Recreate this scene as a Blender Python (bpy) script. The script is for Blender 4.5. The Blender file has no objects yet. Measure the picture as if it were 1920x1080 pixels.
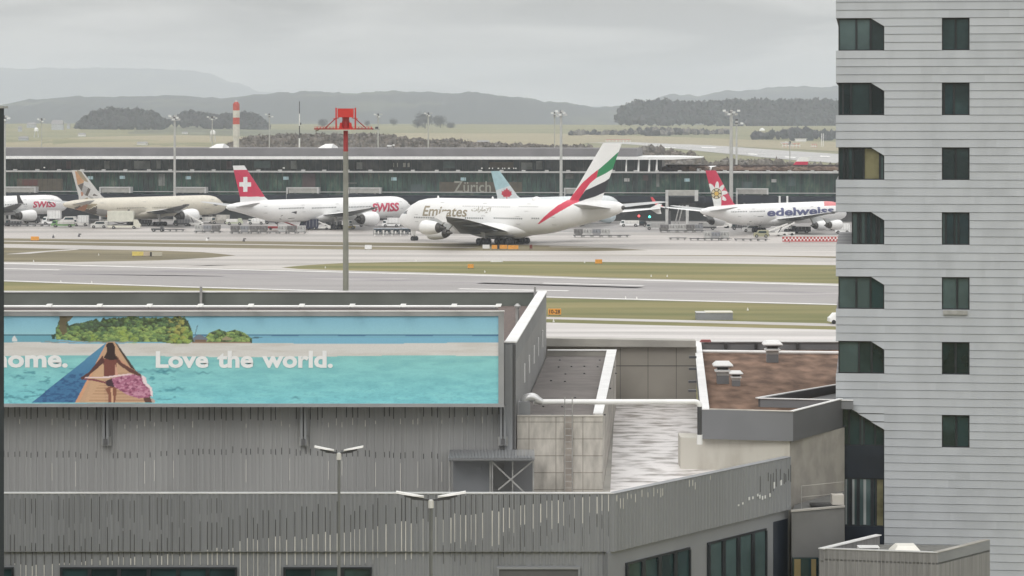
import bpy, bmesh, math, random
import numpy as np
from mathutils import Vector, Matrix, noise as mnoise
R = math.radians
rnd = random.Random(7)
SC = bpy.context.scene
COL = SC.collection
# ---------------------------------------------------------------- camera
H, F, HOR = 28.5, 5080.0, 235.0          # eye height (m), focal length (photo px), horizon row
cam = bpy.data.cameras.new('camera'); camo = bpy.data.objects.new('camera', cam); COL.objects.link(camo)
camo.location = (0, 0, H); camo.rotation_euler = (R(90), 0, 0)
cam.sensor_width = 36; cam.lens = F/1920*36; cam.shift_y = -(540-HOR)/1920
cam.clip_start = 0.5; cam.clip_end = 40000
SC.camera = camo
# ---------------------------------------------------------------- sky, sun, exposure
SUN_EL, SUN_AZ = 42.0, 208.0             # soft light through the cloud, from behind the camera on the left
SC.view_settings.view_transform = 'Standard'; SC.view_settings.look = 'None'
SC.view_settings.exposure = 0.0; SC.view_settings.gamma = 1.0
try:
    SC.cycles.use_denoising = True
    SC.cycles.max_bounces = 6; SC.cycles.volume_bounces = 1
except Exception: pass
W = bpy.data.worlds.new('World'); SC.world = W; W.use_nodes = True
nt = W.node_tree; nt.nodes.clear()
def N(t, **k):
    n = nt.nodes.new(t)
    for a, b in k.items():
        if a == 'inp':
            for i, v in b.items(): n.inputs[i].default_value = v
        else: setattr(n, a, b)
    return n
L = lambda a, b: nt.links.new(a, b)
out = N('ShaderNodeOutputWorld'); bg = N('ShaderNodeBackground')
sky = N('ShaderNodeTexSky', sky_type='NISHITA', sun_disc=False, sun_elevation=R(SUN_EL), sun_rotation=R(SUN_AZ))
tc = N('ShaderNodeTexCoord'); sep = N('ShaderNodeSeparateXYZ'); L(tc.outputs['Generated'], sep.inputs[0])
# overcast luminance: dim horizon, bright zenith
mr = N('ShaderNodeMapRange', inp={1: 0.0, 2: 1.0, 3: 0.0, 4: 1.0}); L(sep.outputs['Z'], mr.inputs[0])
grad = N('ShaderNodeMix', data_type='RGBA', inp={6: (5.35, 5.2, 4.95, 1), 7: (19.5, 19.4, 19.2, 1)}); L(mr.outputs[0], grad.inputs[0])
mp = N('ShaderNodeMapping', inp={3: (6.0, 6.0, 38.0)}); L(tc.outputs['Generated'], mp.inputs[0])
nz = N('ShaderNodeTexNoise', inp={'Scale': 1.35, 'Detail': 5.0, 'Roughness': 0.52, 'Distortion': 0.4}); L(mp.outputs[0], nz.inputs['Vector'])
cr = N('ShaderNodeMapRange', inp={1: 0.38, 2: 0.62, 3: 0.66, 4: 1.3}); L(nz.outputs[0], cr.inputs[0])
# brighter low band on the right, darker cloud high on the left
lr = N('ShaderNodeMapRange', inp={1: -0.19, 2: 0.14, 3: 0.88, 4: 1.08}); L(sep.outputs['X'], lr.inputs[0])
m1 = N('ShaderNodeMath', operation='MULTIPLY'); L(cr.outputs[0], m1.inputs[0]); L(lr.outputs[0], m1.inputs[1])
cm = N('ShaderNodeVectorMath', operation='SCALE'); L(grad.outputs[2], cm.inputs[0]); L(m1.outputs[0], cm.inputs['Scale'])
mx = N('ShaderNodeMix', data_type='RGBA', inp={0: 0.95}); L(sky.outputs[0], mx.inputs[6]); L(cm.outputs[0], mx.inputs[7])
L(mx.outputs[2], bg.inputs[0]); bg.inputs[1].default_value = 0.1; L(bg.outputs[0], out.inputs[0])
sl = bpy.data.lights.new('sun', 'SUN'); so = bpy.data.objects.new('sun', sl); COL.objects.link(so)
sl.energy = 1.0; sl.angle = R(25); sl.color = (1, 0.97, 0.92)
so.rotation_euler = Vector((math.sin(R(SUN_AZ))*math.cos(R(SUN_EL)), math.cos(R(SUN_AZ))*math.cos(R(SUN_EL)), math.sin(R(SUN_EL)))).to_track_quat('Z', 'Y').to_euler()
# ---------------------------------------------------------------- helpers
def P(px, py, D): return ((px-960)*D/F, D, H-(py-HOR)*D/F)
def G(px, py, z=0.0):
    D = F*(H-z)/(py-HOR); return ((px-960)*D/F, D, z)
def proj(p): return 960+F*p[0]/p[1], HOR+F*(H-p[2])/p[1]
def XK(px, D): return (px-960)*D/F
def ZK(py, D): return H-(py-HOR)*D/F
def s2l(c): return tuple(((v/255)/12.92 if v <= 10 else ((v/255+.055)/1.055)**2.4) for v in c)
MATS = {}
def mat(name, col, rough=0.7, metal=0.0, var=0.05, scale=0.8, stretch=(1, 1, 1), col2=None, lo=0.4, hi=0.6, bump=0.0, emit=None, spec=0.5, detail=4.0, alpha=None):
    if name in MATS: return MATS[name]
    m = bpy.data.materials.new(name); m.use_nodes = True; t = m.node_tree; b = t.nodes['Principled BSDF']
    b.inputs['Roughness'].default_value = rough; b.inputs['Metallic'].default_value = metal
    b.inputs['Specular IOR Level'].default_value = spec
    c = tuple(col)+(1,); d = tuple(col2)+(1,) if col2 else tuple(min(1, v*(1-var)) for v in col)+(1,)
    if not col2: c = tuple(min(0.95, v*(1+var)) for v in col)+(1,)
    co = t.nodes.new('ShaderNodeTexCoord'); mp = t.nodes.new('ShaderNodeMapping'); mp.inputs[3].default_value = stretch
    nz = t.nodes.new('ShaderNodeTexNoise'); nz.inputs['Scale'].default_value = scale; nz.inputs['Detail'].default_value = detail
    rp = t.nodes.new('ShaderNodeMapRange'); rp.inputs[1].default_value = lo; rp.inputs[2].default_value = hi
    mx = t.nodes.new('ShaderNodeMix'); mx.data_type = 'RGBA'; mx.inputs[6].default_value = c; mx.inputs[7].default_value = d
    t.links.new(co.outputs['Object'], mp.inputs[0]); t.links.new(mp.outputs[0], nz.inputs['Vector'])
    t.links.new(nz.outputs[0], rp.inputs[0]); t.links.new(rp.outputs[0], mx.inputs[0]); t.links.new(mx.outputs[2], b.inputs['Base Color'])
    if bump:
        bp = t.nodes.new('ShaderNodeBump'); bp.inputs['Strength'].default_value = bump; bp.inputs['Distance'].default_value = 0.05
        t.links.new(nz.outputs[0], bp.inputs['Height']); t.links.new(bp.outputs[0], b.inputs['Normal'])
    if emit: b.inputs['Emission Color'].default_value = tuple(emit[:3])+(1,); b.inputs['Emission Strength'].default_value = emit[3]
    MATS[name] = m; return m
class MB:
    def __init__(s): s.v = []; s.f = []; s.m = []; s.mats = []
    def mi(s, m):
        if m not in s.mats: s.mats.append(m)
        return s.mats.index(m)
    def poly(s, pts, m):
        i = len(s.v); s.v += [tuple(p) for p in pts]; s.f.append(tuple(range(i, i+len(pts)))); s.m.append(s.mi(m)); return s
    def hexa(s, b, t, m, skip=()):
        i = len(s.v); s.v += [tuple(p) for p in b]+[tuple(p) for p in t]; n = len(b); k = s.mi(m)
        s.f.append(tuple(range(i+n-1, i-1, -1))); s.f.append(tuple(range(i+n, i+2*n)))
        for j in range(n): s.f.append((i+j, i+(j+1) % n, i+n+(j+1) % n, i+n+j))
        s.m += [k]*(n+2); return s
    def box(s, x0, x1, y0, y1, z0, z1, m):
        return s.hexa([(x0, y0, z0), (x1, y0, z0), (x1, y1, z0), (x0, y1, z0)], [(x0, y0, z1), (x1, y0, z1), (x1, y1, z1), (x0, y1, z1)], m)
    def prism(s, pts, z0, z1, m):       # outline (x, y) counter-clockwise
        return s.hexa([(p[0], p[1], z0) for p in pts], [(p[0], p[1], z1) for p in pts], m)
    def beam(s, a, b, w, h, m):         # box between two points, w sideways, h along local up
        a = Vector(a); b = Vector(b); d = (b-a).normalized(); up = Vector((0, 0, 1)) if abs(d.z) < .95 else Vector((0, 1, 0))
        r = d.cross(up).normalized(); u = r.cross(d).normalized(); r *= w/2; u *= h/2
        return s.hexa([a-r-u, a+r-u, a+r+u, a-r+u], [b-r-u, b+r-u, b+r+u, b-r+u], m)
    def tube(s, a, b, r0, r1, m, n=12):
        a = Vector(a); b = Vector(b); d = (b-a).normalized(); up = Vector((0, 0, 1)) if abs(d.z) < .95 else Vector((0, 1, 0))
        r = d.cross(up).normalized(); u = r.cross(d).normalized()
        c = [(math.cos(2*math.pi*k/n), math.sin(2*math.pi*k/n)) for k in range(n)]
        return s.hexa([a+r*x*r0+u*y*r0 for x, y in c], [b+r*x*r1+u*y*r1 for x, y in c], m)
    def loft(s, rings, m, fm=None, cap=True, close=True):
        i = len(s.v); n = len(rings[0])
        for r in rings: s.v += [tuple(p) for p in r]
        k = s.mi(m)
        for a in range(len(rings)-1):
            for b in range(n if close else n-1):
                q = (i+a*n+b, i+a*n+(b+1) % n, i+(a+1)*n+(b+1) % n, i+(a+1)*n+b); s.f.append(q)
                if fm:
                    c = [sum(s.v[w][t] for w in q)/4 for t in range(3)]; mm = fm(c); s.m.append(s.mi(mm) if mm else k)
                else: s.m.append(k)
        if cap:
            s.f.append(tuple(i+b for b in range(n-1, -1, -1))); s.f.append(tuple(i+(len(rings)-1)*n+b for b in range(n))); s.m += [k, k]
        return s
    def lathe(s, o, ax, prof, m, n=20, fm=None):   # prof: list (t along axis, radius)
        o = Vector(o); d = Vector(ax).normalized(); up = Vector((0, 0, 1)) if abs(d.z) < .9 else Vector((1, 0, 0))
        r = d.cross(up).normalized(); u = r.cross(d)
        return s.loft([[o+d*t+(r*math.cos(2*math.pi*k/n)+u*math.sin(2*math.pi*k/n))*q for k in range(n)] for t, q in prof], m)
    def blob(s, c, r, m, jit=.18, seg=7, rings=5):
        c = Vector(c); rr = []
        for a in range(rings+1):
            th = math.pi*a/rings; row = []
            for b in range(seg):
                ph = 2*math.pi*b/seg; q = 1+rnd.uniform(-jit, jit)
                row.append((c.x+r[0]*q*math.sin(th)*math.cos(ph), c.y+r[1]*q*math.sin(th)*math.sin(ph), c.z+r[2]*q*math.cos(th)))
            rr.append(row)
        return s.loft(rr, m, cap=False)
    def leaves(s, c, r, n, size, ms):
        for _ in range(n):
            d = Vector((rnd.gauss(0, 1), rnd.gauss(0, 1), rnd.gauss(0, 1))).normalized()*rnd.uniform(.55, 1.12)
            p = Vector((c[0]+d.x*r[0], c[1]+d.y*r[1], c[2]+d.z*r[2]))
            a = Vector((rnd.gauss(0, 1), rnd.gauss(0, 1), rnd.gauss(0, 1))).normalized(); b = a.orthogonal().normalized()
            a *= size*rnd.uniform(.5, 1.3); b *= size*rnd.uniform(.4, 1)
            s.poly([p-a, p+b, p+a*.7, p-b], ms[rnd.randrange(len(ms))])
    def build(s, name, parent=None, smooth=False, loc=None):
        me = bpy.data.meshes.new(name); me.from_pydata(s.v, [], s.f)
        for m in s.mats: me.materials.append(m)
        me.polygons.foreach_set('material_index', s.m)
        if smooth: me.polygons.foreach_set('use_smooth', [True]*len(s.f))
        me.update(); o = bpy.data.objects.new(name, me); COL.objects.link(o)
        if parent: o.parent = parent
        if smooth:
            try: me.set_sharp_from_angle(angle=R(40))
            except Exception: pass
        return o
def tag(o, label=None, cat=None, group=None, kind=None):
    if label: o['label'] = label
    if cat: o['category'] = cat
    if group: o['group'] = group
    if kind: o['kind'] = kind
    return o
def thing(name, label, cat, loc=(0, 0, 0), rz=0, group=None):
    o = bpy.data.objects.new(name, None); COL.objects.link(o); o.location = loc; o.rotation_euler = (0, 0, rz)
    o.empty_display_size = .5
    return tag(o, label, cat, group)
def dup(root, loc, rz=None, label=None, group=None):
    r = root.copy(); COL.objects.link(r); r.location = loc
    if rz is not None: r.rotation_euler = (0, 0, rz)
    if label: r['label'] = label
    if group: r['group'] = group
    for ch in list(root.children):
        c = ch.copy(); COL.objects.link(c); c.parent = r
        for g in list(ch.children):
            d = g.copy(); COL.objects.link(d); d.parent = c
    return r
def glyphs(txt, bold=0.0, shear=0.0):     # triangles of a word in a unit box: list of [(u, v)*3], aspect
    cu = bpy.data.curves.new('t', 'FONT'); cu.body = txt; cu.offset = bold; cu.shear = shear; cu.resolution_u = 3
    ob = bpy.data.objects.new('t', cu); COL.objects.link(ob)
    dg = bpy.context.evaluated_depsgraph_get(); dg.update(); ev = ob.evaluated_get(dg); me = ev.to_mesh()
    vs = [(v.co.x, v.co.y) for v in me.vertices]; fs = [tuple(p.vertices) for p in me.polygons]
    ev.to_mesh_clear(); bpy.data.objects.remove(ob); bpy.data.curves.remove(cu)
    x0 = min(v[0] for v in vs); x1 = max(v[0] for v in vs); y0 = min(v[1] for v in vs); y1 = max(v[1] for v in vs)
    return [[((vs[i][0]-x0)/(x1-x0), (vs[i][1]-y0)/(y1-y0)) for i in f] for f in fs], (x1-x0)/(y1-y0)
def text_mb(txt, fn, m, bold=0.0, cuts=0, shear=0.0):
    tris, _ = glyphs(txt, bold, shear); mb = MB()
    if cuts:
        bm = bmesh.new()
        for t in tris: bm.faces.new([bm.verts.new((u, v, 0)) for u, v in t])
        for k in range(1, cuts):
            bmesh.ops.bisect_plane(bm, geom=bm.verts[:]+bm.edges[:]+bm.faces[:], plane_co=(0, k/cuts, 0), plane_no=(0, 1, 0))
        tris = [[(v.co.x, v.co.y) for v in f.verts] for f in bm.faces]; bm.free()
    for t in tris: mb.poly([fn(u, v) for u, v in t], m)
    return mb
def inpoly(x, y, p):
    c = False; j = len(p)-1
    for i in range(len(p)):
        if (p[i][1] > y) != (p[j][1] > y) and x < (p[j][0]-p[i][0])*(y-p[i][1])/(p[j][1]-p[i][1])+p[i][0]: c = not c
        j = i
    return c
# ---------------------------------------------------------------- materials
concrete = mat('concrete', (.50, .475, .43), .85, scale=.7, var=.16, bump=.2)
concrete_dk = mat('concrete_weathered', (.37, .355, .325), .85, scale=.35, var=.12, bump=.2)
metal_grey = mat('ribbed_grey_metal', (.252, .260, .272), .55, .15, scale=.25, var=.07, stretch=(1, 1, .3))
metal_lo = mat('grey_metal_sheet', (.265, .273, .284), .55, .15, scale=.3, var=.06)
metal_hall = mat('shade_offset_ribbed_metal', (.315, .318, .318), .55, .15, scale=.25, var=.07, stretch=(1, 1, .3))  # lighter copy of the ribbed metal; its colour offsets the billboard's shade
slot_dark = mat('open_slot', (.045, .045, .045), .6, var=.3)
lip_light = mat('sky_lit_fold_edge', (.62, .60, .56), .45, var=.1)  # pale strip colour paints the sky light on tilted folds
cap_white = mat('white_sheet_capping', (.80, .80, .79), .35, var=.05, scale=.8)
cap_grey = mat('grey_capping', (.50, .50, .49), .4, var=.08)
panel_grey = mat('slate_grey_panel', (.195, .2, .21), .5, .1, var=.05, scale=.3)
panel_dk = mat('dark_slate_panel', (.115, .115, .118), .5, .1, var=.06, scale=.3)
clad = mat('pale_grey_cladding', (.462, .486, .515), .55, .1, var=.045, scale=.45, stretch=(1.6, 1.6, .35), detail=8)
clad2 = mat('pale_grey_cladding_greyer', (.45, .473, .50), .55, .1, var=.055, scale=.5, stretch=(1.6, 1.6, .35), detail=8)
clad3 = mat('pale_grey_cladding_paler', (.475, .498, .527), .5, .1, var=.04, scale=.5, stretch=(1.6, 1.6, .35), detail=8)
clad_gap = mat('cladding_joint', (.27, .27, .28), .8, var=.2)
glass_dk = mat('dark_teal_glass', (.012, .03, .034), .06, var=.5, scale=.35, spec=.6)
glass_gr = mat('greenish_glass', (.022, .045, .047), .08, var=.35, scale=.5, spec=.6)
glass_lt = mat('grey_green_glass', (.07, .108, .11), .1, var=.2, scale=.4, spec=.6)
glass_warm = mat('glass_over_lit_room', (.16, .15, .085), .1, var=.3, scale=.8)
frame_dk = mat('black_window_frame', (.02, .024, .028), .4, var=.2)
navy = mat('navy_spandrel', (.018, .024, .035), .3, var=.15)
brown_roof = mat('brown_planted_roof', (.085, .045, .026), .95, scale=1.1, stretch=(1, .38, 1), col2=(.23, .14, .095), lo=.38, hi=.68, bump=.3, detail=9)
gravel_roof = mat('brown_gravel_roof', (.16, .125, .11), .95, scale=4, col2=(.11, .085, .08), bump=.3, detail=8)
felt = mat('grey_brown_roofing_felt', (.155, .14, .132), .9, scale=.8, var=.12, detail=8)
wet = mat('weathered_white_metal_roof', (.80, .77, .76), .35, .15, scale=1.1, stretch=(.75, 1.1, 1), col2=(.24, .21, .19), lo=.46, hi=.66, detail=8)
white = mat('white_paint', (.80, .80, .79), .35, var=.03)
offwhite = mat('offwhite_paint', (.72, .71, .68), .4, var=.04)
red = mat('red_paint', (.55, .035, .045), .4, var=.06)
crimson = mat('crimson_livery', (.56, .02, .075), .35, var=.04)
orange = mat('orange_sign', (.75, .33, .05), .5, var=.08)
yellow = mat('yellow_sign', (.72, .58, .16), .5, var=.08)
black = mat('black_rubber', (.02, .02, .022), .7, var=.2)
dark = mat('dark_grey_metal', (.09, .09, .095), .5, .3, var=.15)
steel = mat('galvanised_steel', (.42, .42, .41), .45, .5, var=.1, scale=3)
silver = mat('bare_aluminium', (.62, .62, .62), .35, .6, var=.08)
# ---------------------------------------------------------------- ground and terrain
def prof(D):   # terrain height with distance
    t = [(0, 0), (2250, 0), (2600, 3), (3000, 8.2), (3500, 18), (4000, 26), (4400, 30), (4800, 27), (5600, 2), (6200, -6), (20000, -6)]
    for (a, za), (b, zb) in zip(t, t[1:]):
        if D <= b:
            u = (D-a)/(b-a); return za+(zb-za)*u
    return -6
def terr(x, y):
    z = prof(y)
    lx = (x/y*F+960) if y > 1 else 960
    if y > 1000:
        def g(cx, sx, cy, sy, h): return h*math.exp(-((x-cx)/sx)**2-((y-cy)/sy)**2)
        z += g(-560, 520, 2500, 420, 13.0) + g(-700, 380, 3700, 500, 7) + g(430, 260, 3600, 350, 4)
        z += 1.6*mnoise.noise((x*.0035, y*.002, 3.1))*min(1, (y-1000)/1500)
    return z
def T(px, py, lift=0.0):  # where the view ray of a photo point meets the terrain
    D = 1000.0
    while D < 5200:
        x = XK(px, D)
        if ZK(py, D) <= terr(x, D)+lift: break
        D += 12
    x = XK(px, D); return (x, D, terr(x, D)+lift)
grass_m = mat('airfield_grass', (.115, .12, .034), .95, scale=.09, stretch=(.2, 1.0, 1), col2=(.22, .19, .075), lo=.36, hi=.64, detail=9)
grass_b = mat('brown_worn_grass', (.10, .085, .042), .95, scale=.08, stretch=(.2, 1.5, 1), col2=(.20, .17, .10), lo=.35, hi=.65, detail=8)
field_m = mat('far_meadow', (.215, .195, .095), .95, scale=.006, stretch=(.6, 2.2, 1), col2=(.135, .14, .065), lo=.35, hi=.65, detail=8)
apron_m = mat('pale_apron_concrete', (.425, .395, .37), .55, scale=.05, stretch=(.18, 1.2, 1), col2=(.275, .258, .24), lo=.44, hi=.62, detail=9)
taxi_m = mat('pale_taxiway', (.455, .425, .395), .55, scale=.07, stretch=(.14, 1.2, 1), col2=(.31, .288, .268), lo=.42, hi=.64, detail=8)
rwy_m = mat('runway_asphalt', (.315, .295, .287), .6, scale=.05, stretch=(.12, 1.6, 1), col2=(.225, .211, .208), lo=.35, hi=.65, detail=9)
streak_m = mat('tyre_rubber_marks', (.19, .175, .185), .6, scale=.06, stretch=(.12, 3, 1), col2=(.37, .345, .34), lo=.42, hi=.6, detail=9)
road_m = mat('pale_service_road', (.57, .54, .52), .5, scale=.12, stretch=(.15, 1.6, 1), col2=(.33, .31, .295), lo=.35, hi=.65, detail=8)
mark_w = mat('white_marking_paint', (.78, .77, .74), .6, var=.06, scale=.5)
g = MB(); ys = [-300, 100, 300, 600, 900]+[1000+i*90 for i in range(60)]+[6500, 8000, 12000, 16000, 22000]
cols = [-1+2*i/70 for i in range(71)]
for j in range(len(ys)-1):
    for i in range(70):
        q = []
        for (jj, ii) in ((j, i), (j, i+1), (j+1, i+1), (j+1, i)):
            y = ys[jj]; w = 600+max(0, y)*.42; x = cols[ii]*w; q.append((x, y, terr(x, y)))
        g.poly(q, field_m if ys[j] > 900 else grass_m)
tag(g.build('ground', smooth=True), kind='structure', label='grass and meadow ground running to the hills')
def sheet(name, pts, z, m, label):
    mb = MB(); mb.poly([G(x, y)[:2]+(z,) for x, y in pts], m)
    o = mb.build(name)
    if o.data.polygons[0].normal.z < 0: o.data.flip_normals()
    return tag(o, label=label, kind='structure')
FAR = [(-400, 483.5), (8, 494), (480, 506.5), (880, 516), (1135, 523.5), (1568, 535), (2100, 549)]
NEAR = [(2100, 585), (1568, 571), (1026, 557), (350, 538), (8, 526.5), (-400, 516)]
sheet('apron', [(-600, 402), (2400, 402), (2400, 470), (-600, 452)], .01, apron_m, 'pale concrete apron under the parked airliners')
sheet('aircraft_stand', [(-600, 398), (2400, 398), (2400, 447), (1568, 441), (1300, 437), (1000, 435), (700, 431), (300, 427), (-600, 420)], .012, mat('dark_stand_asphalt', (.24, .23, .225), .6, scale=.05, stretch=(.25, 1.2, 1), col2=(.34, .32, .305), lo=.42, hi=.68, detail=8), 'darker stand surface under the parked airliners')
sheet('taxiway', [(-600, 452), (2400, 470), (2400, 560), (1568, 534), (880, 515), (8, 493), (-600, 478)], .014, taxi_m, 'pale taxiway between the grass strips')
sheet('runway', [(x, y-1.2) for x, y in FAR]+[(x, y+1.5) for x, y in NEAR], .02, rwy_m, 'grey runway with tyre marks')
ISLB = [(528, 501.5), (580, 497), (650, 493), (800, 490.8), (960, 489.8), (1200, 492), (1568, 497.5), (1900, 503), (1900, 540), (1568, 532), (1135, 520.8), (880, 513.3), (640, 507), (560, 504.5)]
ISLA = [(-400, 458), (8, 464.5), (130, 467), (300, 470), (380, 473), (442, 479), (400, 483), (300, 488.3), (125, 491.8), (8, 491), (-400, 481)]
ISLC = [(-400, 443), (8, 447), (480, 452.5), (900, 457), (1100, 462.5), (1215, 469.2), (1100, 471), (880, 470), (480, 466), (8, 457.5), (-400, 449)]
sheet('grass_verge', ISLB, .024, grass_m, 'long green grass island beyond the runway')
sheet('grass_verge', ISLA, .024, grass_b, 'brownish grass island with the yellow and pale signs on it')
sheet('grass_verge', ISLC, .024, grass_b, 'thin brown grass strip in front of the apron')
sheet('path', [(-400, 447), (8, 451.6), (480, 458), (900, 464), (880, 465.2), (480, 459.4), (8, 452.8), (-400, 448)], .03, road_m, 'thin pale path along the brown grass strip')
sheet('path', [(8, 477), (60, 472.5), (140, 467.2), (150, 468), (90, 472.3), (55, 476)], .03, road_m, 'pale track crossing the left end of the grass island')
sheet('grass_verge', [(1000, 477.5), (1400, 479), (1568, 481), (1700, 483), (1568, 484), (1440, 481), ], .024, grass_b, 'short brown sliver of worn ground near the tower')
def line(pts, w, name='runway_marking', label='white edge line of the runway', m=mark_w, z=.03):
    mb = MB()
    for (a, b) in zip(pts, pts[1:]):
        A = Vector(G(*a)); B = Vector(G(*b)); n = (B-A).normalized().cross(Vector((0, 0, 1)))*w/2
        mb.poly([(A-n)[:2]+(z,), (B-n)[:2]+(z,), (B+n)[:2]+(z,), (A+n)[:2]+(z,)], m)
    o = mb.build(name)
    if o.data.polygons[0].normal.z < 0: o.data.flip_normals()
    return tag(o, label=label, kind='structure')
line(FAR, 1.9, label='white far edge line of the runway'); line(NEAR[::-1], 1.5, label='white near edge line of the runway')
line([(-60, 502), (112, 506.2)], 1.3, label='white centre dash at the left'); line([(1018, 531), (1206, 536)], 1.3, label='white centre dash behind the billboard building corner')
line([(860, 541.6), (1066, 545.4)], 1.6, label='white bar touching the roof edge')
for a, b, w, yy in (((120, 513), (520, 521), 3.0, 0), ((300, 508), (760, 523), 4.5, 0), ((560, 521), (1200, 540), 3.5, 0), ((900, 531), (1600, 551), 3.4, 0), ((1050, 541), (1640, 556), 3.0, 0), ((100, 514.5), (420, 518), 2, 0)):
    line([a, b], w, 'tyre_mark', 'dark rubber streak along the runway', streak_m, .026)
for a, b, w in (((150, 499), (480, 498), 2.6), ((330, 500), (760, 488), 2.2), ((1040, 457.5), (1300, 458.5), 2.5), ((1030, 463), (1200, 465), 2.2), ((1350, 470), (1560, 474), 2)):
    line([a, b], w, 'stain', 'worn stain on the pale taxiway', mat('worn_stain', (.33, .30, .28), .7, scale=.08, stretch=(.15, 2, 1), col2=(.46, .43, .40), lo=.4, hi=.6, detail=8), .028)
sheet('service_road', [(-400, 560), (1027, 594.5), (1568, 607), (2200, 621), (2200, 627), (1568, 612), (1027, 598.5), (-400, 564)], .02, road_m, 'narrow pale service road beside the grass')
sheet('road', [(-400, 572), (1027, 605), (1568, 618.5), (2200, 634), (2200, 690), (1300, 690), (-400, 690)], .02, road_m, 'wide pale wet road behind the flat roofs')
# far runway draped over the rising ground
def drape(name, pts, m, label, lift=.25, n=14):
    top, bot = pts; mb = MB()
    def at(pl, u):
        k = u*(len(pl)-1); i = min(int(k), len(pl)-2); f = k-i
        return pl[i][0]+(pl[i+1][0]-pl[i][0])*f, pl[i][1]+(pl[i+1][1]-pl[i][1])*f
    rows = []
    for j in range(5):
        r = []
        for i in range(n+1):
            a = at(top, i/n); b = at(bot, i/n); r.append(T(a[0]+(b[0]-a[0])*j/4, a[1]+(b[1]-a[1])*j/4, lift))
        rows.append(r)
    mb.loft(rows[::-1], m, cap=False, close=False); return tag(mb.build(name), label=label, kind='structure')
drape('far_runway', ([(1040, 264.5), (1180, 265.5), (1330, 272), (1450, 281), (1700, 297)], [(1040, 266), (1180, 270), (1330, 285), (1450, 297), (1700, 316)]), mat('far_runway_asphalt', (.36, .35, .34), .6, scale=.01, stretch=(.4, 3, 1), var=.2), 'far runway crossing the meadow beyond the terminal')
for x0, y0, x1, y1 in ((1240, 276, 1268, 278), (1315, 275.5, 1342, 278), (1403, 288, 1420, 290.5), (1472, 293.5, 1492, 296), (1538, 292, 1556, 294.5)):
    drape('runway_marking', ([(x0, y0), (x1, y0+1)], [(x0, y0+1.8), (x1, y1)]), mark_w, 'white bar painted on the far runway', .5, 3)
tan = mat('tan_field', (.29, .245, .145), .95, scale=.01, stretch=(.4, 2.5, 1), col2=(.235, .205, .115), lo=.35, hi=.65, detail=7)
drape('field', ([(-100, 271), (60, 266), (150, 257), (320, 253.5), (430, 255), (560, 262)], [(-100, 300), (60, 300), (150, 300), (320, 300), (430, 300), (560, 300)]), tan, 'tan field behind the terminal on the left')
drape('field', ([(740, 250), (860, 251), (1000, 250), (1180, 254), (1400, 262), (1700, 270)], [(740, 262), (860, 272), (1000, 290), (1120, 264), (1400, 276), (1700, 290)]), tan, 'tan field beyond the terminal roof')
drape('field', ([(240, 248), (330, 232), (420, 240), (520, 243), (640, 246)], [(240, 251), (330, 252), (420, 254), (520, 256), (640, 256)]), mat('grey_green_field', (.115, .12, .07), .95, scale=.01, var=.2), 'grey green field below the woods')
# hills
def ridge(name, label, D, pts, dep, m, rough, base=-8, x0=-500, x1=2400):
    mb = MB(); n = 700; rows = [[] for _ in range(9)]
    for i in range(n+1):
        px = x0+(x1-x0)*i/n
        for (a, ya), (b, yb) in zip(pts, pts[1:]):
            if a <= px <= b: yy = ya+(yb-ya)*(.5-.5*math.cos(math.pi*(px-a)/(b-a))); break
        top = ZK(yy, D)
        for j in range(9):
            u = j/6.0; Y = D-dep+dep*u
            h = base+(top-base)*(math.sin(min(1, u)*math.pi/2)**1.15 if u <= 1 else 1-(u-1)*1.5)
            x = XK(px, D)
            h += rough*mnoise.noise((x*.006, Y*.006, D))*(.3+u if u < 1 else 1)+rough*.6*mnoise.noise((x*.03, Y*.02, D+5))*min(1, u*1.5)+rough*.45*abs(mnoise.noise((x*.09, Y*.02, D+9)))*(u > .9)
            rows[j].append((x, Y, h))
    mb.loft(rows, m, cap=False, close=False); return tag(mb.build(name, smooth=True), label=label, kind='structure')
forest = mat('hillside_forest', (.018, .026, .03), .95, scale=.004, stretch=(1, 1, 2.5), col2=(.06, .07, .05), lo=.52, hi=.62, detail=9)
ridge('hills', 'long blue grey wooded ridge across the horizon', 7200, [(-500, 208), (0, 198), (60, 189), (150, 184), (300, 181), (420, 182), (500, 177), (650, 171), (800, 174), (900, 176), (960, 181), (1040, 191), (1120, 199), (1200, 200), (1400, 205), (2400, 205)], 1300, forest, 11)
ridge('hills', 'pale right hand hill behind the woods', 9600, [(-500, 228), (1000, 215), (1130, 205), (1200, 193), (1262, 177), (1300, 180), (1360, 171), (1480, 163), (1568, 162), (1800, 160), (2400, 170)], 1200, forest, 10)
ridge('hills', 'faint high hill in the cloud on the left', 18000, [(-500, 128), (0, 128), (200, 128), (330, 130), (390, 138), (440, 155), (500, 174), (640, 188), (900, 200), (2400, 215)], 900, forest, 14)
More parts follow.
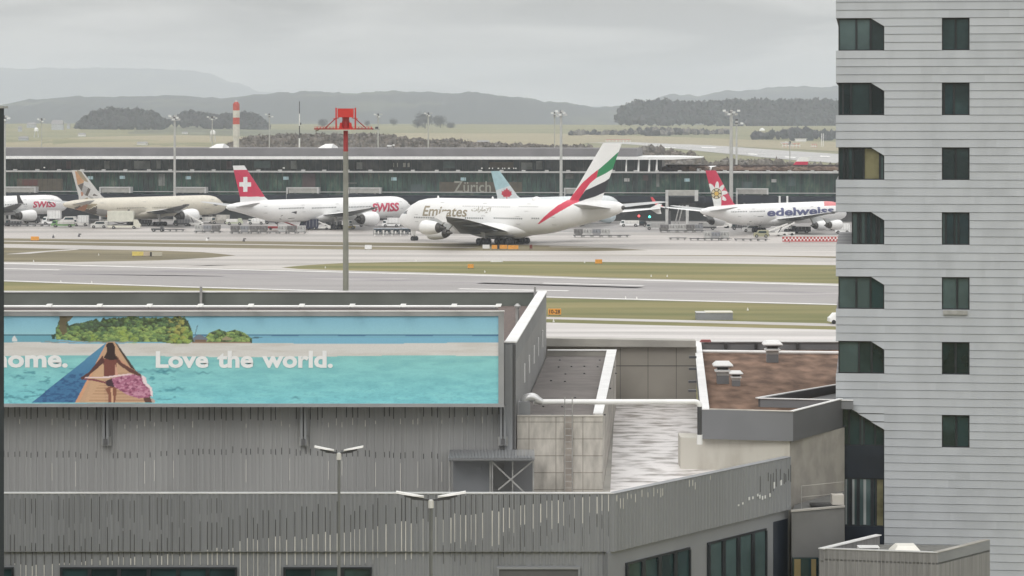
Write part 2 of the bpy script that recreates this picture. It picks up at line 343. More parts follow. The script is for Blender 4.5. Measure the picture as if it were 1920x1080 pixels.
# ---------------------------------------------------------------- woods, bushes, trees
w1 = mat('dark_conifer', (.024, .03, .028), .95, var=.3, scale=.1); w2 = mat('bare_winter_wood', (.034, .034, .036), .95, var=.3, scale=.1)
b1 = mat('bare_brown_twigs', (.15, .132, .115), .95, var=.3, scale=.3); b2 = mat('grey_twigs', (.165, .152, .138), .95, var=.3, scale=.3); b3 = mat('evergreen_bush', (.04, .06, .03), .95, var=.3)
def gd(px, py, D):
    t = T(px, py); return t[1] if t[1] < 5100 else D
def outline(pts, px):
    for (a, ya), (b, yb) in zip(pts, pts[1:]):
        if a <= px <= b: return ya+(yb-ya)*(px-a)/(b-a)
    return None
def wood(name, label, top, bot, D, r, ms, dens, leaf, cat='wood', depth=60, nl=26):
    """crowns fill the band between the tree-top line and the foot line, at distance D"""
    if D > 2000: D0 = D; D = gd(*bot[len(bot)//2], D); r *= D/D0; leaf *= D/D0
    mb = MB(); x0, x1 = max(top[0][0], bot[0][0]), min(top[-1][0], bot[-1][0]); px = x0; s = r*F/D
    while px < x1:
        yt, yb = outline(top, px), outline(bot, px)
        y = yt+s*.9*rnd.uniform(.6, 1.3)
        first = True
        while True:
            rr = r*rnd.uniform(.75, 1.25); c = P(px+rnd.uniform(-.4, .4)*s, min(y, yb-s*.3), D+(-.5*depth*(y-yt)/max(1, yb-yt) if not first else rnd.uniform(0, depth)))
            m = ms[rnd.randrange(len(ms))]
            mb.blob(c, (rr, rr, rr*rnd.uniform(.9, 1.5)), m, .28, 6, 4); mb.leaves(c, (rr*1.05, rr*1.05, rr*1.35), nl if first else (nl//2 if y < 290 else 2), leaf, ms)
            y += s*1.3; first = False
            if y > yb: break
        px += s*dens*rnd.uniform(.7, 1.2)
    return tag(mb.build(name), label=label, cat=cat, kind='stuff')
wood('woods', 'dark wood on the slope left of the chimney', [(143, 236), (160, 220), (190, 207), (230, 205), (270, 208), (290, 212), (312, 228)], [(143, 242), (220, 242), (312, 236)], 4150, 5, [w1, w2, w1], .6, 2.2)
wood('woods', 'low dark trees around the banded chimney', [(316, 224), (345, 212), (370, 211), (400, 216), (430, 214), (470, 212), (486, 220), (504, 238)], [(316, 232), (400, 236), (440, 242), (504, 246)], 4050, 4.5, [w1, w2], .6, 2.0)
wood('woods', 'broad dark wood on the right behind the far runway', [(1157, 218), (1163, 203), (1180, 194), (1230, 190), (1300, 193), (1380, 190), (1480, 190), (1530, 189), (1570, 190), (2300, 188)], [(1157, 226), (1200, 230), (1400, 232), (1480, 236), (1560, 262), (2300, 268)], 3800, 5, [w1, w2, w1], .6, 2.4, depth=90)
wood('bushes', 'scrub line across the meadow right of the tall tail', [(1070, 249), (1130, 247), (1180, 244), (1240, 240), (1280, 243), (1370, 247)], [(1070, 252), (1130, 256), (1180, 254), (1280, 253), (1370, 251)], 2900, 3.2, [b2, w2], .8, .9, 'bushes')
wood('bushes', 'dark scrub beside the white dome', [(1415, 253), (1440, 248), (1490, 243), (1560, 247), (1700, 250)], [(1415, 257), (1490, 258), (1560, 262), (1700, 264)], 3000, 4, [w2, w1], .8, 1.0, 'bushes')
wood('bushes', 'brown bare scrub belt behind the terminal roof', [(430, 268), (470, 258), (540, 253), (640, 254), (700, 252), (745, 257), (800, 264), (850, 263), (890, 268), (960, 271), (1000, 273), (1110, 275)], [(430, 344), (700, 344), (1110, 344)], 1280, 1.25, [b1, b2, b1, b2], .5, .5, 'bushes', depth=50, nl=26)
wood('bushes', 'grey bare bushes right of the grey roof box', [(1185, 281), (1215, 278), (1260, 284), (1300, 293), (1330, 306), (1345, 312)], [(1185, 325), (1300, 325), (1345, 325)], 1250, 2.2, [b2, b1], .55, .5, 'bushes', nl=40)
wood('bushes', 'thin brown bushes above the low terminal roof', [(1345, 305), (1370, 300), (1400, 306), (1425, 299), (1450, 304), (1480, 309), (1568, 312), (1700, 312)], [(1345, 326), (1700, 326)], 1150, 1.8, [b2, b1], .6, .4, 'bushes', nl=40)
def tree(px, py, ht, wd, label, D=3300):
    D0 = D; D = gd(px, py, D); ht *= D/D0; wd *= D/D0; x, y, z = P(px, py, D); t = thing('tree', label, 'tree', (x, y, z), 0, 'single trees on the far meadow')
    mb = MB(); mb.tube((0, 0, 0), (0, 0, ht*.45), ht*.04, ht*.02, w2, 6); mb.build('trunk', t)
    mb = MB()
    for _ in range(13):
        c = (rnd.uniform(-.5, .5)*wd*.6, rnd.uniform(-.3, .3)*wd, ht*rnd.uniform(.4, .85)); rr = wd*rnd.uniform(.2, .32)
        mb.leaves(c, (rr*1.25,)*3, 130, wd*.035, [w2, w1])
    mb.build('crown', t)
for a in ((606, 240, 9, 12, 'small bare tree left of the red mast head'), (688, 239, 8, 7, 'tiny dark tree right of the red mast head'), (738, 236, 8, 9, 'round dark tree standing alone on the horizon'),
          (797, 241, 18, 22, 'tallest bare tree behind a light mast'), (826, 240, 14, 16, 'bare tree right of the tallest bare tree'), (783, 241, 11, 12, 'low bare tree left of the tallest bare tree'), (845, 240, 5, 10, 'low bush right of the bare trees')):
    tree(*a)
# ---------------------------------------------------------------- hotel tower
YT0 = 127.5; XT0 = XK(1568, YT0); TS = .13
U = Vector((1, -TS, 0)).normalized(); V = Vector((TS, 1, 0)).normalized(); T0 = Vector((XT0, YT0, 0))
def tu(px):   # distance along the tower front for a photo column
    k = (px-960)/F; Y = (YT0+TS*XT0)/(1+TS*k); return (Vector((k*Y, Y, 0))-T0).dot(U)
def tz(py): return ZK(py, YT0)
def TP(u, v, z): p = T0+U*u+V*v; return (p.x, p.y, z)
def tbox(mb, u0, u1, v0, v1, z0, z1, m):
    return mb.hexa([TP(u0, v0, z0), TP(u1, v0, z0), TP(u1, v1, z0), TP(u0, v1, z0)], [TP(u0, v0, z1), TP(u1, v0, z1), TP(u1, v1, z1), TP(u0, v1, z1)], m)
tower = thing('hotel_tower', 'tall pale grey clad tower with dark corner windows on the right', 'building')
ROW = 15.12*YT0/F; zrow = lambda k: tz(34.6)-k*ROW   # cladding course boundaries, k counts down
UM = tu(2350); DEP = 15.0
uL, uC0, uC = tu(1572), tu(1633), tu(1658); w0, w1 = tu(1766), tu(1818)
corner = [(k, k+4) for k in (-24, -16, -8, 0, 8, 16, 24, 32, 40)]
wins = [(k, k+4) for k in (-24, -16, -8, 0, 8, 16, 24, 32, 40)]+[(49, 53)]
wcols = [(tu(1766), tu(1818)), (tu(1996), tu(2048)), (tu(2226), tu(2278))]
BIG0, BIG1 = 48, 65
cl = MB(); back = MB(); CLS = [MATS['pale_grey_cladding']]*2+[clad2, clad3]
zbot_row = 78
def course(k, ua, ub, cut=None):
    while ub-ua > 3.4:
        w_ = rnd.uniform(1.8, 3.2); course1(k, ua, ua+w_); ua += w_
    course1(k, ua, ub)
def course1(k, ua, ub):
    clad = rnd.choice(CLS)
    za, zb = zrow(k), zrow(k+1)+.017
    if ub-ua < .01: return
    cl.poly([TP(ua, -.018, zb), TP(ub, -.018, zb), TP(ub, 0, za), TP(ua, 0, za)], clad)
    cl.poly([TP(ua, -.03, zb), TP(ua, .04, zb), TP(ub, .04, zb), TP(ub, -.03, zb)], clad)
    cl.poly([TP(ua, .04, zb-.018), TP(ub, .04, zb-.018), TP(ub, .04, zb), TP(ua, .04, zb)], clad_gap)
for k in range(-30, zbot_row):
    cuts = []
    for a, b in corner:
        if a <= k < b: cuts.append((-1, uC, 'c' if k == a else None))
    if BIG0 <= k < BIG1: cuts.append((-1, uC, 'b'))
    elif k >= BIG1: cuts.append((-1, uC, None))
    for a, b in wins:
        if a <= k < b:
            for wa, wb in wcols: cuts.append((wa, wb, None))
    u = -.02
    for a, b, t in sorted(cuts, key=lambda q: q[0]):
        course(k, u, max(u, a)); u = max(u, b)
        if t == 'c':
            za, zb = zrow(k), zrow(k+1)
            cl.poly([TP(uC0, 0, za), TP(uC, -.02, zb), TP(uC, 0, za)], clad)
        if t == 'b':
            z0b, z1b = zrow(BIG0), zrow(BIG0+3); f0 = (k-BIG0)/3; f1 = (k+1-BIG0)/3
            if f0 < .999:
                ul = tu(1585); ua = ul+(uC-ul)*f0; ub = ul+(uC-ul)*min(1, f1)
                za, zb = zrow(k), zrow(k+1)
                cl.poly([TP(ua, 0, za), TP(ub, -.03, zb+.045), TP(uC, -.03, zb+.045), TP(uC, 0, za)], clad)
                cl.poly([TP(ub, .03, zb), TP(uC, .03, zb), TP(uC, .03, zb+.045), TP(ub-.05, .03, zb+.045)], clad_gap)
    course(k, u, UM)
# wall body behind the cladding, with real openings
def band(a, b, u0, u1, m=clad_gap): tbox(back, u0, u1, .05, DEP, zrow(b), zrow(a), m)
ks = sorted({-30, zbot_row} | {k for a in corner for k in a} | {BIG0, BIG1} | {k for a in wins for k in a})
core0 = tu(1690)
for a, b in zip(ks, ks[1:]):
    open_c = any(x <= a < y for x, y in corner) or a >= BIG0; open_w = any(x <= a < y for x, y in wins)
    u = core0 if open_c else 0.0
    segs = []
    if open_c: back.hexa([TP(uC+.005, .05, zrow(b)), TP(core0, .05, zrow(b)), TP(core0, DEP, zrow(b)), TP(uC+.005, DEP*.9, zrow(b))], [TP(uC+.005, .05, zrow(a)), TP(core0, .05, zrow(a)), TP(core0, DEP, zrow(a)), TP(uC+.005, DEP*.9, zrow(a))], clad_gap)
    if open_w:
        for wa, wb in wcols: band(a, b, u, wa); u = wb
        band(a, b, u, UM)
        for wa, wb in wcols: tbox(back, wa, wb, .6, DEP, zrow(b), zrow(a), clad_gap)
    else: band(a, b, u, UM)
cl.build('facade', tower); back.build('wall', tower)
def window(u0, u1, a, b, panes, start=None, rec=.14, side=True, cut=True):
    z1, z0 = zrow(a), zrow(b); fr = MB()
    f = .05
    tbox(fr, u0, u1, rec-.02, rec+.1, z0, z0+f, frame_dk); tbox(fr, u0, u1, rec-.02, rec+.1, z1-f, z1, frame_dk)
    tbox(fr, u0, u0+f, rec-.021, rec+.1, z0+f, z1-f, frame_dk); tbox(fr, u1-f, u1, rec-.021, rec+.1, z0+f, z1-f, frame_dk)
    n = len(panes); tot = sum(p[1] for p in panes); x = u0; gl = MB()
    for i, (m, w) in enumerate(panes):
        x2 = x+(u1-u0)*w/tot; gl.poly([TP(x, rec+.03, z0), TP(x2, rec+.03, z0), TP(x2, rec+.03, z1), TP(x, rec+.03, z1)], m)
        if i < n-1: tbox(fr, x2-.045, x2+.045, rec-.022, rec+.1, z0+f, z1-f, frame_dk)
        x = x2
    if side: gl.poly([TP(u0, rec+.03, z0), TP(u0, rec+.03, z1), TP(u0, DEP*.8, z1), TP(u0, DEP*.8, z0)], panes[0][0])
    w = fr.build('window', tower); gl.build('pane', w); return w
g1, g2, g3, gw = glass_dk, glass_gr, glass_lt, glass_warm
cp = {-8: [(g1, 1), (g2, 1), (g1, 1)], 0: [(g3, 33), (g3, 26), (g2, 25)], 8: [(g2, 8), (g1, 14), (g2, 34), (g1, 24)], 16: [(g2, 10), (g1, 7), (g2, 10), (g1, 20), (gw, 30), (g3, 8)],
      24: [(g3, 12), (g1, 5), (g3, 10), (g1, 10), (g2, 10), (g1, 5), (g2, 10)], 32: [(g3, 33), (g3, 26), (g1, 25)], 40: [(g3, 33), (g2, 20), (g1, 20)]}
for a, b in corner:
    window(tu(1597) if a == 24 else uL, uC, a, b, cp.get(a, [(g1, 1), (g2, 1), (g1, 1)]))
wp = {0: [(g2, 1), (g2, 1)], 8: [(g3, 4), (g1, 18), (g2, 28)], 16: [(g2, 1), (g2, 1)], 24: [(g3, 7), (g1, 16), (g2, 7), (g1, 20)], 32: [(g3, 1), (g3, .8)], 40: [(g1, 1), (g1, 1)], 49: [(g2, 1.1), (g1, 1)]}
for a, b in wins:
    for i, (wa, wb) in enumerate(wcols): window(wa, wb, a, b, wp.get(a, [(g1, 1), (g2, 1)]) if i == 0 else [(g1, 1), (g2, 1)], side=False)
sl_ = MB(); tbox(sl_, tu(1768), tu(1814), -.12, .02, zrow(36)-.22, zrow(36)-.02, steel); sl_.build('sill', tower)
# big recessed lobby glazing at the foot
uB = tu(1579)
window(uB, uC, 48, 53, [(g2, 1), (g1, 1.6), (g3, .5), (g1, 1.6), (g1, 1.3)], rec=.25)
sp = MB(); tbox(sp, uB-.05, uC, .2, DEP*.8, zrow(57), zrow(53), navy); tbox(sp, uB-.03, uC, .2, DEP*.8, zrow(66)-6, zrow(63), navy); sp.build('spandrel', tower)
window(uB, uC, 57, 63, [(g3, 10), (g1, 3), (g3, 9), (g1, 2), (g3, 18), (g1, 2), (g2, 4), (gw, 12)], rec=.25)
cu = MB()
for pa, pb in ((1585, 1588), (1596, 1602), (1619, 1624), (1634, 1638)): tbox(cu, tu(pa), tu(pb), .262, .272, zrow(62.8), zrow(57.2), mat('pale_curtain', (.30, .32, .32), .9, var=.15))
cu.build('curtain', tower)
rf = MB(); tbox(rf, -.06, UM, -.06, DEP, zrow(-30), zrow(-30)+.4, cap_grey); rf.build('roof', tower)
lo = MB(); tbox(lo, uC, UM, .02, DEP, -.5, zrow(zbot_row), clad); tbox(lo, uB, uC, .3, DEP*.8, -.5, zrow(66)-6, panel_dk); lo.build('base', tower)
# ---------------------------------------------------------------- dark building corner at the far left
lt = thing('building', 'dark building edge cut off at the left border of the photo', 'building')
mb = MB(); mb.prism([(-46, 60), (XK(7.5, 60), 60), (XK(7.5, 78)-.4, 78), (-46, 78)], 0, ZK(203, 60), mat('charcoal_panel', (.022, .028, .034), .45, var=.1)); mb.build('wall', lt)
mb = MB(); mb.box(-46.1, XK(8.3, 60)-.03, 59.97, 60.6, ZK(203, 60), ZK(203, 60)+.05, steel); mb.build('capping', lt)
# ---------------------------------------------------------------- hall that carries the billboard
KX = .055
hall = thing('hall', 'grey ribbed metal hall behind the billboard', 'building')
YF, YB = 115.0, 150.0; ZT = 19.3
def SX(y, x0=.15): return x0+.05*(y-YF)          # right side wall of the hall
XL = XK(-700, YB)-2
wl = MB()
wl.hexa([(XL, YF, 0), (SX(YF), YF, 0), (SX(YB), YB, 0), (XL, YB, 0)], [(XL, YF, 18.45), (SX(YF), YF, 18.45), (SX(YB), YB, 18.45), (XL, YB, 18.45)], metal_hall)
wl.build('wall', hall)
pr = MB()   # parapet walls
pr.box(XL, SX(YB)-.42, YB-.3, YB, 18.452, ZT-.03, mat('grey_green_parapet', (.15, .165, .15), .8, var=.12, scale=.35))
pr.box(XL, SX(YF)-.42, YF+.0, YF+.3, 18.452, ZT-.03, metal_grey)
pr.hexa([(SX(YF)-.42, YF, 18.452), (SX(YF), YF, 18.452), (SX(YB), YB, 18.452), (SX(YB)-.42, YB, 18.452)], [(SX(YF)-.42, YF, ZT-.03), (SX(YF), YF, ZT-.03), (SX(YB), YB, ZT-.03), (SX(YB)-.42, YB, ZT-.03)], metal_lo)
pr.build('parapet', hall)
cp_ = MB()
cp_.hexa([(SX(YF)-.46, YF-.06, ZT-.03), (SX(YF)+.05, YF-.06, ZT-.03), (SX(YB)+.05, YB+.05, ZT-.03), (SX(YB)-.46, YB+.05, ZT-.03)], [(SX(YF)-.46, YF-.06, ZT+.03), (SX(YF)+.05, YF-.06, ZT+.03), (SX(YB)+.05, YB+.05, ZT+.03), (SX(YB)-.46, YB+.05, ZT+.03)], cap_white)
cp_.box(XL, SX(YB)-.47, YB-.36, YB+.05, ZT-.03, ZT+.035, cap_white); cp_.box(XL, SX(YF)-.47, YF-.06, YF+.34, ZT-.03, ZT+.03, cap_white)
cp_.build('capping', hall)
ro = MB(); ro.hexa([(XL, YF+.3, 18.455), (SX(YF)-.42, YF+.3, 18.455), (SX(YB)-.42, YB-.3, 18.455), (XL, YB-.3, 18.455)], [(XL, YF+.3, 18.52), (SX(YF)-.42, YF+.3, 18.52), (SX(YB)-.42, YB-.3, 18.52), (XL, YB-.3, 18.52)], gravel_roof); ro.build('roof', hall)
# ribs of the front: folded sheet with dark slits and painted sky-lit folds
ribs = MB(); x = XK(-250, YF); k = 0
pitch = [.22, .31, .19, .27, .35, .24, .18, .29]
z_of = lambda py, D=YF: ZK(py, D)
while x < XK(944, YF):
    px = 960+F*x/YF; p = pitch[k % 8]*rnd.uniform(.85, 1.15)
    if px < 8 or not (842 < px < 1000): zb = 12.9
    else: zb = z_of(856)
    ribs.hexa([(x, YF-.03, zb), (x+.05, YF-.03, zb), (x+.09, YF-.001, zb), (x-.04, YF-.001, zb)], [(x, YF-.03, 18.4), (x+.05, YF-.03, 18.4), (x+.09, YF-.001, 18.4), (x-.04, YF-.001, 18.4)], metal_hall)
    yb = 796+6*math.sin(px*.004)+rnd.uniform(-3, 3); big = rnd.random()
    if not 190 < px < 208:
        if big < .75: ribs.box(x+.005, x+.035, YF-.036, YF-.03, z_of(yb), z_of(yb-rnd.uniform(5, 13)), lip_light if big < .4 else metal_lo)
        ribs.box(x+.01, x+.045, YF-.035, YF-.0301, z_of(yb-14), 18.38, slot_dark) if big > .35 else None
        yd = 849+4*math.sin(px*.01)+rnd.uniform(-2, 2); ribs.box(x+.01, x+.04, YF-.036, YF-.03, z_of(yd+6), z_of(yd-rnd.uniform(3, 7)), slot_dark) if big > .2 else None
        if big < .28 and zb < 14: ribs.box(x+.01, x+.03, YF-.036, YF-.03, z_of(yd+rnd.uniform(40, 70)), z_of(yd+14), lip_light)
    x += p; k += 1
x = XK(-250, YF)
while x < XK(944, YF):
    px = 960+F*x/YF; zb = 12.9 if not (842 < px < 1000) else z_of(856); ribs.box(x, x+.035, YF-.022, YF-.0005, zb, 18.39, metal_hall); x += .13*rnd.uniform(.85, 1.15)
ribs.build('ribs', hall)
sw = MB()
for i, (pa, ya, yb) in enumerate(((982, 718, 683), (991, 700, 667), (1000, 682, 649), (1008, 668, 634), (1016, 652, 620))):
    kk = (pa-960)/F; Y = (.15-.05*YF)/(kk-.05); z0, z1 = ZK(ya, Y), ZK(yb, Y); X = SX(Y)
    sw.hexa([(X+.01, Y, z0), (X+.05, Y, z0), (X+.075, Y+.5, z0), (X+.035, Y+.5, z0)], [(X+.01, Y, z1), (X+.05, Y, z1), (X+.075, Y+.5, z1), (X+.035, Y+.5, z1)], cap_white)
sw.build('side_slit', hall)
co_ = MB(); co_.box(XK(946, YF), XK(961, YF), YF-.12, YF+.0, 13.5, ZT-.1, metal_lo); co_.box(XK(963, YF)+.0, XK(967, YF), YF-.1, YF-.02, 14.5, ZT-.1, panel_dk); co_.build('corner_post', hall)
for px in (377, 1003):
    t = tag(MB().box(XK(px-2.2, YB-.5), XK(px+2.2, YB-.5), YB-.6, YB-.45, 18.52, ZT+.3, steel).build('roof_post'), 'short steel post on the hall parapet '+('behind the palm island' if px < 500 else 'at the right corner'), 'post', 'posts on the hall parapet')
for px, yy, ht, lab in ((970, 142.5, 1.0, 'grey vent pipe on the hall roof beside the sloping white capping'),):
    t = thing('vent_pipe', lab, 'vent pipe', (XK(970, 135), 135, 18.52))
    MB().tube((0, 0, 0), (0, 0, .9), .09, .09, steel).build('pipe', t); MB().lathe((0, 0, .88), (0, 0, 1), [(0, .14), (.1, .17), (.22, .05)], steel, 12).build('cap', t)
# ---------------------------------------------------------------- billboard
YA = 113.9; bd = thing('billboard', 'long turquoise beach billboard above the ribbed facade', 'billboard')
bx0, bx1, bz0, bz1 = XK(-300, YA), XK(945, YA), ZK(763, YA), ZK(584, YA)
ix0, ix1, iz0, iz1 = XK(-260, YA), XK(934.5, YA), ZK(756.5, YA), ZK(592.5, YA)
fr = MB(); fr.box(bx0, bx1, YA, YA+.35, bz0, bz1, metal_lo)
fm_ = mat('billboard_frame', (.36, .365, .375), .45, .2, var=.05)
fr.box(bx0, bx1, YA-.08, YA-.001, iz1, bz1, fm_); fr.box(bx0, bx1, YA-.08, YA-.001, bz0, iz0, fm_); fr.box(ix1, bx1, YA-.081, YA-.001, iz0, iz1, fm_)
fr.box(bx0, bx1+.02, YA-.1, YA+.1, bz1, bz1+.035, cap_white); fr.build('frame', bd)
# painted picture, one vertex colour grid
NXp, NYp = 860, 150
PX0, PX1, PY0, PY1 = -260.0, 934.5, 592.5, 756.5
gx = np.linspace(PX0, PX1, NXp+1); gy = np.linspace(PY0, PY1, NYp+1)
XX, YY = np.meshgrid(gx, gy)
rs = np.random.RandomState(3)
def fbm(sx, sy, seed):
    r = np.random.RandomState(seed); o = np.zeros_like(XX)
    for k in range(4):
        a = sx/2**k; b = sy/2**k; nx, ny = int((PX1-PX0)/a)+3, int((PY1-PY0)/b)+3; q = r.rand(ny, nx)
        u = (XX-PX0)/a; v = (YY-PY0)/b; i = u.astype(int); j = v.astype(int); fu = u-i; fv = v-j; fu = fu*fu*(3-2*fu); fv = fv*fv*(3-2*fv)
        o += (q[j, i]*(1-fu)*(1-fv)+q[j, i+1]*fu*(1-fv)+q[j+1, i]*(1-fu)*fv+q[j+1, i+1]*fu*fv)/2**k
    return o/1.875
img = np.zeros(XX.shape+(3,))
def fill(mask, c, a=1.0):
    c = np.array(c, float); img[mask] = img[mask]*(1-a)+c*a if np.isscalar(a) else img[mask]
def blend(w, c): img[:] = img*(1-w[..., None])+np.array(c, float)*w[..., None]
def pm(pts):
    pts = np.array(pts, float); c = np.zeros(XX.shape, bool); j = len(pts)-1
    for i in range(len(pts)):
        xi, yi = pts[i]; xj, yj = pts[j]
        with np.errstate(divide='ignore', invalid='ignore'):
            c ^= ((yi > YY) != (yj > YY)) & (XX < (xj-xi)*(YY-yi)/(yj-yi+1e-9)+xi)
        j = i
    return c
def q(pts): return pm([(x/5.4, 570+y/5.4) for x, y in pts])   # outline in the enlarged study of the left part
t = np.clip((YY-592)/45, 0, 1); img[:] = np.array([118, 178, 205.])*(1-t[..., None])+np.array([142, 195, 206.])*t[..., None]
fill(YY > 627.5, (108, 168, 192)); fill((YY > 627) & (YY < 629.5+.6*np.sin(XX*.05)), (62, 112, 150)); fill((YY > 633.5), (110, 172, 200))
lft = XX < 110; fill(lft & (YY > 627), (96, 160, 180)); fill(lft & (YY > 627) & (YY < 629.5), (60, 100, 120))
sand_t = 643.5-2.0*np.exp(-((XX-60)/60)**2)*1.5+1.2*np.sin(XX*.012); fill(YY > sand_t, (202, 200, 197))
n1 = fbm(60, 6, 1); blend(np.where(YY > sand_t, np.clip((n1-.5)*1.6, 0, .5), 0), (184, 178, 170))
wat = 668-1.5*np.sin(XX*.01)+np.where(XX < 110, -4+0*XX, 0)*0; fill(YY > wat, (124, 188, 192))
tt = np.clip((YY-wat)/85, 0, 1); mw = YY > wat
img[mw] = (np.array([122, 190, 190.])*(1-tt[..., None])+np.array([112, 196, 206.])*tt[..., None])[mw]
n2 = fbm(34, 7, 2); blend(np.where(mw, np.clip((n2-.5)*1.6, 0, .3), 0), (92, 168, 180)); blend(np.where(mw, np.clip((.5-n2)*1.6, 0, .3), 0), (140, 214, 214)); n6 = fbm(7, 1.8, 44); blend(np.where(mw, np.clip((n6-.55)*2.2, 0, .25)*np.clip((YY-680)/50, 0, 1), 0), (80, 156, 172))
n3 = fbm(14, 3, 5); blend(np.where(mw & (XX < 330) & (YY > 690), np.clip((n3-.62)*5, 0, .6), 0), (48, 122, 140))
for cx, cy, sx, sy in ((310, 695, 28, 2.5), (380, 699, 16, 1.5), (335, 728, 12, 2), (20, 744, 14, 2), (40, 748, 10, 2), (34, 706, 12, 2), (555, 746, 8, 2)):
    blend(.55*np.exp(-((XX-cx)/sx)**2-((YY-cy+1.5*np.sin(XX*.4))/sy)**2), (44, 110, 130))
def clumps(x0, x1, y0, y1, msk, n):
    rc = np.random.RandomState(17); spots = sorted([(rc.uniform(y0-2, y1), rc.uniform(x0, x1)) for _ in range(n)])
    for cy, cx in spots:
        f = (cy-y0)/(y1-y0); r = rc.uniform(1.6, 5.2)*(.7+.5*f); j0, j1 = np.searchsorted(gy, [cy-r, cy+r]); i0, i1 = np.searchsorted(gx, [cx-r*1.2, cx+r*1.2])
        if i1 <= i0 or j1 <= j0: continue
        X_, Y_ = XX[j0:j1, i0:i1], YY[j0:j1, i0:i1]; d = ((X_-cx)/(r*1.15))**2+((Y_-cy)/r)**2; ins = (d < 1) & msk[j0:j1, i0:i1]
        u = rc.rand()+(.35 if f > .45 else 0)-(.35 if cx < 200 and f < .6 else 0)
        top = np.array([158, 182, 98.]) if u > .95 else np.array([124, 154, 88.]) if u > .6 else np.array([92, 124, 84.]) if u > .25 else np.array([80, 98, 80.])
        if 316 < cx < 345 and rc.rand() < .5: top = np.array([168, 164, 84.])
        lit = np.clip(.62-.55*(Y_-cy)/r+.25*(cx-X_)/r*-1+(rc.rand(*X_.shape)-.5)*.5, 0, 1)
        c = np.array([50, 58, 40.])*(1-lit[..., None])+top*lit[..., None]; s_ = img[j0:j1, i0:i1]; s_[ins] = s_[ins]*.15+c[ins]*.85
# island greenery
crown = 594+7*np.abs(fbm(20, 400, 8)-.5)*2
isl = ((XX > 104) & (XX < 360) & (YY < 652) & (YY > 592+np.where(XX < 112, 30, 0)))
topl = np.interp(XX, [104, 108, 114, 124, 128, 150, 170, 186, 215, 240, 300, 345, 352, 362], [618, 611, 592, 592, 609, 607, 599, 600, 597, 594, 596, 593, 602, 628])+5*(fbm(7, 500, 9)-.5)*2
botl = np.interp(XX, [104, 150, 200, 240, 300, 320, 355, 362], [636, 640, 642, 641, 641, 644, 644, 640])
m = (XX > 104) & (XX < 362) & (YY > topl) & (YY < botl); fill(m, (66, 78, 54)); m_isl = m.copy(); nn = fbm(9, 7, 11); n4 = fbm(3.2, 3, 12); n5 = fbm(26, 16, 13)
clumps(104, 362, 592, 643, m_isl, 950)
for cx, cy, r1, r2 in ((176, 634, 14, 8), (232, 626, 12, 11), (246, 636, 16, 8), (332, 636, 12, 10), (350, 630, 9, 14)):
    w = np.exp(-(((XX-cx)/r1)**2+((YY-cy)/r2)**2)**2)*np.clip((n4-.3)*2.5, 0, 1)*.8; blend(w, (146, 166, 66))
m = pm([(112, 592), (138, 592), (131, 601), (124, 604), (126, 622), (118, 630), (112, 618)]); blend(np.where(m, .9, 0), (104, 92, 70))
m = (XX > 360) & (XX < 472) & (YY < 643) & (YY > np.interp(XX, [360, 372, 384, 392, 410, 425, 440, 455, 472], [637, 628, 634, 624, 617, 622, 618, 622, 634])+2*(n4-.5)); fill(m, (60, 76, 52)); clumps(386, 470, 614, 642, m, 160)
fill(pm([(361, 634), (372, 627), (376, 627), (390, 635), (388, 640), (364, 641)]), (108, 116, 130)); fill(pm([(366, 637), (386, 637), (386, 642), (366, 642)]), (120, 96, 78)); fill(pm([(416, 635), (424, 630), (436, 635), (434, 638), (418, 638)]), (150, 138, 110))
fill((XX > 360) & (XX < 470) & (YY > 641) & (YY < 643), (150, 125, 105)); fill(pm([(471, 634), (480, 631), (492, 633), (480, 635)]), (70, 110, 130))
fill(pm([(96, 627), (105, 626), (103, 636), (98, 636)]), (50, 70, 60)); blend(np.where((XX > 84) & (XX < 250) & (abs(YY-641-1.2*np.sin(XX*.2)) < 1.2), .7, 0), (140, 140, 140))
fill(pm([(370, 609), (371.5, 609.5), (366.5, 627), (365.5, 626)]), (90, 120, 140)); fill(pm([(23, 634), (27, 629), (31, 634), (33, 640), (22, 640)]), (205, 208, 210))
# pier, its water shade, walker with shawl
m = q([(1060, 405), (1135, 380), (760, 998), (320, 998)]); fill(m, (74, 136, 172)); blend(np.where(m, np.clip((YY-655)/90, 0, .75), 0), (48, 104, 152)); blend(np.where(m & (YY > 700), np.clip((fbm(7, 3, 21)-.5)*5, 0, .6), 0), (34, 74, 120))
fill(q([(1075, 400), (1100, 384), (1160, 384), (1560, 998), (760, 998)]), (190, 152, 120)); fill(q([(1060, 430), (1085, 395), (800, 998), (760, 998)]), (205, 150, 112)); fill(q([(1160, 384), (1185, 400), (1360, 650), (1440, 770), (1400, 770)]), (70, 60, 56))
for k in range(15):
    yy = 700+k*21+k*k*.6; a = q([(1100-k*20, yy), (1330+k*18, yy), (1330+k*18, yy+5+k*.4), (1100-k*20, yy+5+k*.4)]); blend(np.where(a, .5, 0), (150, 104, 74))
m = q([(980, 590), (1040, 590), (1060, 1000), (860, 1000)]); blend(np.where(m, .22, 0), (215, 175, 130))
skin, dk = (118, 66, 58), (54, 38, 36)
fill(q([(1068, 860), (1175, 800), (1180, 900), (1165, 998), (1100, 998), (1100, 930)]), (132, 82, 64)); fill(q([(1122, 850), (1142, 850), (1150, 998), (1128, 998)]), (205, 160, 125))
fill(q([(1035, 560), (1170, 540), (1185, 580), (1170, 740), (1050, 740), (1055, 640)]), skin); fill(q([(1165, 600), (1200, 720), (1168, 722)]), (200, 150, 128))
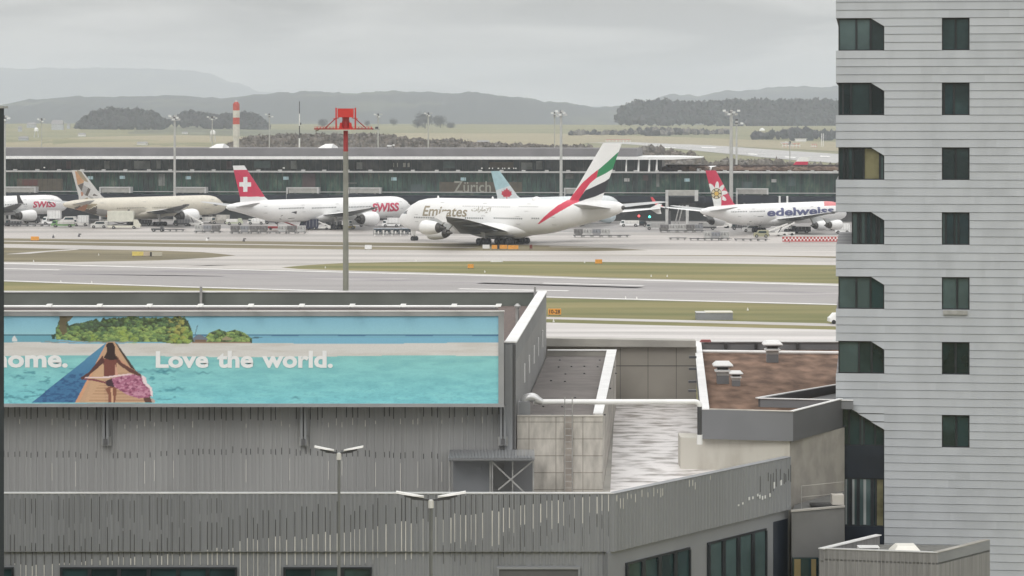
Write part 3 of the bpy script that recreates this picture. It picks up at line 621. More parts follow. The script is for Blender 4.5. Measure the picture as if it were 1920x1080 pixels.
fill(q([(1040, 520), (1000, 570), (900, 690), (815, 745), (830, 770), (870, 750), (960, 670), (1060, 590)]), (88, 54, 52)); fill(q([(1180, 520), (1240, 600), (1340, 660), (1445, 722), (1420, 735), (1310, 690), (1200, 610), (1170, 560)]), (98, 60, 54)); fill(q([(1190, 540), (1330, 650), (1420, 700), (1330, 655), (1230, 590)]), (200, 140, 115))
fill(q([(1075, 410), (1100, 390), (1145, 392), (1168, 440), (1165, 500), (1190, 560), (1120, 570), (1050, 545), (1085, 480)]), dk)
fill(q([(1050, 790), (1160, 740), (1190, 800), (1160, 840), (1090, 830)]), (70, 46, 56))
m = q([(1130, 752), (1330, 706), (1450, 740), (1470, 800), (1530, 840), (1545, 920), (1500, 950), (1400, 955), (1280, 915), (1160, 840)]); fill(m, (168, 98, 128)); blend(np.where(m, np.clip((fbm(5, 3, 31)-.45)*5, 0, .8), 0), (200, 146, 168)); blend(np.where(m, np.clip((fbm(4, 3, 32)-.58)*7, 0, .8), 0), (120, 50, 84))
fill(q([(850, 742), (1060, 735), (1330, 700), (1335, 712), (1080, 752), (860, 752)]), (220, 196, 198)); fill(q([(850, 752), (960, 758), (1080, 790), (1070, 805), (950, 778), (850, 765)]), (128, 66, 72))
fill(q([(1430, 715), (1475, 740), (1490, 800), (1540, 850), (1550, 940), (1530, 930), (1515, 860), (1450, 800)]), (225, 205, 210)); fill(q([(1450, 955), (1520, 940), (1540, 998), (1470, 998)]), (92, 62, 54)); fill(q([(1520, 945), (1570, 975), (1570, 998), (1545, 998)]), (180, 160, 150))
img += (rs.rand(*XX.shape)-.5)[..., None]*6; img = np.clip(img, 0, 255)/255.
lin = np.where(img <= .04045, img/12.92, ((img+.055)/1.055)**2.4); lin = np.clip((lin*.88+lin.mean(-1, keepdims=True)*.12)*1.22, 0, .93)
me = bpy.data.meshes.new('picture'); vx = XK(gx, YA); vz = ZK(gy, YA)
VV = np.zeros((NYp+1, NXp+1, 3)); VV[..., 0] = vx[None, :]; VV[..., 1] = YA-.012; VV[..., 2] = vz[:, None]
idx = np.arange((NYp+1)*(NXp+1)).reshape(NYp+1, NXp+1); FF = np.stack([idx[1:, :-1], idx[1:, 1:], idx[:-1, 1:], idx[:-1, :-1]], -1).reshape(-1, 4)
me.from_pydata(VV.reshape(-1, 3).tolist(), [], FF.tolist()); ca = me.color_attributes.new('paint', 'FLOAT_COLOR', 'POINT')
ca.data.foreach_set('color', np.concatenate([lin, np.ones(lin.shape[:2]+(1,))], -1).astype(np.float32).ravel())
pmn = bpy.data.materials.new('printed_poster'); pmn.use_nodes = True; b_ = pmn.node_tree.nodes['Principled BSDF']; b_.inputs['Roughness'].default_value = .6
vc = pmn.node_tree.nodes.new('ShaderNodeVertexColor'); vc.layer_name = 'paint'; pmn.node_tree.links.new(vc.outputs[0], b_.inputs['Base Color'])
me.materials.append(pmn); po = bpy.data.objects.new('picture', me); COL.objects.link(po); po.parent = bd
letter_w = mat('white_poster_lettering', (.88, .89, .90), .6, var=.02)
def bword(s, x0, x1, yb, yt, bold=.034):
    text_mb(s, lambda u, v: (XK(x0+(x1-x0)*u, YA-.03), YA-.03, ZK(yb+(yt-yb)*v, YA-.03)), letter_w, bold).build('lettering', bd)
bword('home.', -12, 127, 689.5, 656); bword('Love', 292, 391, 690, 658.5); bword('the', 407, 475, 690, 657.5); bword('world.', 491, 624, 690, 657.5)
for px in (200, 570, 943):
    bk = MB()
    for dx in (-3.5, 3.5): bk.box(XK(px+dx-2.3, YF), XK(px+dx+2.3, YF), YF-.35, YF-.05, ZK(833, YF), bz0-.002, metal_lo)
    bk.box(XK(px-9, YF), XK(px+9, YF), YF-.2, YF-.045, ZK(835, YF), ZK(818, YF), steel); bk.box(XK(px-4, YF), XK(px+4, YF), YF-.36, YF-.201, ZK(832, YF), ZK(821, YF), panel_dk)
    bk.build('bracket', bd)
rl = MB(); rl.tube((bx0, YA+.5, bz1+.18), (XK(934, YA), YA+.5, bz1+.18), .05, .05, cap_white, 8); rl.tube((bx0, YA+.5, bz1+.08), (XK(934, YA), YA+.5, bz1+.08), .03, .03, panel_dk, 6); rl.build('rail', bd)
for px in (-94, 0, 94, 188, 281, 376, 470, 565, 659, 754, 849, 932):
    a = MB(); X = XK(px, YA); a.tube((X-.15, YA+.5, bz1+.1), (X+.05, YA-.5, bz1+.28), .02, .02, steel, 6); a.hexa([(X-.1, YA-.75, bz1+.25), (X+.16, YA-.75, bz1+.25), (X+.16, YA-.45, bz1+.25), (X-.1, YA-.45, bz1+.25)], [(X-.02, YA-.7, bz1+.36), (X+.2, YA-.7, bz1+.36), (X+.2, YA-.5, bz1+.36), (X-.02, YA-.5, bz1+.36)], cap_white); a.build('floodlight', bd)
# ---------------------------------------------------------------- lower ribbed block with terrace parapet
lb = thing('lower_building', 'grey ribbed low building across the foreground with dark windows', 'building')
YL = 108.0; ZL = ZK(926, YL); C0 = (XK(1152, YL), YL); KE = (28.5-ZL)*F; YE = KE/(857-HOR); C1 = (XK(1483, YE), YE)
wd = Vector((C1[0]-C0[0], C1[1]-C0[1], 0)); LEN = wd.length; wd /= LEN; wn = Vector((wd.y, -wd.x, 0))
XLL = XK(-320, YL); zstep = ZK(1035, YL)
floor_z = 12.86
mb = MB(); th = .35
inner = [(XLL, YL+th), (C0[0]-.15, YL+th), (C1[0]-wn.x*th, C1[1]-wn.y*th)]
def lbp(s, off=0.0, z=0.0): p = Vector((C0[0], C0[1], 0))+wd*s+wn*off; return (p.x, p.y, z)
mb.hexa([(XLL, YL, zstep), (C0[0], YL, zstep), (C0[0]-.2, YL+th, zstep), (XLL, YL+th, zstep)], [(XLL, YL, ZL), (C0[0], YL, ZL), (C0[0]-.2, YL+th, ZL), (XLL, YL+th, ZL)], metal_grey)
mb.hexa([lbp(0, 0, zstep), lbp(LEN, 0, zstep), lbp(LEN, -th, zstep), (C0[0]-.2, YL+th, zstep)], [lbp(0, 0, ZL), lbp(LEN, 0, ZL), lbp(LEN, -th, ZL), (C0[0]-.2, YL+th, ZL)], metal_grey)
mb.build('parapet', lb)
mb = MB(); mb.box(XLL, C0[0]-.25, YL+.12, YL+.7, 0, zstep-.002, metal_grey)
mb.hexa([lbp(-.3, -.12, 0), lbp(LEN, -.12, 0), lbp(LEN, -.7, 0), lbp(.1, -.7, 0)], [lbp(-.3, -.12, zstep-.002), lbp(LEN, -.12, zstep-.002), lbp(LEN, -.7, zstep-.002), lbp(.1, -.7, zstep-.002)], metal_grey); mb.build('wall', lb)
mb = MB(); mb.box(XLL, XK(1000, YL), YL-.03, YL+th+.03, ZL, ZL+.03, cap_grey); mb.hexa([(XK(1000, YL)+.001, YL-.03, ZL), (C0[0], YL-.03, ZL), (C0[0]-.2, YL+th, ZL), (XK(1000, YL), YL+th, ZL)], [(XK(1000, YL)+.001, YL-.03, ZL+.03), (C0[0], YL-.03, ZL+.03), (C0[0]-.2, YL+th, ZL+.03), (XK(1000, YL), YL+th, ZL+.03)], cap_grey)
mb.hexa([lbp(0.001, .03, ZL), lbp(LEN, .03, ZL), lbp(LEN, -th, ZL), (C0[0]-.19, YL+th, ZL)], [lbp(0.001, .03, ZL+.02), lbp(LEN, .03, ZL+.02), lbp(LEN, -th, ZL+.02), (C0[0]-.19, YL+th, ZL+.02)], metal_lo); mb.build('capping', lb)
mb = MB(); mb.poly([(XLL, YL+.3, floor_z), (C0[0], YL+.3, floor_z), (C1[0]-.3, C1[1], floor_z), (C1[0]-.3, YB+2.5, floor_z), (XLL, YB+2.5, floor_z)], concrete_dk); mb.build('roof', lb)
rb = MB(); k = 0
winL = [(XK(8, YL)-3, XK(25, YL)), (XK(112, YL), XK(444, YL)), (XK(531, YL), XK(697, YL)), (XK(932, YL), XK(1088, YL))]
x = XLL
while x < C0[0]-.1:
    px = 960+F*x/YL; p = pitch[(k*3) % 8]*rnd.uniform(.85, 1.15)*.95
    rb.hexa([(x, YL-.035, zstep+.02), (x+.05, YL-.035, zstep+.02), (x+.1, YL-.001, zstep+.02), (x-.05, YL-.001, zstep+.02)], [(x, YL-.035, ZL-.01), (x+.05, YL-.035, ZL-.01), (x+.1, YL-.001, ZL-.01), (x-.05, YL-.001, ZL-.01)], metal_grey)
    zw0 = ZK(1062, YL) if any(a-.1 < x < b+.05 for a, b in winL) else 8.0
    rb.hexa([(x, YL+.085, zw0+.05), (x+.05, YL+.085, zw0+.05), (x+.1, YL+.119, zw0+.05), (x-.05, YL+.119, zw0+.05)], [(x, YL+.085, zstep), (x+.05, YL+.085, zstep), (x+.1, YL+.119, zstep), (x-.05, YL+.119, zstep)], metal_grey)
    yl = np.interp(px, [0, 60, 150, 250, 340, 420, 470, 560, 640, 720, 800, 900, 1000, 1100, 1160], [1062, 1060, 1052, 1046, 1040, 1030, 1010, 1008, 998, 986, 975, 960, 948, 928, 926])+rnd.uniform(-5, 4)
    ye = np.interp(px, [0, 420, 640, 760, 900, 1000, 1160], [1100, 1100, 1082, 1040, 1020, 990, 955])+rnd.uniform(-16, 12); wl_ = rnd.choice((.016, .024, .034)); y0s = rnd.uniform(30, 62)
    def seg(ya, yb, m, w):
        for (lo_, hi_, off) in ((927, 1033, -.04), (1036, 1100, .08)):
            a = max(ya, lo_); b = min(yb, hi_)
            if zw0 > 9 and lo_ > 1000: b = min(b, 1060)
            if b-a > 1.5: rb.box(x+.012, x+.012+w, YL+off, YL+off+.0045, ZK(b, YL), ZK(a, YL), m)
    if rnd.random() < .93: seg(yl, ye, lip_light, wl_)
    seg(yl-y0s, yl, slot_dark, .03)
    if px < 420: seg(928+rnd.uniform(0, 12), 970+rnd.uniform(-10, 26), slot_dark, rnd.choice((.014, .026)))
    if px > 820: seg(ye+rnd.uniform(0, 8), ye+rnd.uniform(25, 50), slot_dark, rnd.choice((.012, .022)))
    x += p; k += 1
s = .1
while s < LEN-.1:
    p = pitch[(k*5) % 8]*rnd.uniform(.8, 1.2)
    rb.hexa([lbp(s, .035, zstep+.02), lbp(s+.05, .035, zstep+.02), lbp(s+.1, .001, zstep+.02), lbp(s-.05, .001, zstep+.02)], [lbp(s, .035, ZL-.01), lbp(s+.05, .035, ZL-.01), lbp(s+.1, .001, ZL-.01), lbp(s-.05, .001, ZL-.01)], metal_grey)
    if s < LEN*.55 and rnd.random() < .7:
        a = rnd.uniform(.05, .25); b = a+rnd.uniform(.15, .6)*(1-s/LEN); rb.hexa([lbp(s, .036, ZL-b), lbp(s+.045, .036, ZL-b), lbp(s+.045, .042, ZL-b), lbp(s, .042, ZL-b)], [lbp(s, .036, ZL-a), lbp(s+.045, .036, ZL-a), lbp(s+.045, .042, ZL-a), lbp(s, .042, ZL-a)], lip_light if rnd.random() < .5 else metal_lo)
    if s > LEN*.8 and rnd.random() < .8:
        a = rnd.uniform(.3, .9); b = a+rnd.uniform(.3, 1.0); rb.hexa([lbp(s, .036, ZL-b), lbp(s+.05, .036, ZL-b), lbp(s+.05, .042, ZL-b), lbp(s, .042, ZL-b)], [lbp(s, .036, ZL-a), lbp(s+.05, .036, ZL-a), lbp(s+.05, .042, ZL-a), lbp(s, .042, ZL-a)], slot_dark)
    s += p; k += 1
x = XLL
while x < C0[0]-.1:
    rb.box(x, x+.03, YL-.022, YL-.0005, zstep+.03, ZL-.02, metal_lo); x += .125*rnd.uniform(.85, 1.15)
rb.build('ribs', lb)
# small punched highlights on the receding wall
for px, ya, yb in ((1462, 900, 910), (1449, 904, 916), (1441, 925, 932), (1432, 929, 935), (1427, 930, 937), (1422, 928, 935), (1418, 926, 931), (1409, 931, 936), (1402, 932, 938), (1390, 942, 946), (1382, 946, 949)):
    # intersect column with the wall line
    kk = (px-960)/F; s_ = (kk*C0[1]-C0[0])/(wd.x-kk*wd.y); Y = C0[1]+wd.y*s_
    hl = MB(); hl.hexa([lbp(s_, .036, ZK(yb, Y)), lbp(s_+.12, .036, ZK(yb, Y)), lbp(s_+.12, .044, ZK(yb, Y)), lbp(s_, .044, ZK(yb, Y))], [lbp(s_, .036, ZK(ya, Y)), lbp(s_+.12, .036, ZK(ya, Y)), lbp(s_+.12, .044, ZK(ya, Y)), lbp(s_, .044, ZK(ya, Y))], cap_white); hl.build('punched_hole', lb)
for i, (a, b) in enumerate(winL):
    f = MB(); zt = ZK(1064, YL); f.box(a, b, YL+.03, YL+.15, zt-.08, zt, frame_dk if i < 3 else metal_lo)
    f.box(a, a+.08, YL+.03, YL+.15, 8, zt-.08, frame_dk if i < 3 else metal_lo); f.box(b-.08, b, YL+.03, YL+.15, 8, zt-.08, frame_dk if i < 3 else metal_lo)
    n = max(1, int((b-a)/1.15)); 
    for j in range(1, n):
        if i < 3: f.box(a+(b-a)*j/n-.07, a+(b-a)*j/n+.07, YL+.04, YL+.15, 8, zt-.08, frame_dk)
    w = f.build('window', lb); p = MB(); p.poly([(a, YL+.1, 8), (b, YL+.1, 8), (b, YL+.1, zt), (a, YL+.1, zt)], glass_gr if i < 3 else panel_dk); p.build('pane', w)
def rw(pa, pb, yta, ytb, bars, m):
    f = MB(); ss = []
    for px in (pa, pb): kk = (px-960)/F; ss.append((kk*C0[1]-C0[0])/(wd.x-kk*wd.y))
    sa, sb = ss; Ya = C0[1]+wd.y*sa; zt = ZK(yta, Ya)
    def bx(s0, s1, o0, o1, z0, z1, mm, mb_): mb_.hexa([lbp(s0, o1, z0), lbp(s1, o1, z0), lbp(s1, o0, z0), lbp(s0, o0, z0)], [lbp(s0, o1, z1), lbp(s1, o1, z1), lbp(s1, o0, z1), lbp(s0, o0, z1)], mm)
    bx(sa, sb, -.15, -.06, zt-.09, zt, frame_dk, f)
    for j in range(bars+1):
        c = sa+(sb-sa)*j/bars; bx(max(sa, c-.1), min(sb, c+.16), -.16, -.02, 7, zt-.09, frame_dk, f)
    w = f.build('window', lb); p = MB(); p.poly([lbp(sa, -.09, 7), lbp(sb, -.09, 7), lbp(sb, -.09, zt), lbp(sa, -.09, zt)], m); p.build('pane', w)
rw(1177, 1297, 1056, 1028, 4, glass_gr); rw(1330, 1440, 1018, 990, 4, glass_lt)
dr = MB(); dr.hexa([lbp(LEN-1.4, -.11, 5), lbp(LEN-.1, -.11, 5), lbp(LEN-.1, -.13, 5), lbp(LEN-1.4, -.13, 5)], [lbp(LEN-1.4, -.11, ZK(978, 119)), lbp(LEN-.1, -.11, ZK(978, 119)), lbp(LEN-.1, -.13, ZK(978, 119)), lbp(LEN-1.4, -.13, ZK(978, 119))], navy); dr.build('door', lb)
# ---------------------------------------------------------------- service shelter on the terrace
sh = thing('service_shelter', 'open grey steel shelter with crossed braces under the billboard', 'shelter')
YS = 112.6; sx = lambda px: XK(px, YS); sz = lambda py: ZK(py, YS)
m = MB(); 
for i in range(60):
    a = sx(841+i*2.7); m.box(a, a+.04, YS-.5, YF-.05, sz(861)+(.02 if i % 2 else 0), sz(856)+(.02 if i % 2 else 0), metal_lo)
m.build('roof', sh)
m = MB()
for px in (843, 919, 923, 961, 1000): m.box(sx(px-1), sx(px+1.2), YS-.03, YS+.03, floor_z, sz(861), steel)
m.box(sx(842), sx(1001), YS-.035, YS+.035, sz(865), sz(861)-.001, metal_lo); m.build('frame', sh)
m = MB(); m.beam((sx(921), YS-.06, sz(864)), (sx(984), YS-.06, sz(924)), .03, .06, steel); m.beam((sx(999), YS-.09, sz(864)), (sx(934), YS-.09, sz(918)), .03, .06, steel); m.build('brace', sh)
m = MB(); m.box(sx(849), sx(917), YS+.5, YS+.55, floor_z, sz(864), mat('blue_grey_door', (.19, .20, .215), .5, var=.04)); m.build('door', sh)
m = MB(); m.box(sx(964), sx(999), YS+1.2, YS+1.3, floor_z, sz(862), panel_grey); m.build('back_panel', sh)
# ---------------------------------------------------------------- concrete block with ladder
cb = thing('concrete_building', 'small stained concrete block beside the billboard hall with a ladder', 'building')
YC = 115.6; ZC = ZK(781, YC); YCB = (28.5-ZC)*F/(657-HOR); xa, xb = SX(YC)+.04, XK(1130, YC); xbb = XK(1155, YCB)
conc_blk = bpy.data.materials.new('stained_board_concrete'); conc_blk.use_nodes = True; t_ = conc_blk.node_tree; bb = t_.nodes['Principled BSDF']; bb.inputs['Roughness'].default_value = .85
tcn = t_.nodes.new('ShaderNodeTexCoord'); mpn = t_.nodes.new('ShaderNodeMapping'); mpn.inputs[2].default_value = (R(90), 0, 0); mpn.inputs[3].default_value = (1, 1, 1)
brk = t_.nodes.new('ShaderNodeTexBrick'); brk.inputs['Scale'].default_value = 1; brk.inputs['Mortar Size'].default_value = .018; brk.inputs['Brick Width'].default_value = 1.15; brk.inputs['Row Height'].default_value = .72; brk.offset = .37; brk.offset_frequency = 1
brk.inputs['Color1'].default_value = (.54, .51, .465, 1); brk.inputs['Color2'].default_value = (.485, .46, .42, 1); brk.inputs['Mortar'].default_value = (.27, .25, .22, 1)
nzz = t_.nodes.new('ShaderNodeTexNoise'); nzz.inputs['Scale'].default_value = 1.6; nzz.inputs['Detail'].default_value = 9; mp2 = t_.nodes.new('ShaderNodeMapping'); mp2.inputs[3].default_value = (2.2, 1, .7)
rr_ = t_.nodes.new('ShaderNodeMapRange'); rr_.inputs[1].default_value = .35; rr_.inputs[2].default_value = .7; rr_.inputs[3].default_value = 1.08; rr_.inputs[4].default_value = .7
vs_ = t_.nodes.new('ShaderNodeVectorMath'); vs_.operation = 'SCALE'
for a, b in ((tcn.outputs['Object'], mpn.inputs[0]), (mpn.outputs[0], brk.inputs['Vector']), (tcn.outputs['Object'], mp2.inputs[0]), (mp2.outputs[0], nzz.inputs['Vector']), (nzz.outputs[0], rr_.inputs[0]), (brk.outputs[0], vs_.inputs[0]), (rr_.outputs[0], vs_.inputs['Scale']), (vs_.outputs[0], bb.inputs['Base Color'])): t_.links.new(a, b)
m = MB(); m.hexa([(xa, YC, floor_z), (xb, YC, floor_z), (xbb, YCB, floor_z), (SX(YCB)+.04, YCB, floor_z)], [(xa, YC, ZC-.35), (xb, YC, ZC-.35), (xbb, YCB, ZC-.35), (SX(YCB)+.04, YCB, ZC-.35)], conc_blk); m.build('wall', cb)
m = MB(); m.box(xa, xb, YC, YC+.25, ZC-.348, ZC, conc_blk); m.hexa([(xb-.35, YC+.25, ZC-.348), (xb, YC+.25, ZC-.348), (xbb, YCB, ZC-.348), (xbb-.45, YCB, ZC-.348)], [(xb-.35, YC+.25, ZC), (xb, YC+.25, ZC), (xbb, YCB, ZC), (xbb-.45, YCB, ZC)], concrete_dk); m.box(SX(YCB)+.05, xbb-.46, YCB-.3, YCB, ZC-.348, ZC, concrete_dk); m.build('parapet', cb)
m = MB(); m.hexa([(xb-.38, YC+.9, ZC), (xb+.04, YC+.9, ZC), (xbb+.04, YCB+.04, ZC), (xbb-.5, YCB+.04, ZC)], [(xb-.38, YC+.9, ZC+.05), (xb+.04, YC+.9, ZC+.05), (xbb+.04, YCB+.04, ZC+.05), (xbb-.5, YCB+.04, ZC+.05)], cap_white); m.box(SX(YCB)+.08, xbb-.51, YCB-.35, YCB+.04, ZC, ZC+.05, cap_white); m.box(xa, xb+.03, YC-.03, YC+.22, ZC, ZC+.045, concrete); m.build('capping', cb)
m = MB(); m.hexa([(xa+.02, YC+.25, ZC-.347), (xb-.35, YC+.25, ZC-.347), (xbb-.45, YCB-.3, ZC-.347), (SX(YCB)+.06, YCB-.3, ZC-.347)], [(xa+.02, YC+.25, ZC-.3), (xb-.35, YC+.25, ZC-.3), (xbb-.45, YCB-.3, ZC-.3), (SX(YCB)+.06, YCB-.3, ZC-.3)], felt)
for i in range(8):
    for j in range(5):
        Y = YC+3+i*4+rnd.uniform(-.3, .3); X = SX(Y)+.8+j*.75+rnd.uniform(-.2, .2)
        if rnd.random() < .6: m.box(X, X+.09, Y, Y+.3, ZC-.299, ZC-.26, slot_dark)
m.build('roof', cb)
ld = thing('ladder', 'steel ladder fixed to the concrete block wall', 'ladder')
m = MB(); lx0, lx1 = XK(1059, YC-.3), XK(1073, YC-.3)
for X in (lx0, lx1): m.tube((X, YC-.25, floor_z), (X, YC-.25, ZC+.85), .02, .02, steel, 8)
z = floor_z+.2
while z < ZC+.5: m.tube((lx0, YC-.25, z), (lx1, YC-.25, z), .01, .01, steel, 6); z += .28
m.build('frame', ld)
m = MB(); m.box(lx0-.03, lx1+.03, YC-.05, YC-.005, floor_z, ZC-.02, mat('rusty_mauve_strip', (.33, .295, .265), .85, var=.15)); m.build('wall_plate', ld)
pp = thing('duct_pipe', 'long white insulated pipe bridging the gap between the roofs', 'pipe')
YP = 116.3; ZP = ZK(753.5, YP)
m = MB(); m.tube((XK(1000, YP), YP, ZP), (XK(1303, YP), YP, ZP), .115, .115, cap_white, 16)
m.loft([[(XK(1303, YP)+.2*math.sin(a), YP+.115*math.cos(b), 0) if 0 else (XK(1303, YP)+(.2+.115*math.cos(b))*math.sin(a), YP+.115*math.sin(b), ZP-.2+(.2+.115*math.cos(b))*math.cos(a)) for b in [2*math.pi*k/14 for k in range(14)]] for a in [R(i*15) for i in range(7)]], cap_white)
m.tube((XK(1303, YP)+.2, YP, ZP-.2), (XK(1303, YP)+.2, YP, ZK(815, YP)), .1, .1, dark, 12); m.tube((XK(1303, YP)+.2, YP, ZK(815, YP)), (XK(1303, YP)+.2, YP, ZK(833, YP)), .12, .12, cap_white, 12); m.build('pipe', pp, smooth=True)
m = MB(); c0 = Vector((XK(985, YP), YP, ZK(757, YP)))
EX, EZ = XK(995.5, YP), ZK(752, YP)-.05
m.loft([[(EX-(.27+.2*math.cos(b))*math.cos(a), YP+.2*math.sin(b), EZ+(.21+.2*math.cos(b))*math.sin(a)) for b in [2*math.pi*k/18 for k in range(18)]] for a in [R(i*14) for i in range(11)]], silver)
m.tube((EX+.2, YP-.01, EZ+.13), (EX+.5, YP-.01, ZP-.02), .2, .125, silver, 16); m.build('elbow', pp, smooth=True)
m = MB(); m.box(XK(973, YP), XK(994, YP), YP-.35, YP+.35, ZC-.3, ZK(752, YP), metal_lo); m.build('duct_box', pp)
# ---------------------------------------------------------------- low metal roof, back wall, retaining ledge
lr_ = thing('metal_roof', 'streaked wet white metal roof between the concrete block and the brown roof', 'roof')
m = MB(); x0r, x1r = xb+.1, XK(1318, 122); m.poly([(x0r, YL+2.5, floor_z+.02), lbp(2.6, -.4, floor_z+.02), lbp(9.5, -.4, floor_z+.02), (XK(1312, 152), 152, floor_z+.05), (xbb+.02, 152, floor_z+.05)], wet); m.build('sheet', lr_)
m = MB()
for i in range(0):
    yy = YL+3+i*.85; xr = min(x1r+.05*(i*.85), lbp((yy-C0[1])/wd.y-.6, 0)[0]-.3); m.beam((x0r+.045*(i*.8), yy, floor_z+.04), (xr, yy, floor_z+.04), .05, .02, wet)
pass
bw = thing('retaining_wall', 'tall concrete wall closing the gap behind the streaked roof', 'wall')
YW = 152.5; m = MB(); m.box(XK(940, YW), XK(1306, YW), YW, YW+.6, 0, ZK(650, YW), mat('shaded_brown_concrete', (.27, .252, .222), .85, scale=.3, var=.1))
for px in (1163, 1215, 1268): m.box(XK(px, YW)-.012, XK(px, YW)+.012, YW-.004, YW+.0, floor_z, ZK(652, YW), slot_dark)
m.box(XK(1150, YW), XK(1305, YW), YW-.006, YW, ZK(686, YW)-.02, ZK(686, YW)+.02, slot_dark); m.build('wall', bw)
m = MB(); zt_ = ZK(634, YW-.3); m.hexa([(XK(940, YW), YW-.35, ZK(648, YW)), (XK(1304, YW), YW-.35, ZK(650, YW)), (XK(1304, YW), YW+.9, ZK(650, YW)), (XK(940, YW), YW+.9, ZK(648, YW))], [(XK(940, YW), YW-.35, ZK(632, YW)), (XK(1304, YW), YW-.35, ZK(638, YW)), (XK(1304, YW), YW+.9, ZK(638, YW)), (XK(940, YW), YW+.9, ZK(632, YW))], concrete_dk); m.build('ledge', bw)
# ---------------------------------------------------------------- building with the brown roof
br = thing('brown_roof_building', 'slate grey clad building with a brown planted roof', 'building')
A_ = P(1315, 768, 122.5); ZR = A_[2]; YBk = (H-ZR)*F/(641-HOR)
Bc = (XK(1487, 121.6), 121.6); Cc = (XK(1580, 127.2), 127.2); A2 = (A_[0], 122.5); BL = (XK(1303, YBk), YBk); BR = (XK(1720, YBk), YBk); CR = (XK(1700, 135), 135.0)
ring = [A2, Bc, Cc, CR, BR, BL]
ZB = ZK(823, 122.5)
m = MB()
def wallseg(mb, a, b, z0, z1, th, mm, inward=1):
    a = Vector((a[0], a[1], 0)); b = Vector((b[0], b[1], 0)); d = (b-a).normalized(); n = Vector((-d.y, d.x, 0))*th*inward
    q_ = [a, b, b+n, a+n]; mb.hexa([(p.x, p.y, z0) for p in q_], [(p.x, p.y, z1) for p in q_], mm)
wallseg(m, A2, Bc, ZB, ZR, .25, panel_grey); wallseg(m, Bc, Cc, ZB-.004, ZR, .25, panel_dk)
wallseg(m, BL, A2, ZB+.003, ZR-.002, .3, panel_grey); wallseg(m, BR, BL, ZB, ZR-.004, .3, panel_grey); m.build('parapet', br)
m = MB(); m.poly([(p[0], p[1], ZR-.45) for p in ring], brown_roof); m.poly([(p[0], p[1], ZB+.01) for p in ring][::-1], panel_dk)
m.build('roof', br)
m = MB(); wallseg(m, (BL[0]-.04, BL[1]), (A2[0]-.04, A2[1]-.05), ZR, ZR+.05, .4, cap_white); wallseg(m, (A2[0]+.37, A2[1]-.05), (Bc[0], Bc[1]-.05), ZR, ZR+.035, .2, concrete); wallseg(m, (Bc[0], Bc[1]-.05), (Cc[0], Cc[1]-.05), ZR+.001, ZR+.036, .2, cap_white); wallseg(m, (BR[0], BR[1]+.05), (BL[0]+.5, BL[1]+.05), ZR, ZR+.05, .45, cap_grey); m.build('capping', br)
m = MB(); zp = ZK(659, 157); m.tube((XK(1312, 157), 157, zp-.0), (XK(1620, 157), 157, zp-.1), .1, .1, cap_white, 12); m.build('rail', br)
m = MB()
for px in (1358, 1415, 1493): m.box(XK(px, YBk-.5), XK(px+5, YBk-.5), YBk-.6, YBk-.35, ZR-.4, ZR-.05, slot_dark)
m.build('post', br)
m = MB(); V0 = P(1426, 747.5, 0)
zv = ZR-.05; Dv = lambda py: (H-zv)*F/(py-HOR); a = (XK(1426, Dv(747)), Dv(747)); b = (XK(1600, Dv(717)), Dv(717)); c = (XK(1600, Dv(751)), Dv(751))
wallseg(m, a, b, ZR-.45, zv, .12, panel_dk); wallseg(m, c, a, ZR-.448, zv-.002, .12, panel_grey); m.build('light_well', br)
m = MB(); wallseg(m, (a[0]-.1, a[1]), b, zv, zv+.04, .16, cap_white); wallseg(m, (c[0], c[1]), (a[0]-.1, a[1]), zv+.002, zv+.042, .16, cap_white); m.build('well_capping', br)
m = MB(); m.prism([(a[0]+.7, a[1]+.06), (c[0], c[1]+.3), (b[0], b[1]-.1)], ZR-.449, ZR-.40, panel_dk); m.build('well_floor', br)
m = MB(); conc_front = mat('pale_stained_concrete', (.55, .53, .475), .85, scale=.9, stretch=(1.6, 1, .5), col2=(.42, .39, .34), lo=.5, hi=.8, bump=.2, detail=9)
xg = XK(1276, 123.2); m.hexa([(xg, 123.2, 0), (Bc[0]-.12, 121.85, 0), (Bc[0]-.1, 123.5, 0), (xg, 125, 0)], [(xg, 123.2, ZB-.01), (Bc[0]-.12, 121.85, ZB-.01), (Bc[0]-.1, 123.5, ZB-.01), (xg, 125, ZB-.01)], conc_front)
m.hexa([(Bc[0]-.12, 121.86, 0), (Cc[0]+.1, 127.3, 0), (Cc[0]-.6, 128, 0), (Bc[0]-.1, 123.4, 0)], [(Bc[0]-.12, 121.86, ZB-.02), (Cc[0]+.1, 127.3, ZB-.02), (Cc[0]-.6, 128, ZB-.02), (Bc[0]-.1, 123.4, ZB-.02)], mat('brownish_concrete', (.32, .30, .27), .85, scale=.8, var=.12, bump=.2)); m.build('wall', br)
for py, D in ((670, 146), (692, 139), (716, 131), (733, 127)): m = MB(); m.box(XK(1301, D)-.25, XK(1306, D), D, D+.25, ZK(py+2, D), ZK(py-2, D), dark); m.build('wall_hook', br)
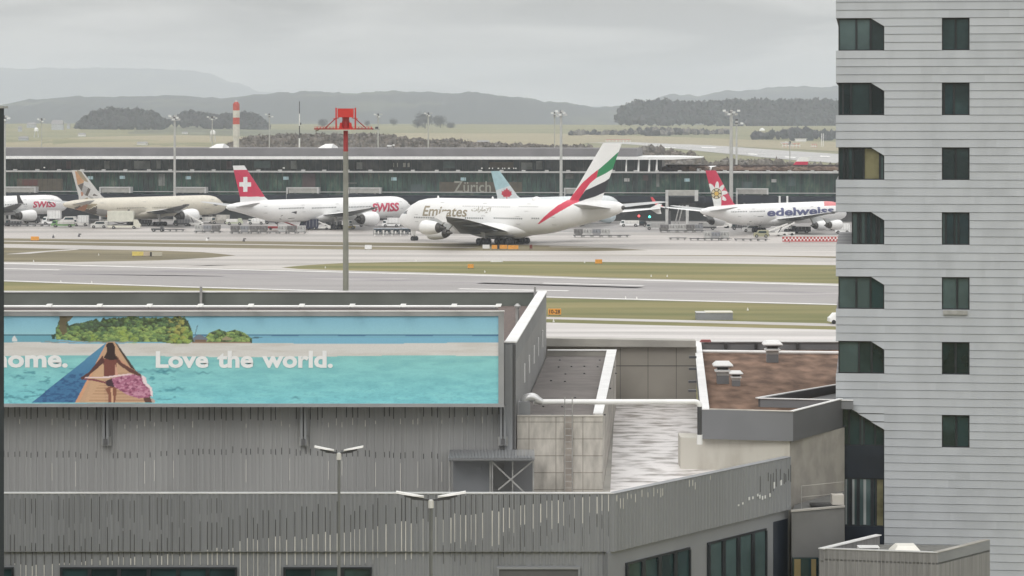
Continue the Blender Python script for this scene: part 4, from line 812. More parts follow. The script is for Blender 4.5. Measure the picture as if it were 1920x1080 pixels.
# roof vents
def vent(px, py, D, s, lab, spin=0):
    t = thing('roof_vent', lab, 'roof vent', (XK(px, D), D, ZR-.45), 0, 'vents on the brown roof'); h = (py-HOR)
    def fru(mb, z0, z1, a, b, mm): mb.hexa([(-a, -a, z0), (a, -a, z0), (a, a, z0), (-a, a, z0)], [(-b, -b, z1), (b, -b, z1), (b, b, z1), (-b, b, z1)], mm)
    m = MB(); fru(m, 0, .7*s, .48*s, .48*s, panel_grey); fru(m, .705*s, 1.0*s, .5*s, .5*s, steel); fru(m, 1.19*s, 1.38*s, .44*s, .44*s, slot_dark); m.build('base', t)
    m = MB(); fru(m, 1.382*s, 1.5*s, .62*s, .8*s, panel_grey); fru(m, 1.502*s, 1.6*s, .82*s, .8*s, cap_white); fru(m, 1.602*s, 1.85*s, .8*s, .55*s, cap_white); m.build('cap', t)
    m = MB(); fru(m, 1.002*s, 1.1*s, .64*s, .66*s, cap_white); fru(m, 1.102*s, 1.18*s, .66*s, .5*s, cap_white); m.build('collar', t)
vent(1355, 705, 139.6, .62, 'wide white capped vent near the left edge of the brown roof'); vent(1380, 712, 138.3, .42, 'narrow silver capped vent right of the wide one'); vent(1448, 668, 152.2, .66, 'white capped vent standing at the rear rail')
# small terrace corner between the low block and the tower
tr = thing('terrace', 'cluttered concrete ledge at the foot of the tower', 'terrace')
ZTt = ZK(960, 119.5); m = MB(); m.hexa([(XK(1484, 119.5), 119.5, 0), (XK(1583, 121), 121, 0), (XK(1583, 126.5), 126.5, 0), (XK(1490, 121.8), 121.8, 0)], [(XK(1484, 119.5), 119.5, ZTt), (XK(1583, 121), 121, ZTt), (XK(1583, 126.5), 126.5, ZTt), (XK(1490, 121.8), 121.8, ZTt)], mat('dim_grey_concrete', (.15, .15, .145), .85, var=.1, scale=.5)); m.build('wall', tr)
m = MB(); m.hexa([(XK(1483, 119.5), 119.45, ZTt), (XK(1584, 121), 120.95, ZTt), (XK(1584, 121), 121.2, ZTt), (XK(1483, 119.5), 119.7, ZTt)], [(XK(1483, 119.5), 119.45, ZTt+.07), (XK(1584, 121), 120.95, ZTt+.07), (XK(1584, 121), 121.2, ZTt+.07), (XK(1483, 119.5), 119.7, ZTt+.07)], concrete_dk); m.build('capping', tr)
m = MB(); 
for z in (.5, 1.0): m.tube((XK(1500, 121), 120.6, ZTt+z), (XK(1580, 122), 122, ZTt+z), .012, .012, concrete_dk, 6)
m.tube((XK(1501, 121), 120.6, ZTt), (XK(1501, 121), 120.6, ZTt+1.01), .015, .015, steel, 6); m.build('railing', tr)
m = MB(); m.box(XK(1487, 118.9), XK(1536, 118.9), 119.1, 119.4, 3, ZK(1047, 119), glass_dk)
for pa, pb in ((1490, 1502), (1522, 1531)): m.box(XK(pa, 118.9), XK(pb, 118.9), 119.08, 119.0999, 3, ZK(1049, 119), mat('ochre_curtain', (.20, .155, .07), .8, var=.1))
m.build('window', tr)
tag(MB().box(XK(1560, 121.5), XK(1582, 121.5), 121.4, 122, ZTt+.05, ZTt+.48, concrete).build('concrete_block'), 'pale concrete block on the ledge beside the tower', 'block')
tag(MB().box(XK(1520, 121.0), XK(1558, 121.2), 120.9, 121.5, ZTt+.05, ZTt+.14, slot_dark).build('duckboard'), 'dark flat board lying on the ledge', 'board')
# annexe at the lower right
ax = thing('annexe', 'low flat roofed annexe in front of the tower at the lower right', 'building')
za = 9.3; q0 = (XK(1536, 123.1), 123.1); q1 = (XK(1758, 121.7), 121.7); q2 = (XK(1856, 125.6), 125.6); q3 = (XK(1856, 126.8), 127.0); q4 = (XK(1642, 127.2), 127.2)
za = ZK(1029, 117.0); ya_ = lambda py: (H-za)*F/(py-HOR)
q0, q1, q2, q3, q4 = [(XK(px, ya_(py)), ya_(py)) for px, py in ((1536, 1029), (1758, 1037), (1856, 1013), (1856, 1006), (1642, 1003))]
rg = [q0, q1, q2, q3, q4]
m = MB(); m.prism(rg, 0, za-.5, mat('ribbed_mauve_grey', (.255, .252, .25), .6, .1, scale=2.2, stretch=(3, 3, .1), var=.12)); m.build('wall', ax)
m = MB(); pm_ = MATS['ribbed_mauve_grey']
wallseg(m, q0, q1, za-.5, za, .2, pm_); wallseg(m, q1, q2, za-.502, za-.001, .2, metal_lo); wallseg(m, q4, q0, za-.498, za-.002, .2, pm_); m.build('parapet', ax)
m = MB(); wallseg(m, (q0[0], q0[1]-.04), (q1[0], q1[1]-.04), za, za+.03, .28, cap_grey); wallseg(m, (q1[0]+.03, q1[1]), q2, za+.001, za+.031, .28, concrete_dk); wallseg(m, q4, (q0[0]-.04, q0[1]), za+.002, za+.04, .3, cap_white); m.build('capping', ax)
m = MB(); m.prism([(p[0], p[1]) for p in rg], za-.498, za-.42, mat('grey_gravel', (.16, .16, .15), .9, var=.15, scale=3)); m.build('roof', ax)
zr_ = za-.42; rbm = MB(); s0 = Vector((q0[0], q0[1], 0)); dv = Vector((q1[0]-q0[0], q1[1]-q0[1], 0)); n_ = int(dv.length/.16)
for i in range(n_):
    p = s0+dv*(i+.2)/n_; rbm.box(p.x, p.x+.05, p.y-.04, p.y-.012, 5, za-.04, pm_)
rbm.build('ribs', ax)
t = thing('skylight', 'white domed skylight on the annexe roof', 'skylight', (XK(1698, 118.2), 118.2, zr_)); m = MB(); m.hexa([(-.62, -.6, 0), (.62, -.6, 0), (.62, .6, 0), (-.62, .6, 0)], [(-.62, -.6, .12), (.62, -.6, .12), (.62, .6, .12), (-.62, .6, .12)], cap_grey); m.build('curb', t)
m = MB(); m.hexa([(-.66, -.64, .122), (.66, -.64, .122), (.66, .64, .122), (-.66, .64, .122)], [(-.4, -.4, .42), (.4, -.4, .42), (.4, .4, .42), (-.4, .4, .42)], mat('milky_acrylic', (.82, .80, .73), .4, var=.03)); m.build('dome', t)
t = thing('louvre_vent', 'small louvred roof vent left of the skylight', 'roof vent', (XK(1628, 118.4), 118.4, zr_)); m = MB(); m.box(-.4, .4, -.3, .3, 0, .3, panel_dk); m.build('housing', t)
m = MB()
for i in range(4): m.box(-.46, .46, -.36, .36, .04+i*.08, .07+i*.08, cap_white)
m.build('louvres', t)
# ---------------------------------------------------------------- street lamps in the foreground
def lamp(px, py, D, halfw, rise, lab):
    zt = ZK(py, D); t = thing('street_lamp', lab, 'street lamp', (XK(px, D), D, 0), 0, 'double arm lamps in the foreground')
    m = MB(); m.tube((0, 0, 0), (0, 0, zt-.35), .075, .05, steel if 0 else mat('grey_lamp_post', (.20, .205, .20), .5, .3, var=.06), 12); m.tube((0, 0, zt-.36), (0, 0, zt-.12), .085, .085, offwhite, 12); m.build('pole', t)
    for sgn in (-1, 1):
        m = MB(); m.beam((sgn*.05, 0, zt-.12), (sgn*halfw*.55, 0, zt-.12+rise*.35), .07, .06, dark); m.build('arm', t)
        m = MB(); a = Vector((sgn*halfw*.2, 0, zt-.06+rise*.25)); b = Vector((sgn*halfw, 0, zt+rise*.85))
        m.loft([[(a.x, -.05, a.z-.03), (a.x, .05, a.z-.03), (a.x, .05, a.z+.03), (a.x, -.05, a.z+.03)], [(a.x*.6+b.x*.4, -.15, a.z*.6+b.z*.4-.02), (a.x*.6+b.x*.4, .15, a.z*.6+b.z*.4-.02), (a.x*.6+b.x*.4, .12, a.z*.6+b.z*.4+.025), (a.x*.6+b.x*.4, -.12, a.z*.6+b.z*.4+.025)], [(b.x, -.13, b.z-.025), (b.x, .13, b.z-.025), (b.x, .11, b.z+.03), (b.x, -.11, b.z+.03)]], offwhite)
        m.loft([[(a.x, -.04, a.z-.12), (a.x, .04, a.z-.12), (a.x, .04, a.z-.031), (a.x, -.04, a.z-.031)], [(a.x*.3+b.x*.7, -.11, a.z*.3+b.z*.7-.09), (a.x*.3+b.x*.7, .11, a.z*.3+b.z*.7-.09), (a.x*.3+b.x*.7, .11, a.z*.3+b.z*.7-.026), (a.x*.3+b.x*.7, -.11, a.z*.3+b.z*.7-.026)]], dark); m.build('lamp_head', t)
lamp(635.5, 843, 97, .87, .13, 'taller standing street lamp with a visible post before the ribbed facade'); lamp(808, 930, 82, 1.05, .14, 'nearer street lamp, lower in the photo, with wide spread arms')
# ---------------------------------------------------------------- terminal
tm = thing('terminal', 'long glazed airport terminal behind the airliners', 'terminal')
TA = .1; YTm = 815.0
def tp(px, off=0.0, z=0.0):   # on the terminal front
    k = (px-960)/F; Y = YTm/(1+TA*k); n = Vector((TA, 1, 0)).normalized()*off; return (k*Y+n.x, Y+n.y, z)
zt = lambda py: ZK(py, YTm)
def tb(mb, pa, pb, o0, o1, z0, z1, m):
    return mb.hexa([tp(pa, o0, z0), tp(pb, o0, z0), tp(pb, o1, z0), tp(pa, o1, z0)], [tp(pa, o0, z1), tp(pb, o0, z1), tp(pb, o1, z1), tp(pa, o1, z1)], m)
fac = bpy.data.materials.new('terminal_glass'); fac.use_nodes = True; t_ = fac.node_tree; bb = t_.nodes['Principled BSDF']; bb.inputs['Roughness'].default_value = .12
tcn = t_.nodes.new('ShaderNodeTexCoord'); mpn = t_.nodes.new('ShaderNodeMapping'); mpn.inputs[3].default_value = (.4, .02, .16)
nz1 = t_.nodes.new('ShaderNodeTexNoise'); nz1.inputs['Scale'].default_value = 1.0; nz1.inputs['Detail'].default_value = 6; nz1.inputs['Roughness'].default_value = .65
cr_ = t_.nodes.new('ShaderNodeValToRGB'); e = cr_.color_ramp; e.elements[0].position = .36; e.elements[0].color = (.018, .03, .03, 1); e.elements[1].position = .72; e.elements[1].color = (.15, .165, .13, 1)
x_ = e.elements.new(.52); x_.color = (.036, .080, .064, 1); x_ = e.elements.new(.6); x_.color = (.06, .112, .085, 1)
for a, b in ((tcn.outputs['Object'], mpn.inputs[0]), (mpn.outputs[0], nz1.inputs['Vector']), (nz1.outputs[0], cr_.inputs[0]), (cr_.outputs[0], bb.inputs['Base Color'])): t_.links.new(a, b)
zr0, zr1, zmz, zlo, znv = zt(299), zt(294), zt(322), zt(361), zt(377)
m = MB(); tb(m, -500, 1900, 1.0, 1.4, 0, zmz-.5, fac); m.build('glass_facade', tm)
m = MB(); tb(m, -500, 1240, 4, 4.4, zmz, zr0, mat('upper_terminal_glass', (.026, .038, .042), .12, var=.5, scale=.3, stretch=(1, .1, .6), col2=(.085, .092, .088), lo=.5, hi=.66, detail=7)); m.build('upper_glazing', tm)
m = MB(); tb(m, -500, 1900, 1.5, 44, -.2, zmz-.3, panel_grey); tb(m, -500, 1236, 4.5, 40, zmz-.2, zr0-.01, panel_grey); m.build('wall', tm)
m = MB(); tb(m, -500, 1900, -1.2, 44, zmz-.29, zmz+.12, cap_grey); m.build('mezzanine_deck', tm)
m = MB(); tb(m, -500, 1262, -2, 44, zr0, zr1, cap_white)
m.hexa([tp(1262.01, -2, zr0), tp(1316, -1, zr1-.25), tp(1316, 20, zr1-.25), tp(1262.01, 44, zr0)], [tp(1262.01, -2, zr1), tp(1316, -1, zr1-.02), tp(1316, 20, zr1-.02), tp(1262.01, 44, zr1)], cap_white); m.build('roof', tm)
m = MB(); tb(m, -500, 1192, 6, 40, zr1+.01, zt(278.6), mat('grey_plant_screen', (.155, .15, .155), .7, var=.08, scale=.15)); m.build('plant_screen', tm)
m = MB()
for px in list(range(-480, 1900, 9)): tb(m, px, px+.5, .8, 1.0, zlo, zmz-.51, dark)
for px in range(-480, 1240, 12): tb(m, px, px+.5, 3.8, 4, zmz+.13, zr0, dark)
tb(m, -500, 1900, .7, .99, zlo-.1, zlo+.12, cap_grey); m.build('mullions', tm)
m = MB()
for i in range(-12, 47):
    px = 30+i*41.5+rnd.uniform(-2, 2); tb(m, px-4, px+3, -1.0, -.2, zmz+.13, zmz+.55, cap_grey)
m.build('roof_camera', tm)
m = MB()
for px, w in ((1174, 3), (1197, 3.5), (1217, 3.5), (1231, 3.5)):
    m.hexa([tp(px-w*.55, -.6, zmz+.13), tp(px+w*.55, -.6, zmz+.13), tp(px+w*.5, .2, zmz+.13), tp(px-w*.5, .2, zmz+.13)], [tp(px-w*.35+1, -.6, zr0), tp(px+w*.35+1, -.6, zr0), tp(px+w*.35+1, .2, zr0), tp(px-w*.35+1, .2, zr0)], cap_white)
m.build('column', tm)
m = MB(); tb(m, -500, 1900, -6, .6, znv, zlo-.8, navy); m.build('arrivals_gallery', tm)
m = MB(); tb(m, -500, 1900, -2, .6, 0, znv-.01, mat('ground_level_front', (.03, .035, .036), .5, var=.6, scale=.2, col2=(.10, .10, .10), lo=.55, hi=.65)); m.build('ground_floor', tm)
m = MB(); rust = mat('rusty_planting', (.09, .062, .05), .95, scale=.6, col2=(.16, .11, .08), detail=8)
for i in range(90):
    px = 1242+i*7.2; c = tp(px, 12+rnd.uniform(-4, 4), zmz+.5); rr = rnd.uniform(.7, 1.15); m.blob(c, (2.2, 2.2, rr), rust, .3, 7, 4); m.leaves(c, (2.2, 2.2, rr), 10, .35, [rust, b1])
m.build('roof_planting', tm)
m = MB(); tb(m, 1242, 1900, 22, 22.5, zmz+.1, zmz+1.9, mat('dark_brown_screen', (.06, .045, .042), .8, var=.1)); m.build('roof_screen', tm)
m = MB(); scr = mat('lit_information_screen', (.30, .42, .45), .3, var=.1, emit=(.45, .6, .62, .25))
for px, py in ((168, 335), (228, 334), (352, 334.5), (535, 335), (738, 336), (868, 336), (1288, 337), (1451, 338), (1175, 337)): tb(m, px-5, px+5, .86, .9, zt(py+3), zt(py-3), scr if px not in (1451, 1175) else cap_grey)
m.build('screen', tm)
m = MB(); wl_m = mat('dim_white_light', (.5, .5, .48), .4, emit=(.8, .8, .75, .5))
for px, w in ((901, 3), (915, 2.5), (921, 2), (932, 3), (940, 2), (944, 2), (952, 4), (961, 2), (965, 2), (528, 4), (77, 3)): tb(m, px-w/2, px+w/2, 3.7, 3.75, zt(317), zt(314.8), wl_m)
m.build('ceiling_light', tm)
m = MB(); bw_ = mat('brown_wall_panel', (.10, .085, .06), .5, var=.12)
tb(m, 823, 978, .87, .89, zlo+.13, zt(341.5), bw_); m.build('wall_panel', tm)
rbp = mat('red_brown_poster', (.13, .05, .04), .5); mvp = mat('mauve_panel', (.085, .06, .058), .6); plp = mat('pale_panel', (.17, .18, .165), .5, var=.3, scale=.3)
for a_ in ((915, 960, 3.7, zt(315), zt(304), bw_), (30, 116, .87, zlo+.3, zt(337), bw_), (40, 70, .84, zt(350), zt(339), rbp), (472, 503, 3.7, zt(316), zt(303), glass_lt), (566, 590, .87, zlo+.2, zt(326), mvp), (118, 127, 3.7, zt(318), zt(304), mvp), (190, 200, 3.7, zt(318), zt(303), plp), (246, 276, 3.7, zt(318), zt(303), plp), (288, 296, 3.7, zt(318), zt(302), plp), (420, 430, 3.7, zt(318), zt(303), mvp), (541, 552, 3.7, zt(318), zt(302), plp), (665, 676, 3.7, zt(318), zt(305), plp), (828, 850, 3.7, zt(316), zt(303), glass_lt), (975, 996, 3.7, zt(318), zt(305), plp), (1003, 1015, 3.7, zt(318), zt(302), plp), (296, 308, .86, zt(350), zt(327), plp), (1060, 1075, .86, zt(335), zt(326), plp), (650, 668, .86, zt(345), zt(343), plp), (770, 795, .86, zlo+.2, zt(346), glass_lt), (1205, 1215, .86, zt(338), zt(328), mvp), (1230, 1236, .86, zt(350), zt(326), plp), (1390, 1410, .86, zt(352), zt(340), glass_lt), (1478, 1492, .86, zt(348), zt(330), glass_lt)):
    m = MB(); tb(m, a_[0], a_[1], a_[2], a_[2]+.02, a_[3], a_[4], a_[5]); m.build('wall_panel', tm)
sgm = mat('pale_sign_lettering', (.34, .34, .29), .5, var=.05)
text_mb('Zürich', lambda u, v: tp(850+70*u, .8, zt(361.5)+(zt(340)-zt(361.5))*v), sgm, .01).build('lettering', tm)
m = MB()
for px, w in ((735, 1.2), (742, 1.6), (755, 5), (763, 4)): tb(m, px-w/2, px+w/2, 3.6, 3.65, zt(314), zt(306), sgm)
m.build('gate_sign', tm)
rbox = [((376, 413), 278.6, 271, 'slanted white skylight on the roof box left of the chimney'), ((583, 620), 278.6, 270.5, 'slanted white skylight on the roof box left of the red mast'), ]
for (pa, pb), y0, y1, lab in rbox:
    a = tp(pa, 12, zt(278.6)); t = thing('skylight', lab, 'skylight', a, 0, 'slanted skylights on the terminal roof'); w = (pb-pa)*.165
    m = MB(); m.hexa([(0, 0, 0), (w*.7, -1, 0), (w, 2, 0), (w*.4, 3, 0)], [(w*.38, 1, 1.25), (w*.78, 0, 1.35), (w*.98, 2, .5), (w*.6, 3, .9)], cap_white); m.build('glass_hood', t)
t = thing('skylight', 'white slab skylight above the red and white floral tail', 'skylight', tp(1305, 8, zmz+.13)); m = MB(); m.hexa([(0, 0, 0), (5.2, 0, 0), (6, 4, .2), (1, 4, .2)], [(0, 0, .7), (4.4, 0, .7), (6.2, 4, 1.6), (.8, 4, 1.4)], cap_white); m.build('hood', t)
t = thing('roof_unit', 'small white roof unit right of the red mast', 'roof unit', tp(715, 12, zt(278.6)))
m = MB(); m.box(0, 1.4, -.5, .5, .5, .95, cap_white); m.box(1.7, 2.3, -.4, .4, .7, 1.15, cap_white); m.box(.1, .3, -.2, .2, 0, .5, dark); m.box(1.9, 2.1, -.2, .2, 0, .7, dark); m.build('housing', t)
# jet bridges
def jb(px, w, lab, tail=True):
    t = thing('jet_bridge', lab, 'jet bridge', (0, 0, 0), 0, 'boarding bridges along the terminal')
    D = -9; z0, z1 = zt(364)+.3, zt(353)+.3; pl = mat('pale_bridge_panel', (.36, .355, .33), .6, var=.08)
    m = MB(); tb(m, px+4, px+w-3, D, D+3, z0+.1, z1-.3, pl); m.build('cabin', t)
    m = MB(); tb(m, px, px+w, D-.2, D+3.2, z1-.3, z1, cap_grey); tb(m, px, px+3, D-.1, D+3.1, 0, z1-.3, cap_grey); tb(m, px+w-3, px+w, D-.1, D+3.1, z0, z1-.3, cap_grey); m.build('gantry', t)
    m = MB(); m.hexa([tp(px+4, D-3, z0-2.4), tp(px+w+16, -6, z0-2.6), tp(px+w+16, -3, z0-2.6), tp(px+4, D+0, z0-2.4)], [tp(px+4, D-3, z0-.1), tp(px+w+16, -6, z0-.3), tp(px+w+16, -3, z0-.3), tp(px+4, D+0, z0-.1)], navy); m.build('tunnel', t)
    m = MB(); 
    for q_ in (.25, .8): c = tp(px+w*q_, D+1.5, 0); m.tube(c, (c[0], c[1], z0), .35, .35, cap_grey, 10)
    m.build('leg', t)
for px, w, lab in ((14, 68, 'boarding bridge at the far left above the red lettered nose'), (200, 58, 'boarding bridge right of the patterned brown tail'), (338, 60, 'boarding bridge right of the tall pole, above the cream airliner'), (547, 60, 'boarding bridge above the white fuselage left of the red mast'), (661, 61, 'boarding bridge just right of the red mast'), (1062, 40, 'boarding bridge partly behind the tall striped tail'), (1381, 60, 'boarding bridge right of the floral tail')):
    jb(px, w, lab)
def jb2(px, lab):
    t = thing('jet_bridge', lab, 'jet bridge', (0, 0, 0), 0, 'boarding bridges along the terminal')
    D = -42; k = lambda py: ZK(py, YTm-42); 
    m = MB(); tb(m, px, px+5, D, D+3, 0, k(356), cap_grey); tb(m, px+5.01, px+52, D, D+3, k(366), k(356), mat('pale_bridge_panel', (.36, .355, .33), .6)); tb(m, px+52.01, px+58, D, D+3, k(376), k(356), cap_grey); m.build('gantry', t)
    m = MB(); tb(m, px+6, px+70, D+3.5, D+6.5, k(380), k(369), navy); m.build('tunnel', t)
    m = MB(); tb(m, px+5.2, px+9, D+.2, D+2.5, 0, k(395), dark); tb(m, px+36, px+41, D+1, D+2.5, 0, k(384), cap_grey); m.build('leg', t)
    m = MB()
    for dx, a in ((16, 0), (22, 3)): m.beam(tp(px+dx, D+1, 0), tp(px+dx+9, D+1, k(384)), .3, .4, steel)
    m.build('stair', t)
jb2(1259, 'tall boarding bridge frame between the striped and the floral tail')
for i, (px, y1) in enumerate(((1462, 359), (1476, 359))):
    t = thing('vent_stack', 'pale vent stack above the white and blue fuselage, %s of two' % ('left' if i == 0 else 'right'), 'vent stack', tp(px, -20, 0)); m = MB(); m.tube((0, 0, 0), (0, 0, ZK(y1, 840)), .28, .28, cap_white, 10); m.build('pipe', t)
# ---------------------------------------------------------------- masts, chimney, antennas
flood = mat('floodlight_face', (.62, .63, .62), .3, var=.1)
def mast(px, ytop, D, w, heads, lab, pz=0.0, plat=2.2, small=False):
    x = XK(px, D); z1 = ZK(ytop, D); t = thing('light_mast', lab, 'light mast', (x, D, pz), 0, 'apron light masts'); hgt = z1-pz
    m = MB(); m.tube((0, 0, 0), (0, 0, hgt-1), w, w*.7, mat('pale_mast_paint', (.45, .45, .43), .5, .2, var=.06), 12); m.build('pole', t)
    s = plat; m = MB(); m.box(-s*.5, s*.5, -.7, .7, hgt-1.9, hgt-1.7, steel); m.box(-s*.15, s*.15, -.3, .3, hgt-1.7, hgt-.2, dark); m.build('platform', t)
    for k in range(heads):
        a = -1+2*k/max(1, heads-1); m = MB(); cx = a*s*.62; cz = hgt-.55-(k % 3)*.5; m.hexa([(cx-.45, -.9, cz-.3), (cx+.45, -.9, cz-.3), (cx+.4, -.4, cz-.2), (cx-.4, -.4, cz-.2)], [(cx-.45, -.8, cz+.28), (cx+.45, -.8, cz+.28), (cx+.4, -.3, cz+.2), (cx-.4, -.3, cz+.2)], flood if k % 2 == 0 else steel); m.build('floodlight', t)
mast(8.7, 215, 800, .42, 5, 'pale mast at the left border beside the dark building edge'); mast(327.5, 214, 805, .42, 6, 'tall pale light mast rising over the cream airliner')
mast(1052, 205, 790, .5, 6, 'tall pale light mast left of the striped tail'); mast(1371, 204, 790, .62, 7, 'thick tall light mast right of the floral tail', plat=3.4)
mast(78, 221, 1150, .25, 4, 'thin dark topped mast far behind the left end of the terminal'); mast(398, 217, 1200, .3, 5, 'mast with a lattice head left of the banded chimney', plat=3); mast(505, 212, 1150, .28, 3, 'slim mast right of the banded chimney')
mast(709, 212, 1150, .35, 4, 'mast right behind the red mast head'); mast(803, 210, 1150, .35, 4, 'slim mast in front of the bare trees'); mast(1040, 209, 1000, .25, 3, 'thin mast just left of the tall mast by the striped tail', plat=1.6); mast(1481, 264, 1300, .3, 4, 'short far mast beyond the low terminal roof', plat=3)
mast(1381, 222, 850, .4, 3, 'second slimmer mast right behind the thick tall mast', plat=2.6)
ch = thing('chimney', 'red and white banded chimney behind the terminal', 'chimney', (XK(443, 1000), 1000, 0))
m = MB(); cz = lambda py: ZK(py, 1000)
pale_r = mat('faded_red_band', (.52, .11, .09), .6, var=.06); pale_w = mat('cream_band', (.62, .60, .55), .6, var=.06)
prv = [(276-76, None)]
for y0, y1, mm, r0 in ((300, 277, pale_w, 1.08), (277, 256, pale_w, 1.08), (256, 233, pale_w, 1.28), (233, 220.5, pale_r, 1.26), (220.5, 207, pale_w, 1.26), (207, 194, pale_r, 1.24)): m.tube((0, 0, cz(y0) if y0 < 299 else 0), (0, 0, cz(y1)), r0, r0-.01, mm, 20)
m.build('shaft', ch); m = MB(); m.tube((0, 0, cz(194)), (0, 0, cz(191)), .95, .7, pale_r, 16); m.tube((0, 0, cz(191)), (0, 0, cz(188)), .35, .3, flood, 10); m.build('cap', ch)
an = thing('antenna_mast', 'thin red and white antenna mast left of the red mast head', 'antenna', (XK(561.5, 1000), 1000, 0)); m = MB()
for y0, y1, mm, r0 in ((600, 259, cap_white, .28), (259, 236, dark, .2), (236, 213, cap_white, .19), (213, 190, dark, .16)): m.tube((0, 0, cz(y0) if y0 < 300 else 0), (0, 0, cz(y1)), r0, r0, mm, 8)
m.tube((0, 0, cz(260)), (0, 0, cz(260)), .3, .3, dark, 6); m.build('pole', an)
m = MB(); m.box(.2, .7, -.2, .2, cz(234), cz(230), dark); m.box(.2, .8, -.2, .2, cz(253), cz(250), dark); m.build('aerial', an)
# red topped mast
DM = 300.0; rm = thing('beacon_mast', 'tall pole with a bright red box and red platform on top', 'mast', (XK(648.3, DM), DM, 0)); rz = lambda py: ZK(py, DM); rx = lambda d: d*DM/F
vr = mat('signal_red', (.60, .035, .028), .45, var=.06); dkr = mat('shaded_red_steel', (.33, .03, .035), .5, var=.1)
m = MB(); m.tube((0, 0, 0), (0, 0, rz(284)), .34, .29, mat('dull_mast_steel', (.27, .27, .25), .5, .2, var=.08), 20); m.tube((0, 0, rz(284)), (0, 0, rz(245)), .27, .26, dkr, 20); m.build('pole', rm, smooth=True)
m = MB(); m.box(rx(-14.5), rx(14.5), -.7, .7, rz(220), rz(203.5), vr); m.build('box', rm)
m = MB(); m.tube((0, 0, rz(243)), (0, 0, rz(220)), .3, .4, dkr, 14)
for s in (-1, 1): m.tube((s*rx(7), .1, rz(240)), (s*rx(4), .1, rz(221)), .14, .1, dkr, 8); m.tube((s*rx(9.5), -.2, rz(241)), (s*rx(8), -.2, rz(230)), .18, .16, vr, 8)
m.build('swivel', rm)
m = MB()
for s in (-1, 1):
    for y in (-.75, .75): m.tube((s*rx(18), y, rz(242)), (s*rx(18), y, rz(202)), .045, .045, vr, 6)
    m.tube((s*rx(18), -.75, rz(222)), (s*rx(12), -.75, rz(221)), .06, .06, dkr, 6); m.tube((s*rx(18), -.75, rz(222)), (s*rx(38), -.4, rz(240)), .06, .06, dkr, 6); m.tube((s*rx(18), -.75, rz(222)), (s*rx(23), -.6, rz(223)), .05, .05, vr, 6)
m.build('railing', rm)
m = MB(); m.box(rx(-20), rx(20), -.8, .8, rz(243), rz(241), vr); m.box(rx(-59), rx(52), -.35, .35, rz(242.9), rz(240.5), dkr)
for s in range(-9, 9): m.box(rx(s*6), rx(s*6+1), -.3, .3, rz(240.5), rz(238.5), vr)
m.box(rx(-59), rx(50), -.32, .32, rz(238.5), rz(237.7), vr); m.build('platform', rm)
m = MB(); m.box(rx(50), rx(64), -.3, .3, rz(243.5), rz(241.5), steel); m.tube((rx(58), 0, rz(242)), (rx(58), 0, rz(237.5)), .2, .16, dark, 8); m.tube((rx(-57), 0, rz(246)), (rx(-50), 0, rz(243)), .08, .08, steel, 6); m.build('lamp', rm)
# ---------------------------------------------------------------- far small things
def house(px, py, w, h, D, lab, wallm=offwhite, roofm=None):
    D0 = D; D = gd(px, py, D); w *= D/D0; h *= D/D0; c = P(px, py, D); t = thing('house', lab, 'house', c, 0, 'far houses on the left'); m = MB(); m.box(-w/2, w/2, 0, w*.7, -3, h*.6, wallm); m.build('wall', t)
    m = MB(); m.hexa([(-w/2-.4, -.4, h*.6), (w/2+.4, -.4, h*.6), (w/2+.4, w*.7+.4, h*.6), (-w/2-.4, w*.7+.4, h*.6)], [(-w/2+.5, w*.35-.1, h), (w/2-.5, w*.35-.1, h), (w/2-.5, w*.35+.1, h), (-w/2+.5, w*.35+.1, h)], roofm or mat('grey_roof_tiles', (.25, .24, .24), .8)); m.build('roof', t)
for a in ((37, 247, 6, 9, 'small pale house nearest the dark building edge'), (107, 244, 18, 16, 'largest pale house on the far left slope'), (128, 242, 5, 9, 'narrow pale house right of the largest one'), (58, 240, 14, 9, 'dim grey house left of the pale dome mast')): house(a[0], a[1], a[2], a[3], 4300, a[4], mat('grey_white_render', (.42, .44, .46), .8))
house(153, 256, 8, 4, 3000, 'small white shed on the ridge of the tan field'); house(266, 272, 9, 3, 2400, 'low white shed at the foot of the tan field'); house(43, 263, 9, 4, 2700, 'low grey shed on the tan field at the left', mat('grey_white_render', (.42, .44, .46), .8)); house(346, 252, 6, 3, 3000, 'tiny white shed right of the tall mast'); house(630, 260, 10, 3, 2000, 'white shed under the red platform')
house(906, 273, 7, 3, 1500, 'tiny white hut on the scrub right of the slim mast')
def dome(px, py, r, D, lab, mast_h=0):
    D0 = D; D = gd(px, py+mast_h*F/D, D); r *= D/D0; mast_h *= D/D0; c = P(px, py, D); t = thing('radar_dome', lab, 'radar dome', c); m = MB(); m.lathe((0, 0, 0), (0, 0, 1), [(-2, r), (0, r), (r*.4, r*.92), (r*.75, r*.6), (r, .05)], cap_white, 16); m.build('dome', t, smooth=True)
    if mast_h:
        m = MB()
        for s in (-1, 1): m.tube((s*r, 0, -mast_h), (s*r*.6, 0, -1), .5, .4, cap_grey, 6)
        m.build('leg', t)
dome(1429, 245, 3.4, 3200, 'white radar dome on the green rise at the right'); dome(68, 243, 2.4, 3000, 'white radar dome on a frame at the far left', 9); dome(399, 248, 1.6, 1700, 'small white dish behind the mast left of the chimney', 6)
t = thing('airfield_building', 'white flat building in front of the far wood near the tower', 'building', P(1502, 266, gd(1502, 266, 2900))); m = MB(); m.box(-6, 6, 0, 9, -6, 3.2, cap_white); m.build('wall', t); m = MB(); m.box(-6.6, 7, -.6, 9.6, 3.2, 3.7, offwhite); m.build('roof', t)
